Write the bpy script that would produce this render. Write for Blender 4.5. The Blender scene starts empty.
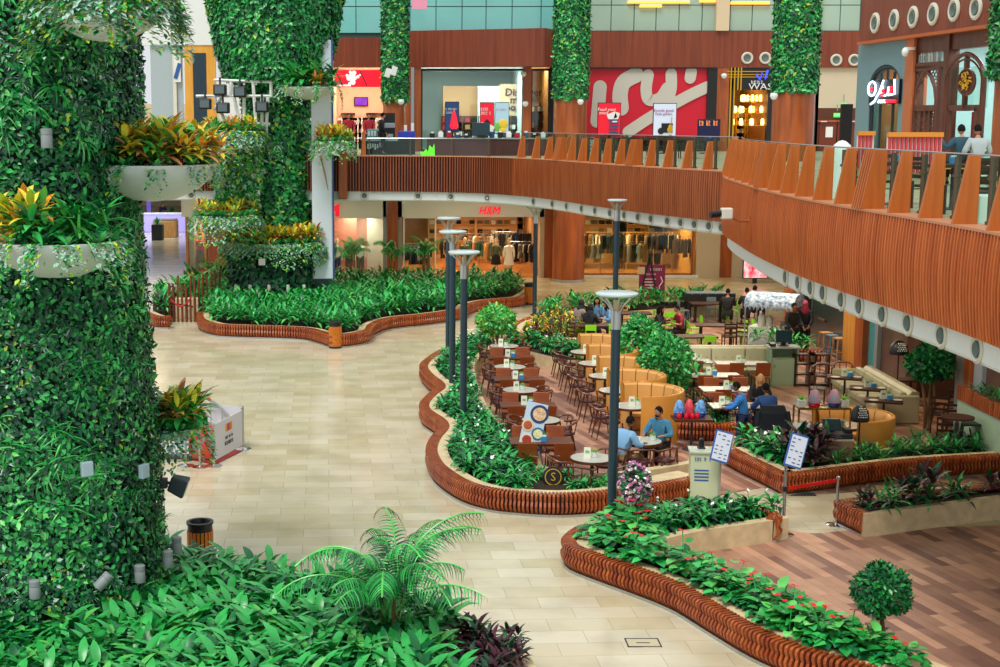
import bpy, bmesh, math, random
import numpy as np
from mathutils import Vector, Matrix
PI=math.pi
random.seed(7); RNG=np.random.default_rng(7)
SC=bpy.context.scene; COL=SC.collection
# ---------------------------------------------------------------- camera
F_PX=1400.0; EYE=7.6; PITCH=math.radians(8.67); U0=400.0
def ray(u,v):
    a=(u-U0)/F_PX; b=-(v-333.5)/F_PX
    return (a, math.cos(PITCH)+b*math.sin(PITCH), -math.sin(PITCH)+b*math.cos(PITCH))
def P(u,v,z=0.0):                 # sight line through a photo pixel met with the level z
    d=ray(u,v); t=(z-EYE)/d[2]
    return Vector((d[0]*t,d[1]*t,z))
def Q(u,v,y):                     # ... met with the upright plane at depth y
    d=ray(u,v); t=y/d[1]
    return Vector((d[0]*t,y,EYE+d[2]*t))
cam=bpy.data.cameras.new('camera'); co=bpy.data.objects.new('camera',cam); COL.objects.link(co)
co.location=(0,0,EYE); co.rotation_euler=(PI/2-PITCH,0,0)
cam.sensor_width=36; cam.lens=F_PX*36/1000; cam.shift_x=0.1; cam.clip_end=500
SC.camera=co
# ---------------------------------------------------------------- materials
def lin(c): return c/12.92 if c<=0.04045 else ((c+0.055)/1.055)**2.4
def rgb(h):
    h=h.lstrip('#'); return tuple(lin(int(h[i:i+2],16)/255) for i in (0,2,4))+(1,)
MATS={}
def mat(name,col,rough=0.5,metal=0.0,var=0.0,scale=8.0,emit=None,es=1.0,bump=0.0,spec=None,trans=0.0,col2=None,alpha=None):
    if name in MATS: return MATS[name]
    m=bpy.data.materials.new(name); m.use_nodes=True; nt=m.node_tree; b=nt.nodes['Principled BSDF']
    b.inputs['Base Color'].default_value=rgb(col); b.inputs['Roughness'].default_value=rough; b.inputs['Metallic'].default_value=metal
    if spec is not None: b.inputs['Specular IOR Level'].default_value=spec
    if trans: b.inputs['Transmission Weight'].default_value=trans
    if emit: b.inputs['Emission Color'].default_value=rgb(emit); b.inputs['Emission Strength'].default_value=es
    if alpha is not None: b.inputs['Alpha'].default_value=alpha
    if var or col2 or bump:
        tc=nt.nodes.new('ShaderNodeTexCoord'); n=nt.nodes.new('ShaderNodeTexNoise'); n.inputs['Scale'].default_value=scale; n.inputs['Detail'].default_value=3
        nt.links.new(tc.outputs['Object'],n.inputs['Vector'])
        if var or col2:
            r=nt.nodes.new('ShaderNodeValToRGB'); c=rgb(col); c2=rgb(col2) if col2 else None
            r.color_ramp.elements[0].position=.32; r.color_ramp.elements[1].position=.68
            if c2: r.color_ramp.elements[0].color=c; r.color_ramp.elements[1].color=c2
            else:
                r.color_ramp.elements[0].color=tuple(x*(1-var) for x in c[:3])+(1,); r.color_ramp.elements[1].color=tuple(min(1,x*(1+var)) for x in c[:3])+(1,)
            nt.links.new(n.outputs['Fac'],r.inputs['Fac']); nt.links.new(r.outputs['Color'],b.inputs['Base Color'])
        if bump:
            bp=nt.nodes.new('ShaderNodeBump'); bp.inputs['Strength'].default_value=bump; bp.inputs['Distance'].default_value=.02
            nt.links.new(n.outputs['Fac'],bp.inputs['Height']); nt.links.new(bp.outputs['Normal'],b.inputs['Normal'])
    MATS[name]=m; return m
def wood(name,c1,c2,rough=0.4,sx=1.0,sz=14.0,axis='Z'):
    """streaky timber, grain along one axis"""
    if name in MATS: return MATS[name]
    m=bpy.data.materials.new(name); m.use_nodes=True; nt=m.node_tree; b=nt.nodes['Principled BSDF']; b.inputs['Roughness'].default_value=rough
    tc=nt.nodes.new('ShaderNodeTexCoord'); mp=nt.nodes.new('ShaderNodeMapping'); n=nt.nodes.new('ShaderNodeTexNoise')
    s=[sz,sz,sz]; s['XYZ'.index(axis)]=sx; mp.inputs['Scale'].default_value=s; n.inputs['Scale'].default_value=1; n.inputs['Detail'].default_value=4
    r=nt.nodes.new('ShaderNodeValToRGB'); r.color_ramp.elements[0].color=rgb(c1); r.color_ramp.elements[1].color=rgb(c2)
    r.color_ramp.elements[0].position=.3; r.color_ramp.elements[1].position=.7
    for a,bb in ((tc.outputs['Object'],mp.inputs['Vector']),(mp.outputs['Vector'],n.inputs['Vector']),(n.outputs['Fac'],r.inputs['Fac']),(r.outputs['Color'],b.inputs['Base Color'])): nt.links.new(a,bb)
    MATS[name]=m; return m
def tiles(name,c1,c2,cm,w,h,mort,rot,rough,mixscale=0.35,c3=None,off=0.5,spec=0.5,bias=0.0):
    m=bpy.data.materials.new(name); m.use_nodes=True; nt=m.node_tree; b=nt.nodes['Principled BSDF']; b.inputs['Roughness'].default_value=rough
    b.inputs['Specular IOR Level'].default_value=spec
    tc=nt.nodes.new('ShaderNodeTexCoord'); mp=nt.nodes.new('ShaderNodeMapping'); mp.inputs['Rotation'].default_value=(0,0,rot)
    br=nt.nodes.new('ShaderNodeTexBrick'); br.offset=off; br.inputs['Color1'].default_value=rgb(c1); br.inputs['Color2'].default_value=rgb(c2); br.inputs['Mortar'].default_value=rgb(cm)
    br.inputs['Scale'].default_value=1; br.inputs['Brick Width'].default_value=w; br.inputs['Row Height'].default_value=h; br.inputs['Mortar Size'].default_value=mort; br.inputs['Mortar Smooth'].default_value=.2; br.inputs['Bias'].default_value=bias
    n=nt.nodes.new('ShaderNodeTexNoise'); n.inputs['Scale'].default_value=mixscale*10; n.inputs['Detail'].default_value=4
    mx=nt.nodes.new('ShaderNodeMix'); mx.data_type='RGBA'; mx.blend_type='MULTIPLY'; mx.inputs['Factor'].default_value=.5
    r=nt.nodes.new('ShaderNodeValToRGB'); r.color_ramp.elements[0].color=(.62,.6,.55,1); r.color_ramp.elements[1].color=(1,1,1,1); r.color_ramp.elements[0].position=.3; r.color_ramp.elements[1].position=.6
    L=nt.links.new
    L(tc.outputs['Object'],mp.inputs['Vector']); L(mp.outputs['Vector'],br.inputs['Vector']); L(tc.outputs['Object'],n.inputs['Vector']); L(n.outputs['Fac'],r.inputs['Fac'])
    L(br.outputs['Color'],mx.inputs['A']); L(r.outputs['Color'],mx.inputs['B']); L(mx.outputs['Result'],b.inputs['Base Color'])
    MATS[name]=m; return m
# ---------------------------------------------------------------- mesh builder
class MB:
    def __init__(s): s.v=[]; s.f=[]; s.m=[]
    def add(s,vs,fs,mi=0,M=None):
        o=len(s.v)
        s.v+= [tuple(M@Vector(p)) for p in vs] if M is not None else [tuple(p) for p in vs]
        s.f+= [tuple(i+o for i in f) for f in fs]; s.m+=[mi]*len(fs); return s
    def box(s,c,d,rz=0,mi=0,M=None,rx=0,ry=0):
        x,y,z=d[0]/2,d[1]/2,d[2]/2
        vs=[(a*x,b*y,e*z) for e in(-1,1) for b in(-1,1) for a in(-1,1)]
        T=Matrix.Translation(c)@Matrix.Rotation(rz,4,'Z')@Matrix.Rotation(ry,4,'Y')@Matrix.Rotation(rx,4,'X')
        if M is not None: T=M@T
        return s.add(vs,[(0,2,3,1),(4,5,7,6),(0,1,5,4),(2,6,7,3),(0,4,6,2),(1,3,7,5)],mi,T)
    def lathe(s,prof,n=16,c=(0,0,0),mi=0,M=None,a0=0,a1=2*PI,cap=True):
        full=abs(a1-a0-2*PI)<1e-6; k=n if full else n+1; vs=[]
        for r,z in prof:
            for i in range(k):
                a=a0+(a1-a0)*i/n; vs.append((c[0]+r*math.cos(a),c[1]+r*math.sin(a),c[2]+z))
        fs=[]
        for j in range(len(prof)-1):
            for i in range(n):
                i2=(i+1)%k; fs.append((j*k+i,j*k+i2,(j+1)*k+i2,(j+1)*k+i))
        if cap and full:
            if prof[0][0]>1e-5: fs.append(tuple(range(k-1,-1,-1)))
            if prof[-1][0]>1e-5: fs.append(tuple((len(prof)-1)*k+i for i in range(k)))
        return s.add(vs,fs,mi,M)
    def cyl(s,c,r,h,n=14,mi=0,r2=None,M=None): return s.lathe([(r,0),(r if r2 is None else r2,h)],n,c,mi,M)
    def tube(s,pts,r,n=8,mi=0,closed=False,M=None,flat=1.0):
        pts=[Vector(p) for p in pts]; N=len(pts); rs=r if isinstance(r,(list,tuple)) else [r]*N; vs=[]; up=None
        for i,p in enumerate(pts):
            if closed: t=pts[(i+1)%N]-pts[i-1]
            else: t=pts[min(i+1,N-1)]-pts[max(i-1,0)]
            t=t.normalized() if t.length>1e-9 else Vector((0,0,1))
            if up is None: up=Vector((0,0,1)) if abs(t.z)<.95 else Vector((1,0,0))
            a=t.cross(up); a=a.normalized() if a.length>1e-6 else t.orthogonal().normalized(); b=a.cross(t).normalized(); up=b
            for k in range(n):
                q=2*PI*k/n; vs.append(p+a*math.cos(q)*rs[i]+b*math.sin(q)*rs[i]*flat)
        fs=[]
        for i in range(N if closed else N-1):
            j=(i+1)%N
            for k in range(n): fs.append((i*n+k,i*n+(k+1)%n,j*n+(k+1)%n,j*n+k))
        if not closed: fs+= [tuple(range(n-1,-1,-1)),tuple((N-1)*n+k for k in range(n))]
        return s.add(vs,fs,mi,M)
    def prism(s,poly,z0,z1,mi=0,M=None):
        n=len(poly); ar=sum(poly[i][0]*poly[(i+1)%n][1]-poly[(i+1)%n][0]*poly[i][1] for i in range(n))
        if ar<0: poly=list(poly)[::-1]
        vs=[(x,y,z0) for x,y in poly]+[(x,y,z1) for x,y in poly]
        fs=[tuple(range(n-1,-1,-1)),tuple(range(n,2*n))]+[(i,(i+1)%n,n+(i+1)%n,n+i) for i in range(n)]
        return s.add(vs,fs,mi,M)
    def ball(s,c,r,n=12,m=8,mi=0,sq=(1,1,1),M=None):
        vs=[];fs=[]
        for j in range(m+1):
            t=PI*j/m
            for i in range(n):
                a=2*PI*i/n; vs.append((c[0]+r*sq[0]*math.sin(t)*math.cos(a),c[1]+r*sq[1]*math.sin(t)*math.sin(a),c[2]-r*sq[2]*math.cos(t)))
        for j in range(m):
            for i in range(n): fs.append((j*n+i,j*n+(i+1)%n,(j+1)*n+(i+1)%n,(j+1)*n+i))
        return s.add(vs,fs,mi,M)
    def build(s,name,mats,parent=None,smooth=False,bevel=0,loc=None,rz=0):
        me=bpy.data.meshes.new(name); me.from_pydata(s.v,[],s.f)
        for m in (mats if isinstance(mats,(list,tuple)) else [mats]): me.materials.append(m)
        if any(s.m): me.polygons.foreach_set('material_index',s.m)
        if smooth: me.polygons.foreach_set('use_smooth',[True]*len(s.f)); me.set_sharp_from_angle(angle=math.radians(40))
        me.update()
        o=bpy.data.objects.new(name,me); COL.objects.link(o)
        if parent is not None: o.parent=parent
        if loc is not None: o.location=loc
        o.rotation_euler.z=rz
        if bevel:
            b=o.modifiers.new('bevel','BEVEL'); b.width=bevel; b.segments=2; b.limit_method='ANGLE'
        return o
def tag(o,label=None,cat=None,group=None,kind=None):
    if label: o['label']=label
    if cat: o['category']=cat
    if group: o['group']=group
    if kind: o['kind']=kind
    return o
def thing(name,label,cat,loc=(0,0,0),rz=0,group=None):
    o=bpy.data.objects.new(name,None); COL.objects.link(o); o.empty_display_size=.2
    o.location=loc; o.rotation_euler.z=rz; return tag(o,label,cat,group)
def struct(o): o['kind']='structure'; return o
KIDS={}
def kids(o): return [c for c in o.children]
def dup(root,loc,rz=0,label=None,group=None,scale=None):
    r=root.copy(); COL.objects.link(r); r.location=loc; r.rotation_euler.z=rz
    if label: r['label']=label
    if group: r['group']=group
    if scale: r.scale=(scale,)*3 if not isinstance(scale,tuple) else scale
    for ch in kids(root):
        c=ch.copy(); COL.objects.link(c); c.parent=r
        for g in kids(ch):
            d=g.copy(); COL.objects.link(d); d.parent=c
    return r
class Proto:
    """first use moves the thing itself, later uses copy it with its parts"""
    def __init__(s,o): s.o=o; s.used=False
    def put(s,loc,rz=0,label=None,group=None,scale=None):
        if s.used: return dup(s.o,loc,rz,label,group,scale)
        s.used=True; o=s.o; o.location=loc; o.rotation_euler.z=rz
        if label: o['label']=label
        if group: o['group']=group
        if scale: o.scale=(scale,)*3 if not isinstance(scale,tuple) else scale
        return o
def text(body,size,mt,parent,loc,rot=(PI/2,0,0),name='lettering',ext=.01,shear=0,align='CENTER',sx=1.0,bold=0.0):
    c=bpy.data.curves.new(name,'FONT'); c.body=body; c.size=size; c.extrude=ext; c.shear=shear; c.align_x=align; c.align_y='CENTER'; c.offset=bold
    c.resolution_u=2
    o=bpy.data.objects.new(name,c); COL.objects.link(o); c.materials.append(mt)
    bpy.context.view_layer.update(); me=bpy.data.meshes.new_from_object(o.evaluated_get(bpy.context.evaluated_depsgraph_get())); bpy.data.objects.remove(o); bpy.data.curves.remove(c)
    if not me.materials: me.materials.append(mt)
    o=bpy.data.objects.new(name,me); COL.objects.link(o)
    o.parent=parent; o.location=loc; o.rotation_euler=rot; o.scale=(sx,1,1); return o
def marks(n,w,h,mt,parent,loc,rot=(PI/2,0,0),seed=1,name='lettering',M=None):
    """a line of small unreadable letter strokes, w wide and h high"""
    r=random.Random(seed); mb=MB(); st=w/n; T=(Matrix.Translation(loc)@Matrix.Rotation(rot[2],4,'Z')@Matrix.Rotation(rot[1],4,'Y')@Matrix.Rotation(rot[0],4,'X')) if M is None else M
    for i in range(n):
        if r.random()<.14 and 0<i<n-1: continue
        x=-w/2+(i+.5)*st; k=r.choice((0,1,2,3)); t=st*.2
        if k!=3: mb.box((x-st*.25,0,0),(t,h,.008),M=T)
        if k in(0,2): mb.box((x+st*.18,-h*.1,0),(t,h*.8,.008),M=T)
        if k in(0,1,3): mb.box((x,h*.22,0),(st*.6,t,.008),M=T)
        if k in(1,3): mb.box((x,-h*.4,0),(st*.6,t,.008),M=T)
        if k==3: mb.box((x,0,0),(t,h*.9,.008),M=T)
    return mb.build(name,mt,parent)
# ---------------------------------------------------------------- paths
def smooth_path(pts,step=.25,closed=False):
    """Catmull-Rom through 2-D points, resampled evenly"""
    p=[Vector((q[0],q[1])) for q in pts]; n=len(p); out=[]
    rng=range(n if closed else n-1)
    for i in rng:
        if closed: a,b,c,d=p[i-1],p[i],p[(i+1)%n],p[(i+2)%n]
        else: a,b,c,d=p[max(i-1,0)],p[i],p[i+1],p[min(i+2,n-1)]
        for k in range(12):
            t=k/12; out.append(.5*((2*b)+(c-a)*t+(2*a-5*b+4*c-d)*t*t+(3*b-a-3*c+d)*t**3))
    out.append(p[0] if closed else p[-1])
    L=[0]
    for i in range(1,len(out)): L.append(L[-1]+(out[i]-out[i-1]).length)
    m=max(2,int(L[-1]/step)); res=[]; j=0
    for k in range(m+1):
        s=L[-1]*k/m
        while j<len(L)-2 and L[j+1]<s: j+=1
        f=(s-L[j])/max(1e-9,L[j+1]-L[j]); res.append(out[j].lerp(out[j+1],min(1,max(0,f))))
    return res
def normals(path):
    """right-hand side normal of every path point"""
    r=[]
    for i in range(len(path)):
        t=(path[min(i+1,len(path)-1)]-path[max(i-1,0)]).normalized(); r.append(Vector((t.y,-t.x)))
    return r
def offset(path,d): return [p+n*d for p,n in zip(path,normals(path))]
def strip(mb,path,prof,mi=0,closed_prof=False,caps=True):
    """sweep a profile [(outward,z)] along a path"""
    ns=normals(path); k=len(prof); vs=[]
    for p,n in zip(path,ns):
        for d,z in prof: vs.append((p.x+n.x*d,p.y+n.y*d,z))
    fs=[]; kk=k if closed_prof else k-1
    for i in range(len(path)-1):
        for j in range(kk): fs.append((i*k+j,i*k+(j+1)%k,(i+1)*k+(j+1)%k,(i+1)*k+j))
    if closed_prof and caps: fs+= [tuple(range(k-1,-1,-1)),tuple((len(path)-1)*k+j for j in range(k))]
    mb.add(vs,fs,mi)
def inside(poly,x,y):
    c=False; n=len(poly); j=n-1
    for i in range(n):
        xi,yi=poly[i][0],poly[i][1]; xj,yj=poly[j][0],poly[j][1]
        if (yi>y)!=(yj>y) and x<(xj-xi)*(y-yi)/(yj-yi)+xi: c=not c
        j=i
    return c
def edge_dist(poly,x,y):
    best=1e9; p=Vector((x,y)); n=len(poly)
    for i in range(n):
        a=Vector(poly[i][:2]); b=Vector(poly[(i+1)%n][:2]); d=b-a; t=max(0,min(1,(p-a).dot(d)/max(1e-9,d.length_squared))); best=min(best,(p-a-d*t).length)
    return best
def fill(poly,gap,margin,jit=.35,seed=1):
    r=random.Random(seed); xs=[p[0] for p in poly]; ys=[p[1] for p in poly]; out=[]; y=min(ys); row=0
    while y<max(ys):
        x=min(xs)+(gap/2 if row%2 else 0)
        while x<max(xs):
            a=x+r.uniform(-jit,jit)*gap; b=y+r.uniform(-jit,jit)*gap
            if inside(poly,a,b) and edge_dist(poly,a,b)>margin: out.append((a,b))
            x+=gap
        y+=gap*.87; row+=1
    return out
# ---------------------------------------------------------------- leaves (numpy)
def leaf(L,W,seg=4,curl=.8,fold=.25,shape='lance',base=.0):
    """one leaf along +Y, upper side +Z, drooping by curl; returns verts, quads"""
    vs=[];y=z=0.0
    for i in range(seg+1):
        t=i/seg
        if shape=='lance': w=math.sin(PI*min(1,.06+t*.94))**.75*(1-.25*t)
        elif shape=='blade': w=(1-t)**.6*.9+.02
        elif shape=='heart': w=(math.sin(PI*min(1,.16+.84*t))**.6)*(1-.35*t)
        else: w=math.sin(PI*min(1,.1+.9*t))**.55
        if i==seg: w=.03
        w*=W/2; lift=fold*w
        vs+= [(-w,y,z+lift),(0,y,z),(w,y,z+lift)]
        a=-curl*(t+.5/seg); y+=math.cos(a)*L/seg; z+=math.sin(a)*L/seg
    fs=[]
    for i in range(seg):
        o=i*3; fs+= [(o,o+1,o+4,o+3),(o+1,o+2,o+5,o+4)]
    return np.array(vs,dtype=np.float32),np.array(fs,dtype=np.int32)
def np_mesh(name,V,Fq,mi,mats,parent=None,smooth=True):
    me=bpy.data.meshes.new(name); nv=len(V); nf=len(Fq)
    me.vertices.add(nv); me.vertices.foreach_set('co',np.ascontiguousarray(V,dtype=np.float32).ravel())
    me.loops.add(nf*4); me.loops.foreach_set('vertex_index',np.ascontiguousarray(Fq,dtype=np.int32).ravel())
    me.polygons.add(nf); me.polygons.foreach_set('loop_start',np.arange(nf,dtype=np.int32)*4)
    for m in mats: me.materials.append(m)
    me.polygons.foreach_set('material_index',np.ascontiguousarray(mi,dtype=np.int32))
    if smooth: me.polygons.foreach_set('use_smooth',np.ones(nf,dtype=bool))
    me.update(calc_edges=True); me.validate()
    o=bpy.data.objects.new(name,me); COL.objects.link(o)
    if parent is not None: o.parent=parent
    return o
class Leaves:
    """collects leaves placed by origin, direction and upper side"""
    def __init__(s): s.V=[];s.F=[];s.M=[];s.n=0
    def put(s,tpl,pos,dirs,ups,scale,mi):
        tv,tf=tpl; pos=np.asarray(pos,dtype=np.float64).reshape(-1,3); N=len(pos)
        if N==0: return
        d=np.asarray(dirs,dtype=np.float64).reshape(-1,3); d=d/np.linalg.norm(d,axis=1,keepdims=True).clip(1e-9)
        u=np.asarray(ups,dtype=np.float64).reshape(-1,3)
        x=np.cross(d,u); ln=np.linalg.norm(x,axis=1,keepdims=True); bad=(ln<1e-4).ravel()
        if bad.any(): x[bad]=np.cross(d[bad],np.array([.3,.8,.5])); ln=np.linalg.norm(x,axis=1,keepdims=True)
        x=x/ln; z=np.cross(x,d); sc=np.broadcast_to(np.asarray(scale,dtype=np.float64),(N,))[:,None,None]
        v=(tv[None,:,0:1]*x[:,None,:]+tv[None,:,1:2]*d[:,None,:]+tv[None,:,2:3]*z[:,None,:])*sc+pos[:,None,:]
        k=len(tv); f=tf[None,:,:]+(np.arange(N)*k)[:,None,None]+s.n
        s.V.append(v.reshape(-1,3)); s.F.append(f.reshape(-1,4)); m=np.broadcast_to(np.asarray(mi),(N,)); s.M.append(np.repeat(m,len(tf))); s.n+=N*k
    def build(s,name,mats,parent=None):
        return np_mesh(name,np.concatenate(s.V),np.concatenate(s.F),np.concatenate(s.M),mats,parent)
def rosette(Lv,n,L,tpl,rnd,el0=80,el1=10,mi=(0,),stem=0.0,c=(0,0,0),ls=(.75,1.1),spread=.03):
    pos=[];d=[];u=[];sc=[];m=[]
    for i in range(n):
        a=i*2.39996+rnd.uniform(-.3,.3); t=(i+.5)/n; el=math.radians(el0+(el1-el0)*t+rnd.uniform(-10,10))
        dx=Vector((math.cos(a)*math.cos(el),math.sin(a)*math.cos(el),math.sin(el)))
        up=Vector((-math.cos(a)*math.sin(el),-math.sin(a)*math.sin(el),math.cos(el)))
        pos.append((c[0]+math.cos(a)*spread,c[1]+math.sin(a)*spread,c[2]+stem*(1-t))); d.append(dx); u.append(up); sc.append(L*rnd.uniform(*ls)); m.append(rnd.choice(mi))
    Lv.put(tpl,pos,d,u,sc,m)
# ================================================================ MATERIAL SET
def glassmat(name,tint,fac=.1,rough=.05):
    m=bpy.data.materials.new(name); m.use_nodes=True; nt=m.node_tree; nt.nodes.remove(nt.nodes['Principled BSDF'])
    t=nt.nodes.new('ShaderNodeBsdfTransparent'); t.inputs['Color'].default_value=rgb(tint); g=nt.nodes.new('ShaderNodeBsdfGlossy'); g.inputs['Roughness'].default_value=rough
    mx=nt.nodes.new('ShaderNodeMixShader'); mx.inputs['Fac'].default_value=fac
    nt.links.new(t.outputs[0],mx.inputs[1]); nt.links.new(g.outputs[0],mx.inputs[2]); nt.links.new(mx.outputs[0],nt.nodes['Material Output'].inputs['Surface'])
    MATS[name]=m; return m
GLASS=glassmat('clear_glass','#E9F5F1',.06); GLASSG=glassmat('green_glass','#E2F4EE',.03)
TEAL=mat('teal_glazing','#7CC4C0',.12,var=.10,scale=.25,spec=.7)
BANDW=wood('band_wood','#6E2E18','#8C4124',.45,.35,9,'Z')
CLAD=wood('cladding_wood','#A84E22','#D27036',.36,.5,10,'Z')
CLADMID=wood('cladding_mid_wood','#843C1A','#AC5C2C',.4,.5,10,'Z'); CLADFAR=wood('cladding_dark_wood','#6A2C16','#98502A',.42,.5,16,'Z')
CLADBACK=mat('cladding_shadow_gap','#2C1208',.7)  # backing coloured dark to deepen the shade between the boards
FINW=wood('fin_wood','#A4521C','#C46C2A',.35,.6,7,'Z')
BROWNCOL=wood('column_wood','#8A4420','#B4602C',.3,.5,5,'Z')
BENCHW=wood('bench_lacquer','#7A2C14','#B8602C',.3,1.2,9,'Z')
WHITE=mat('white_paint','#E4E9E6',.5); OFFW=mat('off_white','#D9D6C8',.6); CREAM=mat('cream_plaster','#CDBfA4',.7)
STONE=mat('kerb_stone','#D8C49A',.55,var=.12,scale=5,bump=.1)
SOIL=mat('soil','#2A1D12',.95,var=.3,scale=20)
STEEL=mat('brushed_steel','#B9BDBE',.28,.9); DARKST=mat('dark_steel','#2E3A42',.4,.3); CHROME=mat('chrome','#D6DADC',.1,1)
BLACK=mat('black_plastic','#15171A',.4); DGREY=mat('dark_grey','#34393E',.5); GREY=mat('mid_grey','#8C9496',.5)
RED=mat('signal_red','#E3122A',.4,emit='#E3122A',es=.8); REDP=mat('red_panel','#C80F2C',.45)
EMW=mat('lamp_white','#FFFFFF',.5,emit='#FFF3DC',es=6); EMWARM=mat('lamp_warm','#FFD28A',.5,emit='#FFC46A',es=6)
PINKW=mat('pink_wall','#D9A08E',.7); WARMW=mat('warm_wall','#E3B98C',.7); SHOPF=mat('shop_floor','#B4743C',.3,var=.15,scale=.8)
BRASS=mat('brass','#C9A040',.25,1); GOLD=mat('gold','#D9A92C',.3,.6)
SKIN=mat('skin','#B98263',.5); SKIND=mat('skin_dark','#8A5A3E',.5); HAIRB=mat('hair_black','#14100E',.85,spec=.2); HAIRY=mat('hair_blond','#C99A4E',.45)
MANNQ=mat('mannequin','#E6C7A4',.4)
TAN=mat('tan_leather','#D08F3A',.38,var=.06,scale=2); TANI=mat('tan_leather_inside','#DDA45C',.4,var=.05,scale=2)
CREAML=mat('cream_leather','#B9B592',.4,var=.05,scale=2)
CHAIRL=wood('chair_leather','#7E3A18','#9A4C22',.35,2,5,'X')
WALNUT=wood('walnut','#4A2414','#6E3A20',.35,2,14,'X'); SEATD=mat('dark_seat_leather','#4A1E22',.35)
TTOP=mat('pale_table_top','#BDC0B4',.25,var=.05,scale=3); TDARK=wood('dark_table_top','#34190F','#50291A',.55,2,9,'X')
LIME=mat('lime_green','#84DC1E',.35); LIGHTW=wood('light_wood','#C08A4C','#DBA868',.45,2,12,'Z')
GREENP=[mat('leaf_a','#23983F',.32,var=.35,scale=2.5),mat('leaf_b','#3CB458',.3,var=.3,scale=2.5),mat('leaf_c','#0F6C38',.36,var=.35,scale=2.5),mat('leaf_d','#66CC62',.32,var=.25,scale=2.5),mat('leaf_e','#0A4A2E',.5,var=.3,scale=2.5),
        mat('leaf_yellow','#A8C83C',.45,var=.25,scale=3),mat('leaf_silver','#A9CDB9',.5,var=.2,scale=3)]
CROT=[mat('croton_orange','#F49C2C',.4,var=.25,scale=4),mat('croton_yellow','#FCE04A',.4,var=.2,scale=4),mat('croton_red','#C4282A',.4,var=.3,scale=4),mat('croton_pink','#EE9A70',.4,var=.2,scale=4),mat('purple_leaf','#4A2030',.45,var=.35,scale=4)]
WFLOWER=mat('white_petal','#F2F4EC',.5); RFLOWER=mat('red_petal','#E0262E',.4); PFLOWER=mat('mauve_petal','#C77BB4',.5,var=.2,scale=10)
BARK=wood('bark','#5A4028','#8A6A44',.8,3,12,'Z')
# ================================================================ GROUND
st=tiles('floor_tiles','#DDD4BA','#CCC09C','#B6AB8E',.95,.5,.006,math.radians(-3),.17,.1,spec=.5)
mb=MB(); mb.add([(-70,4,0),(70,4,0),(70,150,0),(-70,150,0)],[(0,1,2,3)]); fl=struct(mb.build('floor',st))
dk=tiles('deck_planks','#D2A083','#765048','#6A4A3E',1.25,.19,.003,math.radians(75),.42,.25,off=.37,spec=.35)
deck1=[P(*q) for q in ((480,343),(478,366),(476,386),(487,420),(504,445),(530,478),(584,494),(640,489),(692,490),(715,496),(762,488),(790,496))]
deck1=[(p.x,p.y) for p in deck1]+[(16,29.6),(16,54),(5.6,54),(4.6,52)]
mb=MB(); mb.prism(deck1,-.05,.012); struct(mb.build('floor',dk))
a=P(646,553); b=P(790,531); c=P(814,534); d=P(858,530)
deck2=[(a.x,a.y),(a.x+.1,a.y+.25),(b.x,b.y),(c.x,c.y),(d.x,d.y),(18,d.y+.9),(18,12),(5.2,12),(5.6,18.2),(4.6,21.5),(4.2,23.3)]
mb=MB(); mb.prism(deck2,-.05,.012); struct(mb.build('floor',dk))
# ================================================================ BALCONY (upper walkway)
ZT,ZB,ZW,ZF=6.2,4.78,4.4,6.1
front=[(-34,56.6),(-12,56.5),(-4,56.4),(1,55.8),(3,54.8),(4.4,53),(5.4,50.6),(6.4,46.8),(7.4,43.4),(8.3,41),(9.05,39.2)]
near=[(9.05,39.2),(8.6,37.2),(8.1,35),(7.75,32),(7.45,28.8),(7.32,25.7),(7.36,23),(7.5,20),(7.5,17.2),(7.2,14),(6.9,10.8),(6.7,7.5)]
FP=smooth_path(front,.12); NP=smooth_path(near,.12)
allp=FP+NP[1:]
slab=[(p.x,p.y) for p in offset(smooth_path(front,.6),-.12)]+[(p.x,p.y) for p in offset(smooth_path(near,.6),-.12)][1:]+[(34,7.5),(34,128),(-34,128)]
upf=tiles('floor_upper_tiles','#D9CDB0','#CFC1A2','#A89C80',.9,.9,.006,0,.25,.1)
mb=MB(); mb.prism(slab,ZW+.05,ZF,0); balc=struct(mb.build('floor',[WHITE]))
mb=MB(); mb.prism([(x,y) for x,y in slab],ZF,ZF+.01,0); struct(mb.build('floor',[upf]))
def cladding(name,path,pitch,wd,m,bulge):
    """thin upright boards set side by side along the parapet"""
    P2=smooth_path([(p.x,p.y) for p in path],pitch); ns=normals(P2); mb=MB()
    zs=[ZT-(ZT-ZB)*k/6 for k in range(7)]; out=[bulge*(math.sin(PI*k/6)-.5*k/6) for k in range(7)]
    for p,n in zip(P2,ns):
        t=Vector((-n.y,n.x)); vs=[]
        for z,o in zip(zs,out):
            for a,dd in ((-wd/2,-.045),(-wd/2,.045),(wd/2,.045),(wd/2,-.045)):
                q=p+t*a+n*(dd+o); vs.append((q.x,q.y,z))
        fs=[(3,2,1,0),(24,25,26,27)]
        for j in range(6):
            for k in range(3): fs.append((j*4+k,j*4+k+1,j*4+k+5,j*4+k+4))
        mb.add(vs,fs)
    return struct(mb.build(name,m))
iL=next(i for i,p in enumerate(FP) if p.x>4.25)
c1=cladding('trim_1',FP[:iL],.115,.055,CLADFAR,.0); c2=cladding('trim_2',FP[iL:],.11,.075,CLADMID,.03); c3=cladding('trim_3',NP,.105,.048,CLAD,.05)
mb=MB()
strip(mb,smooth_path(front,.4),[(-.06,ZT),(-.05,ZB)],0); strip(mb,smooth_path(near,.4),[(-.05,ZT),(-.03,ZT-.5),(-.03,ZT-1),(-.09,ZB)],0); struct(mb.build('trim_4',[CLADBACK],smooth=True))
mb=MB()
for pth in (front,near): strip(mb,smooth_path(pth,.4),[(-.16,ZB+.02),(-.13,ZW+.1),(-.16,ZW),(-.6,ZW)],0)
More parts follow.
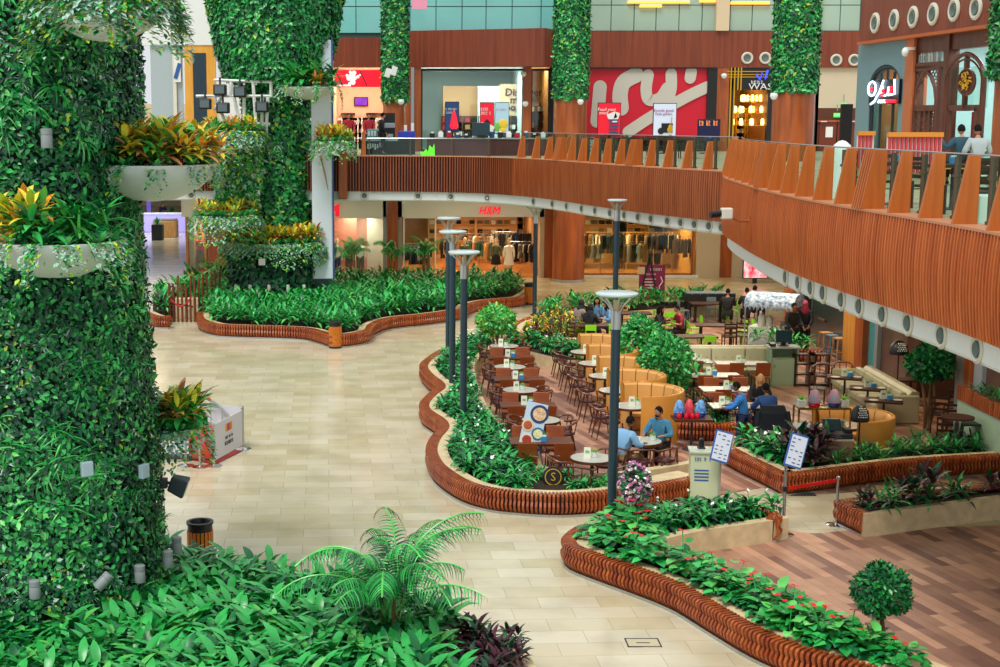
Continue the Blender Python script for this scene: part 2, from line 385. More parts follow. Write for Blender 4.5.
struct(mb.build('trim_5',[WHITE],smooth=True))
mb=MB()
for pth in (front,near): strip(mb,smooth_path(pth,.4),[(.05,ZT-.03),(.05,ZT+.005),(-.42,ZT+.005),(-.42,ZF)],0)
struct(mb.build('trim_6',[mat('sill_wood','#C98A66',.4)]))
def proj_u(p): return U0+F_PX*p.x/(p.y*math.cos(PITCH)+1.2*math.sin(PITCH))
def at_u(path,u,last=False):
    hit=[]
    for i in range(len(path)-1):
        a,b=proj_u(path[i]),proj_u(path[i+1])
        if (a-u)*(b-u)<=0 and a!=b: hit.append(i)
    return hit[-1 if last else 0] if hit else len(path)//2
# parapet blades: slanting timber fins, every fifth one broad and ribbed
def fin_mesh(wide):
    mb=MB(); prof=[(.04,ZT),(-.14,ZT+.93),(-.30,ZT+.93),(-.30,ZT)]
    def blade(x0,x1,off=0):
        vs=[(x0,-d-off if i in(0,1) else -d,z) for i,(d,z) in enumerate(prof)]+[(x1,-d-off if i in(0,1) else -d,z) for i,(d,z) in enumerate(prof)]
        mb.add(vs,[(0,1,2,3),(7,6,5,4),(0,4,5,1),(1,5,6,2),(2,6,7,3),(3,7,4,0)])
    if wide:
        blade(-.22,.22)
        for k in range(5): blade(-.21+k*.095,-.165+k*.095,.05)
    else: blade(-.035,.035)
    return mb
fin=Proto(tag(fin_mesh(False).build('parapet_fin',FINW,bevel=.006),'x','parapet fin')); finw=Proto(tag(fin_mesh(True).build('parapet_fin',FINW),'x','parapet fin'))
def place_fins(path,spacing,lab,labw,grp,first=3,zs=1):
    P2=smooth_path([(p.x,p.y) for p in path],spacing); ns=normals(P2)
    for i,(p,n) in enumerate(zip(P2,ns)):
        w=(i%6==first); rz=math.atan2(n.y,n.x)+PI/2
        o=(finw if w else fin).put((p.x,p.y,0),rz,labw if w else lab,grp+(', broad ones' if w else '')); o.scale.z=zs; o.location.z=ZT*(1-zs)
place_fins(FP[iL+2:],1.02,'slanting orange wood fin on the far curved balcony parapet','broad ribbed wood fin on the far curved balcony parapet','parapet fins on the far balcony',zs=.86)
place_fins(NP[6:],1.12,'slanting orange wood fin on the near right balcony parapet','broad ribbed wood fin on the near right balcony parapet','parapet fins on the near balcony',2)
# glass balustrade behind the fins: one pane per bay, on slim posts
def balustrade(path,d,sp,idx,lab,top=1.03):
    t=thing('glass_balustrade',lab,'balustrade',(0,0,0)); P2=offset(smooth_path([(p.x,p.y) for p in path],sp),d)
    for a,b in zip(P2[:-1],P2[1:]):
        v=b-a; m=(a+b)/2; rz=math.atan2(v.y,v.x); mb=MB(); mb.box((m.x,m.y,ZF+.06+(top-.06)/2),(v.length*.97,.012,top-.06),rz); mb.build('glass_pane',GLASSG,t)
        mb=MB(); mb.box((a.x,a.y,ZF+top/2-.02),(.09,.03,top-.04),rz+PI/2); mb.box((a.x,a.y,ZF+.72),(.05,.14,.04),rz); mb.box((a.x,a.y,ZF+.12),(.07,.12,.06),rz); mb.build('post',mat('post_bronze','#6A5648',.4,.4),t)
    mb=MB(); mb.tube([(p.x,p.y,ZF+top) for p in P2],.014,6); mb.build('handrail',STEEL,t,smooth=True)
balustrade(FP[:iL],-.3,1.6,1,'clear glass balustrade on the straight far balcony above the dark slats',.78)
balustrade(FP[iL:],-.42,1.02,2,'clear glass balustrade behind the fins of the far curved balcony')
balustrade(NP,-.42,1.12,3,'clear glass balustrade behind the fins of the near right balcony')
# dark-slat bay: two timber posts and a pot-like bracket
for u,l in ((366,'short brown timber post on the far balcony rail in front of the black counter'),):
    i=at_u(FP,u); p=FP[i]; mb=MB(); mb.add([(-.09,-.02,ZT-.02),(.09,-.02,ZT-.02),(.09,.2,ZT-.02),(-.09,.2,ZT-.02),(-.06,.05,ZT+.95),(.06,.05,ZT+.95),(.06,.2,ZT+.95),(-.06,.2,ZT+.95)],[(0,1,5,4),(1,2,6,5),(2,3,7,6),(3,0,4,7),(4,5,6,7),(3,2,1,0)])
    tag(mb.build('parapet_post',FINW,loc=(p.x,p.y,0)),l,'post')
p=FP[at_u(FP,345)]; mb=MB(); mb.box((0,-.1,(ZT+ZB)/2-.05),(.36,.22,ZT-ZB+.5)); mb.cyl((0,-.05,ZT+.1),.26,.38,14,r2=.2)
struct(mb.build('trim_7',BROWNCOL,loc=(p.x,p.y,0),bevel=.04))
# round air nozzles along the white fascia
noz=thing('air_nozzle','x','air nozzle'); mb=MB(); mb.lathe([(.21,.0),(.21,.03),(.17,.05),(.13,.03),(.13,.0)],20,(0,0,0)); mb.build('ring',mat('nozzle_white','#CFCDBB',.5),noz,smooth=True)
mb=MB(); mb.lathe([(.125,.0),(.11,.05),(.05,.02),(0,.02)],16,(0,0,0)); mb.build('nozzle_cone',mat('nozzle_dark','#5E6E6A',.5),noz,smooth=True)
NZ=Proto(noz)
def nozzle(p,n,z,lab,grp,s=1.0):
    o=NZ.put((p.x+n.x*.0,p.y+n.y*.0,z),0,lab,grp,s); o.rotation_euler=(PI/2,0,math.atan2(n.y,n.x)+PI/2)
nsF,nsN=normals(FP),normals(NP)
for u in (160,190,364,419,452,488,532,551,565,580,594,608,623,637,651,666,680,695,709,722):
    i=at_u(FP,u); n=nsF[i]; nozzle(FP[i]-n*.13,n,ZW+.2,'round air nozzle in the white fascia under the far balcony','air nozzles under the far balcony',.85)
for u in (785,797,810,823,840,860,882,910,942,978):
    i=at_u(NP,u,True); n=nsN[i]; nozzle(NP[i]-n*.13,n,ZW+.2,'round air nozzle in the white fascia under the near right balcony','air nozzles under the near right balcony',.95)
# security camera on the near fascia
i=at_u(NP,757,True); p=NP[i]; n=nsN[i]
t=thing('security_camera','white security camera on a bracket on the slatted balcony face','security camera',(p.x+n.x*.1,p.y+n.y*.1,ZT-.62))
mb=MB(); mb.tube([(0,0,-.1),(-.2,0,-.1),(-.42,0,-.02)],.03,8); mb.box((0,0,-.25),(.06,.06,.5)); mb.build('bracket',BROWNCOL,t)
mb=MB(); mb.box((-.5,0,.06),(.24,.2,.24)); mb.build('housing',OFFW,t,bevel=.03); mb=MB(); mb.tube([(-.6,0,.06),(-.86,-.05,.04)],.075,10); mb.build('lens_tube',BLACK,t,smooth=True)
# ================================================================ FACADE HELPERS
class Plane:
    def __init__(s,o,e):
        s.o=Vector(o); s.e=Vector(e).normalized(); s.n=Vector((s.e.y,-s.e.x))          # n looks to the atrium
        s.rz=math.atan2(s.e.y,s.e.x)
    def sz(s,u,v,d=0):
        r=ray(u,v); o=s.o+s.n*d; t=(o.x*s.n.x+o.y*s.n.y)/(r[0]*s.n.x+r[1]*s.n.y)
        p=Vector((r[0]*t,r[1]*t)); return ((p-s.o).dot(s.e),EYE+r[2]*t)
    def pt(s,a,z,d=0): q=s.o+s.e*a+s.n*d; return Vector((q.x,q.y,z))
    def box(s,mb,a0,a1,z0,z1,d0,d1,mi=0): mb.box(s.pt((a0+a1)/2,(z0+z1)/2,(d0+d1)/2),(abs(a1-a0),abs(d1-d0),abs(z1-z0)),s.rz,mi)
    def pbox(s,mb,u0,v0,u1,v1,d0,d1,mi=0,z0=None,z1=None):
        """box spanning a photo rectangle, standing d0..d1 in front of the plane"""
        a0,t=s.sz(u0,v0,d1); a1,b=s.sz(u1,v1,d1); s.box(mb,a0,a1,b if z0 is None else z0,t if z1 is None else z1,d0,d1,mi)
BK=Plane((0,68),(1,0))
def bk(u0,v0,u1,v1,d0,d1,m,name,parent=None,z0=None,z1=None,bevel=0):
    mb=MB(); BK.pbox(mb,u0,v0,u1,v1,d0,d1,0,z0,z1); return mb.build(name,m,parent,bevel=bevel)
# ================================================================ GROUND-LEVEL SHOPS (far wall)
def light_area(name,loc,size,power,col=(1,.8,.55),rot=(0,0,0),sy=None):
    l=bpy.data.lights.new(name,'AREA'); l.energy=power; l.color=col; l.size=size
    if sy: l.shape='RECTANGLE'; l.size_y=sy
    o=bpy.data.objects.new(name,l); COL.objects.link(o); o.location=loc; o.rotation_euler=rot; return o
def room(u0,u1,ztop,zbot,depth,wallm,floorm,ceilm=None,plane=BK,y0=-.02):
    """shop interior behind an opening: back, two sides, floor, ceiling"""
    a0,_=plane.sz(u0,100); a1,_=plane.sz(u1,100); mb=MB()
    plane.box(mb,a0-.2,a1+.2,zbot,ztop+.1,-depth-.1,-depth,0)
    plane.box(mb,a0-.2,a0-.05,zbot,ztop+.1,-depth,y0-.3,0); plane.box(mb,a1+.05,a1+.2,zbot,ztop+.1,-depth,y0-.3,0)
    plane.box(mb,a0-.2,a1+.2,ztop+.05,ztop+.15,-depth,y0-.3,2); plane.box(mb,a0-.2,a1+.2,zbot-.03,zbot+.015,-depth,y0,1)
    return struct(mb.build('wall_shop',[wallm,floorm,ceilm or WHITE])),a0,a1
def ptb(a,d,z=0,plane=BK): return plane.pt(a,z,-d)           # point d metres inside the shop
_,h2=BK.sz(400,217); _,h1=BK.sz(400,204)
# bulkheads and piers (one wall piece between openings each)
mb=MB()
BK.pbox(mb,180,150,212,212,-.3,0,0,z0=2.95,z1=4.5); BK.pbox(mb,320,203,386,217,-.3,0,0,z0=h2,z1=4.5); BK.pbox(mb,398,203,544,217,-.3,0,0,z0=h2,z1=4.5); BK.pbox(mb,582,203,700,216,-.3,0,0,z0=h2+.25,z1=4.5)
struct(mb.build('wall_far',[WHITE]))
mb=MB()
for u0,u1,m in ((207,226,0),(226,326,1),(387,398,0),(383,387,2),(398,402,2),(540,545,1),(545,582,0),(698,722,1),(722,731,0),(731,830,1)):
    BK.pbox(mb,u0,203,u1,280,-.3,0 if m!=0 else .06,m,z0=0,z1=4.5)
struct(mb.build('wall_far',[BROWNCOL,mat('beige_wall','#C9B79C',.6),GREY]))
mb=MB(); BK.pbox(mb,326,276,386,280,-.3,.05,0,z0=0,z1=.15); BK.pbox(mb,402,276,436,280,-.3,.05,0,z0=0,z1=.15); BK.pbox(mb,582,276,698,280,-.3,.05,0,z0=0,z1=.12); struct(mb.build('baseboard_far',WHITE))
r1,a0,a1=room(326,386,h2,0,2.0,PINKW,SHOPF)
mb=MB(); BK.pbox(mb,333,219,357,277,-1.6,-1.5,0,z0=0,z1=h2); BK.pbox(mb,367,219,384,277,-1.5,-1.4,1,z0=0,z1=h2); struct(mb.build('wall_shop',[mat('pink_panel','#D0806C',.6),OFFW]))
r2,b0,b1=room(402,541,h2,0,10,mat('brown_shop_wall','#9A6C42',.7),SHOPF,mat('shop_ceiling','#E8D2A8',.7))
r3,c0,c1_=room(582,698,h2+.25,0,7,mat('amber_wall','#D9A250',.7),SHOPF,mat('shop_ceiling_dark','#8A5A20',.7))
for x in (b0+1.2,(b0+b1)/2,b1-1.2):
    for d in (1.8,5.5): light_area('shop_ceiling_light',ptb(x,d,h2-.05),1.0,85,(1,.74,.42))
for x in (c0+1,(c0+c1_)/2,c1_-1): light_area('shop_ceiling_light',ptb(x,2.2,h2+.15),1.0,115,(1,.66,.28))
light_area('window_light',ptb((a0+a1)/2,.8,h2-.05),1.4,110,(1,.82,.66))
def glazing(name,u0,u1,z0,z1,lab,plane=BK,frame=WHITE,mull=(),fw=.07,glass=GLASS,d=-.12,rails=()):
    t=thing(name,lab,'shop window'); a,_=plane.sz(u0,120); b,_=plane.sz(u1,120); mb=MB(); plane.box(mb,a,b,z0,z1,d,d+.015); mb.build('glass_pane',glass,t)
    mb=MB()
    for x in [a,b]+[plane.sz(m,120)[0] for m in mull]: plane.box(mb,x-fw/2,x+fw/2,z0,z1,d-.05,d+.07)
    for z in [z0+fw/2,z1-fw/2]+list(rails): plane.box(mb,a,b,z-fw/2,z+fw/2,d-.05,d+.07)
    mb.build('window_frame',frame,t); return t
glazing('shop_window',328,384,.12,h2,'pale-framed shop window with three mannequins before a pink wall')
glazing('shop_window',404,436,.12,h2,'white-framed shop window left of the clothes shop entrance')
glazing('shop_window',583,697,.12,h2+.2,'wide amber-lit clothes shop window right of the big brown column',frame=BROWNCOL)
# sign of the clothes shop
t=thing('shop_sign','red slanting letters H&M on the white bulkhead above the clothes shop entrance','shop sign'); a,z=BK.sz(489,211,.05); t.location=BK.pt(a,z,.06)
text('H&M',.56,RED,t,(0,0,0),shear=.25,sx=.85,ext=.04)
t=thing('shop_sign','red partial sign at the left end of the far white bulkhead','shop sign'); a,z=BK.sz(335,210,.05); t.location=BK.pt(a,z,.05)
mb=MB(); mb.prism([(-.22,.1),(.2,.3),(.2,-.3),(.0,-.32),(.02,-.05),(-.2,-.02)],-.03,.03,M=Matrix.Rotation(PI/2,4,'X')); mb.build('sign_shape',RED,t)
# mannequins -----------------------------------------------------------------
def mann_mesh(mb):
    mb.lathe([(.001,1.83),(.06,1.80),(.085,1.72),(.075,1.62),(.05,1.56),(.05,1.49),(.10,1.45),(.19,1.41),(.18,1.25),(.13,1.08),(.165,.93),(.15,.86),(.001,.84)],12,mi=0,M=Matrix.Scale(.62,4,(0,1,0)))
    for sx in(-1,1):
        mb.tube([(sx*.09,0,.9),(sx*.095,.0,.5),(sx*.09,0,.1),(sx*.09,-.1,.03)],[.085,.055,.04,.03],8,0)
        mb.tube([(sx*.19,0,1.40),(sx*.25,.02,1.12),(sx*.25,-.06,.86),(sx*.24,-.07,.76)],[.05,.04,.03,.022],8,0)
def mannequin(loc,rz,lab,top,bot,dress=False,skin=MANNQ):
    t=thing('mannequin',lab,'mannequin',loc,rz); mb=MB(); mann_mesh(mb); mb.cyl((0,0,0),.2,.02,14); mb.build('body',skin,t,smooth=True)
    mb=MB(); mb.lathe([(.075,1.49),(.13,1.455),(.215,1.40),(.2,1.25),(.155,1.08),(.19,.93)],12,M=Matrix.Scale(.66,4,(0,1,0)),cap=False)
    for sx in(-1,1): mb.tube([(sx*.18,0,1.41),(sx*.25,.02,1.13),(sx*.255,-.05,.9)],[.065,.055,.045],8)
    mb.build('top',top,t,smooth=True)
    mb=MB()
    if dress: mb.lathe([(.17,1.0),(.26,.5)],12,M=Matrix.Scale(.7,4,(0,1,0)),cap=False)
    else:
        for sx in(-1,1): mb.tube([(sx*.085,0,.97),(sx*.1,0,.5),(sx*.1,0,.1)],[.105,.085,.075],8)
    mb.build('trousers' if not dress else 'skirt',bot,t,smooth=True); return t
cW=mat('cloth_white','#EDEBE6',.8); cB=mat('cloth_blue','#2C4A78',.8); cK=mat('cloth_black','#17171C',.8); cG=mat('cloth_green','#1E4A34',.8); cGr=mat('cloth_grey','#6E6A66',.8); cP=mat('cloth_pattern','#6E7A5A',.8,col2='#2E3A2E',scale=18); cT=mat('cloth_tan','#A87A4A',.8); cR=mat('cloth_red','#A8202C',.8)
for u,tp,bt,l in ((337,cW,cB,'mannequin in white top and blue jeans, leftmost in the pink window'),(349,cP,cGr,'mannequin in patterned top, middle of the pink window'),(360,cW,cGr,'mannequin in white top and grey trousers, right in the pink window')):
    a,_=BK.sz(u,250,-.6); mannequin(ptb(a,.7,.02),0,l,tp,bt)
for u,d,tp,bt,dr,l in ((465,1.4,cP,cG,False,'mannequin in olive outfit behind the lamp heads at the clothes shop entrance'),(496,1.2,cP,cK,True,'mannequin in patterned blouse near the centre of the clothes shop entrance'),(509,1.0,cW,cW,True,'mannequin in white dress at the right of the clothes shop entrance'),(426,.9,cB,cGr,False,'mannequin in blue top inside the window left of the clothes shop entrance')):
    a,_=BK.sz(u,250,-d); mannequin(ptb(a,d,.02),0,l,tp,bt,dr)
# garment racks ----------------------------------------------------------------
def garment(mats_,kind,L):
    mb=MB()
    if kind=='shirt': poly=[(-.08,0),(-.26,-.06),(-.33,-.42),(-.24,-.45),(-.19,-.2),(-.19,-L),(.19,-L),(.19,-.2),(.24,-.45),(.33,-.42),(.26,-.06),(.08,0)]
    elif kind=='trousers': poly=[(-.17,0),(-.2,-L),(-.06,-L),(0,-.3),(.06,-L),(.2,-L),(.17,0)]
    else: poly=[(-.08,0),(-.22,-.06),(-.16,-.35),(-.3,-L),(.3,-L),(.16,-.35),(.22,-.06),(.08,0)]
    M=Matrix.Rotation(PI/2,4,'X'); n=len(poly)
    area=sum(poly[i][0]*poly[(i+1)%n][1]-poly[(i+1)%n][0]*poly[i][1] for i in range(n))
    mb.prism(poly,-.035,.035,M=M); mb.tube([(-.2,0,-.04),(0,0,.04),(.2,0,-.04)],.01,5); mb.tube([(0,0,.04),(0,0,.1),(.03,0,.12)],.008,5)
    return mb.build('garment',mats_)
GARM={}
def hang(kind,m,L,loc,rz,lab,grp):
    k=(kind,m.name,L)
    if k not in GARM: GARM[k]=Proto(tag(garment(m,kind,L),'x','garment'))
    return GARM[k].put(loc,rz,lab,grp)
def rack(u,d,w,h,cols,lab,glab,plane=BK,kind=('shirt','dress','trousers'),rz=None,n=None,metal=STEEL,seed=0,z0=0.015,face=False):
    a,_=plane.sz(u,250,-d); p=ptb(a,d,z0,plane); rz=plane.rz if rz is None else rz
    t=thing('clothes_rack',lab,'clothes rack',p,rz); mb=MB()
    mb.tube([(-w/2,0,0),(-w/2,0,h),(w/2,0,h),(w/2,0,0)],.02,6)
    for s in(-1,1): mb.box((s*w/2,0,.02),(.05,.5,.04))
    mb.build('rail_frame',metal,t)
    r=random.Random(seed); n=n or int(w/.14); M=Matrix.Translation(p)@Matrix.Rotation(rz,4,'Z')
    for i in range(n):
        q=M@Vector((-w/2+.08+(w-.16)*i/max(1,n-1),r.uniform(-.02,.02),h-.125)); c=r.choice(cols)
        hang(r.choice(kind),c,r.choice((.7,.9)),q,rz+(0 if face else r.uniform(.75,1.3)),('garment '+glab[9:])[:110],glab)
racks=[(470,5.2,2.4,1.7,(cK,cGr,cT,cW),'clothes rack with mixed garments in the third line of the clothes shop'),(530,4.6,1.8,1.9,(cK,cK,cB),'clothes rack with dark jackets behind the white mannequin'),(417,1.6,1.3,1.5,(cB,cGr,cB,cW),'clothes rack with blue tops inside the window left of the entrance'),(483,3.0,1.6,1.55,(cG,cG,cK,cT),'clothes rack with dark green garments at the clothes shop entrance'),(525,2.2,1.6,1.55,(cGr,cK,cGr,cP),'clothes rack with grey trousers at the right of the clothes shop entrance'),(450,4.2,1.5,1.55,(cT,cK,cT),'clothes rack with tan garments behind the triple lamp posts'),(500,6.5,2.2,1.7,(cK,cK,cGr),'clothes rack with black garments deep in the clothes shop')]
for i,r_ in enumerate(racks): rack(*r_[:4],r_[4],r_[5],'garments on the '+r_[5].replace('clothes rack with ','').replace(' at the',' rack at the'),seed=i)
amb=mat('rack_light_wood','#D9A868',.4)
for i,(u,w,h,cols,l) in enumerate(((592,.9,1.65,(cT,cW,cT),'pale framed clothes rack leftmost in the amber shop window'),(612,1.15,2.1,(cGr,cK,cGr),'tall pale framed clothes rack second from left in the amber shop window'),(634,1.3,1.65,(cK,cW,cT),'low pale framed clothes rack in the middle of the amber shop window'),(661,1.3,2.1,(cK,cK,cT),'tall pale framed clothes rack with black coats in the amber shop window'),(684,1.2,1.9,(cK,cGr,cT),'pale framed clothes rack rightmost in the amber shop window'))):
    rack(u,1.0,w,h,cols,l,'garments on the '+l.replace('clothes rack','rack'),metal=amb,seed=20+i)
# wall shelves with folded clothes
def shelf_unit(plane,a,d,w,levels,lab,z0=0.0,h=2.4,m=amb,fold=(cK,cW,cT,cGr),seed=0,depth=.4,name='wall_shelf',n=None,hh=.2):
    t=thing(name,lab,'shelf',ptb(a,d,z0,plane),plane.rz); mb=MB()
    for s in(-1,1): mb.box((s*w/2,0,h/2),(.05,depth,h))
    mb.build('side_panel',m,t); mb=MB(); mb.box((0,depth/2,h/2),(w,.03,h)); mb.build('back_panel',m,t)
    r=random.Random(seed)
    for z in levels:
        mb=MB(); mb.box((0,0,z),(w,depth,.04)); mb.build('shelf_board',m,t)
        k=n or int(w/.34)
        for i in range(k):
            if r.random()<.12: continue
            key=('f',r.choice(fold).name,hh)
            if key not in GARM:
                b=MB(); q=4
                for j in range(q): b.box((0,0,hh*(j+.5)/q),(.26,.3,hh/q*.85))
                GARM[key]=Proto(tag(b.build('folded_clothes',MATS[key[1]],bevel=.01),'x','folded clothes'))
            q=Matrix.Translation(ptb(a,d,z0,plane))@Matrix.Rotation(plane.rz,4,'Z')@Vector((-w/2+.2+(w-.4)*i/max(1,k-1),-.02,z+.02))
            GARM[key].put(q,plane.rz,'folded stack on '+lab,'folded stacks on '+lab)
    return t
for i,(u,w,l) in enumerate(((452,2.6,'left back wall shelves of the clothes shop'),(500,2.6,'middle back wall shelves of the clothes shop'),(535,2.0,'right back wall shelves of the clothes shop'))):
    a,_=BK.sz(u,235,-9.2); shelf_unit(BK,a,9.3,w,(.9,1.4,1.9,2.35),l,.015,2.75,seed=i)
for i,(u,w,l) in enumerate(((602,2.7,'left back shelves of the amber clothes shop'),(638,2.7,'middle back shelves of the amber clothes shop'),(672,2.5,'right back shelves of the amber clothes shop'))):
    a,_=BK.sz(u,235,-6.2); shelf_unit(BK,a,6.4,w,(.8,1.25,1.7,2.1,2.5),l,.015,3.0,seed=10+i)
for i,u in enumerate((605,640,675)):
    a,_=BK.sz(u,235,-3.8); rack(u,3.6,2.2,1.9,(cT,cK,cW,cGr),'clothes rack '+('left','centre','right')[i]+' in the second line of the amber shop','garments on the second-line rack '+('left','centre','right')[i]+' in the amber shop',metal=amb,seed=40+i)
# the red and white flower screen at the right end
t=thing('advertising_screen','bright red and white flower screen beside the near balcony edge','screen'); a,z=BK.sz(749,259,.3); t.location=BK.pt(a,z,2.6); mb=MB(); mb.box((0,.1,0),(1.15,.1,1.5)); mb.box((0,.1,-1.3),(.2,.08,1.4)); mb.build('screen_body',BLACK,t)
scr=mat('flower_screen','#F4D9E0',.4,col2='#E01840',scale=3.2,emit='#000000'); nt=scr.node_tree
nt.links.new(nt.nodes['Principled BSDF'].inputs['Base Color'].links[0].from_socket,nt.nodes['Principled BSDF'].inputs['Emission Color']); nt.nodes['Principled BSDF'].inputs['Emission Strength'].default_value=1.0
mb=MB(); mb.box((0,.03,0),(1.08,.03,1.42)); mb.build('display',scr,t)
t.location=BK.pt(a-.25,z+.05,2.6)
# big brown column under the far balcony, and the slender ones above
def column(u,vb,z0,z1,r,lab,Y=None,ring=True):
    p=P(u,vb) if Y is None else Q(u,vb,Y); mb=MB(); mb.cyl((0,0,z0),r,z1-z0,32)
    for k in range(1,3): mb.lathe([(r+.004,z0+(z1-z0)*k/3-.02),(r+.004,z0+(z1-z0)*k/3+.02)],32,cap=False)
    o=struct(mb.build('column',BROWNCOL,smooth=True,loc=(p.x,p.y,0)))
    if ring: mb=MB(); mb.cyl((0,0,z0),r+.06,.12,32); struct(mb.build('baseboard_column',STEEL,o))
    return p
pc=column(568,281,0,4.45,.76,'')
# ================================================================ LEFT PASSAGE
LW=(-10.46,68)
mb=MB(); mb.box((-10.2,74,2.2),(.3,11.5,4.4)); mb.box((-22,126,4),(40,.3,10)); struct(mb.build('wall_left',[mat('beige_wall','#C9B79C',.6)]))
# warm corner window with dark mannequins
mb=MB(); BK.pbox(mb,185,212,207,279,-2.0,-1.9,0,z0=0,z1=3); BK.pbox(mb,204,212,207,279,-1.9,0,0,z0=0,z1=3); BK.pbox(mb,185,212,207,279,-1.9,0,1,z0=.28,z1=.3); BK.pbox(mb,185,212,207,279,-1.9,0,0,z0=0,z1=.28); struct(mb.build('wall_shop',[mat('amber_display','#E0A050',.6),SHOPF]))
glazing('shop_window',185.5,206,.3,3.0,'amber corner shop window with dark mannequins at the passage on the left',frame=BROWNCOL,fw=.05)
a,_=BK.sz(200.5,250,-.9); mannequin(ptb(a,.9,.3),0.2,'tall dark mannequin in red top in the amber corner window',cR,cGr,skin=mat('mannequin_dark','#3A2A22',.4))
a,_=BK.sz(192,265,-.8); t=thing('handbag_stand','dark handbag on a stand in the amber corner window','bag',ptb(a,.9,.3)); mb=MB(); mb.box((0,0,.4),(.4,.16,.4)); mb.build('bag_body',BLACK,t,bevel=.05); mb=MB(); mb.tube([(-.13,0,.6),(-.12,0,.85),(.12,0,.85),(.13,0,.6)],.02,6); mb.build('handle',BLACK,t); mb=MB(); mb.cyl((0,0,0),.12,.2,10); mb.build('stand',STEEL,t)
light_area('window_light',ptb(BK.sz(196,240)[0],.8,2.9),.8,60,(1,.72,.4))
light_area('passage_light',(-18,92,4.2),8,650,(.9,.93,1))
# kiosk far down the passage
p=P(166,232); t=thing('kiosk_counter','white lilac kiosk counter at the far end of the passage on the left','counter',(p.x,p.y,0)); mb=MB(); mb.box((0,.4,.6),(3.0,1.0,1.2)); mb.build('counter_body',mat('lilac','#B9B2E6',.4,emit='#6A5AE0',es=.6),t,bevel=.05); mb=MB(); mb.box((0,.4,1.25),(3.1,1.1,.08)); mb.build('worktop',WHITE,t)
mb=MB(); mb.box((-1.3,1.0,2.0),(.3,.2,2.6)); mb.box((1.5,1.0,2.0),(.3,.2,2.6)); mb.box((0,1.0,3.1),(3.2,.2,.4)); mb.build('gantry',mat('violet_panel','#5A4AA8',.4),t)
for u,v,l in ((158,240,'dark square planter pot with small bush left of the wooden box in the passage'),(172,226,'dark square planter pot right of the kiosk counter')):
    p=P(u,v); t=thing('potted_plant',l,'plant',(p.x,p.y,0)); mb=MB(); mb.prism([(-.35,-.35),(.35,-.35),(.35,.35),(-.35,.35)],0,1.0); mb.build('pot',BLACK,t,bevel=.03)
    L=Leaves(); rosette(L,40,.5,leaf(1,.22,3),random.Random(u),85,5,(0,1,2),.1,(0,0,1.0)); L.build('foliage',GREENP,t)
p=P(166,237); t=thing('wooden_box_seat','pale wooden box seat between the planter pots in the passage','seat',(p.x,p.y,0)); mb=MB(); mb.box((0,0,.55),(1.5,1.2,1.1)); mb.build('box_body',LIGHTW,t,bevel=.04); mb=MB(); mb.box((0,0,1.14),(1.4,1.1,.1)); mb.build('cushion',cGr,t,bevel=.03)
# ================================================================ UPPER LEVEL, FAR WALL
Zu=ZF+.01
def zat(v): return BK.sz(400,v)[1]
zb=zat(67.5); zt=zat(31)
mb=MB(); BK.pbox(mb,560,31,860,67.5,-.2,.15,0); BK.pbox(mb,333,37.5,425,67.5,-.2,.05,0); struct(mb.build('wall_far_upper',[BANDW]))
# the band's oblique middle piece swings forward to the right
a0=BK.sz(405,66)[0]; a1=BK.sz(541,66)[0]
mb=MB(); q0=BK.pt(a0,0,.06); q1=BK.pt(a1,0,1.6); q2=BK.pt(BK.sz(562,66)[0],0,.16)
zb2=BK.sz(541,66,1.6)[1]; zt2=BK.sz(541,28,1.6)[1]
mb.add([(q0.x,q0.y,zb),(q1.x,q1.y,zb2),(q1.x,q1.y,zt2),(q0.x,q0.y,zt)],[(0,1,2,3)]); mb.add([(q1.x,q1.y,zb2),(q2.x,q2.y,zb),(q2.x,q2.y,zt),(q1.x,q1.y,zt2)],[(0,1,2,3)])
mb.add([(q0.x,q0.y,zb),(q1.x,q1.y,zb2),(q2.x,q2.y,zb)],[(0,1,2)]); mb.add([(q0.x,q0.y,zt),(q2.x,q2.y,zt),(q1.x,q1.y,zt2)],[(0,1,2)]); struct(mb.build('wall_far_upper',[BANDW]))
# teal glazing above the band, with joints, and the pale uprights
TEAL2=mat('grey_green_glazing','#9DB6A4',.12,var=.12,scale=.3,spec=.7)
mb=MB()
def pane_wall(us,z0,z1,rows,d,m):
    xs=[BK.sz(u,20,d)[0] for u in us]
    for i in range(len(xs)-1):
        for j in range(rows):
            BK.box(mb,xs[i]+.02,xs[i+1]-.02,z0+(z1-z0)*j/rows+.02,z0+(z1-z0)*(j+1)/rows-.02,d-.05,d,m)
pane_wall((333,356,382,410,436,462,486,512,541,562),zt-.1,15.4,3,0,0)
pane_wall((562,590,611,634,656,679,702,717,730,752,775,798,820,840,860),zt,15.4,3,0,1)
BK.pbox(mb,333,0,860,31,-.2,-.08,2,z0=zt-.3,z1=15.4)
struct(mb.build('window_1',[TEAL,TEAL2,mat('joint_dark','#35524E',.5)]))
mb=MB(); BK.pbox(mb,717,0,729,31,0,.3,0,z0=zt,z1=15.4); BK.pbox(mb,813,0,821,31,0,.3,0,z0=zt,z1=15.4); struct(mb.build('trim_8',[mat('pale_upright','#D8C2A0',.5)]))
# reflections of warm cove lights, modelled as glowing strips on the glazing
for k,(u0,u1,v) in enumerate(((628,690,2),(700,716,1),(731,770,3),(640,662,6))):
    t=thing('cove_reflection','thin warm light reflection in the glazing '+('above the red shop','left of the pale upright','right of the pale upright','lower of the pair above the red shop')[k],'light'); a,z=BK.sz(u0,v,.2); b,_=BK.sz(u1,v,.2); mb=MB(); BK.box(mb,a,b,z-.05,z+.05,.06,.16); mb.build('reflected_glow',mat('cove_glow','#FFB050',.5,emit='#FFA838',es=2.0),t); mb=MB(); BK.box(mb,a,b,z+.05,z+.1,.0,.2); mb.build('housing',WHITE,t)
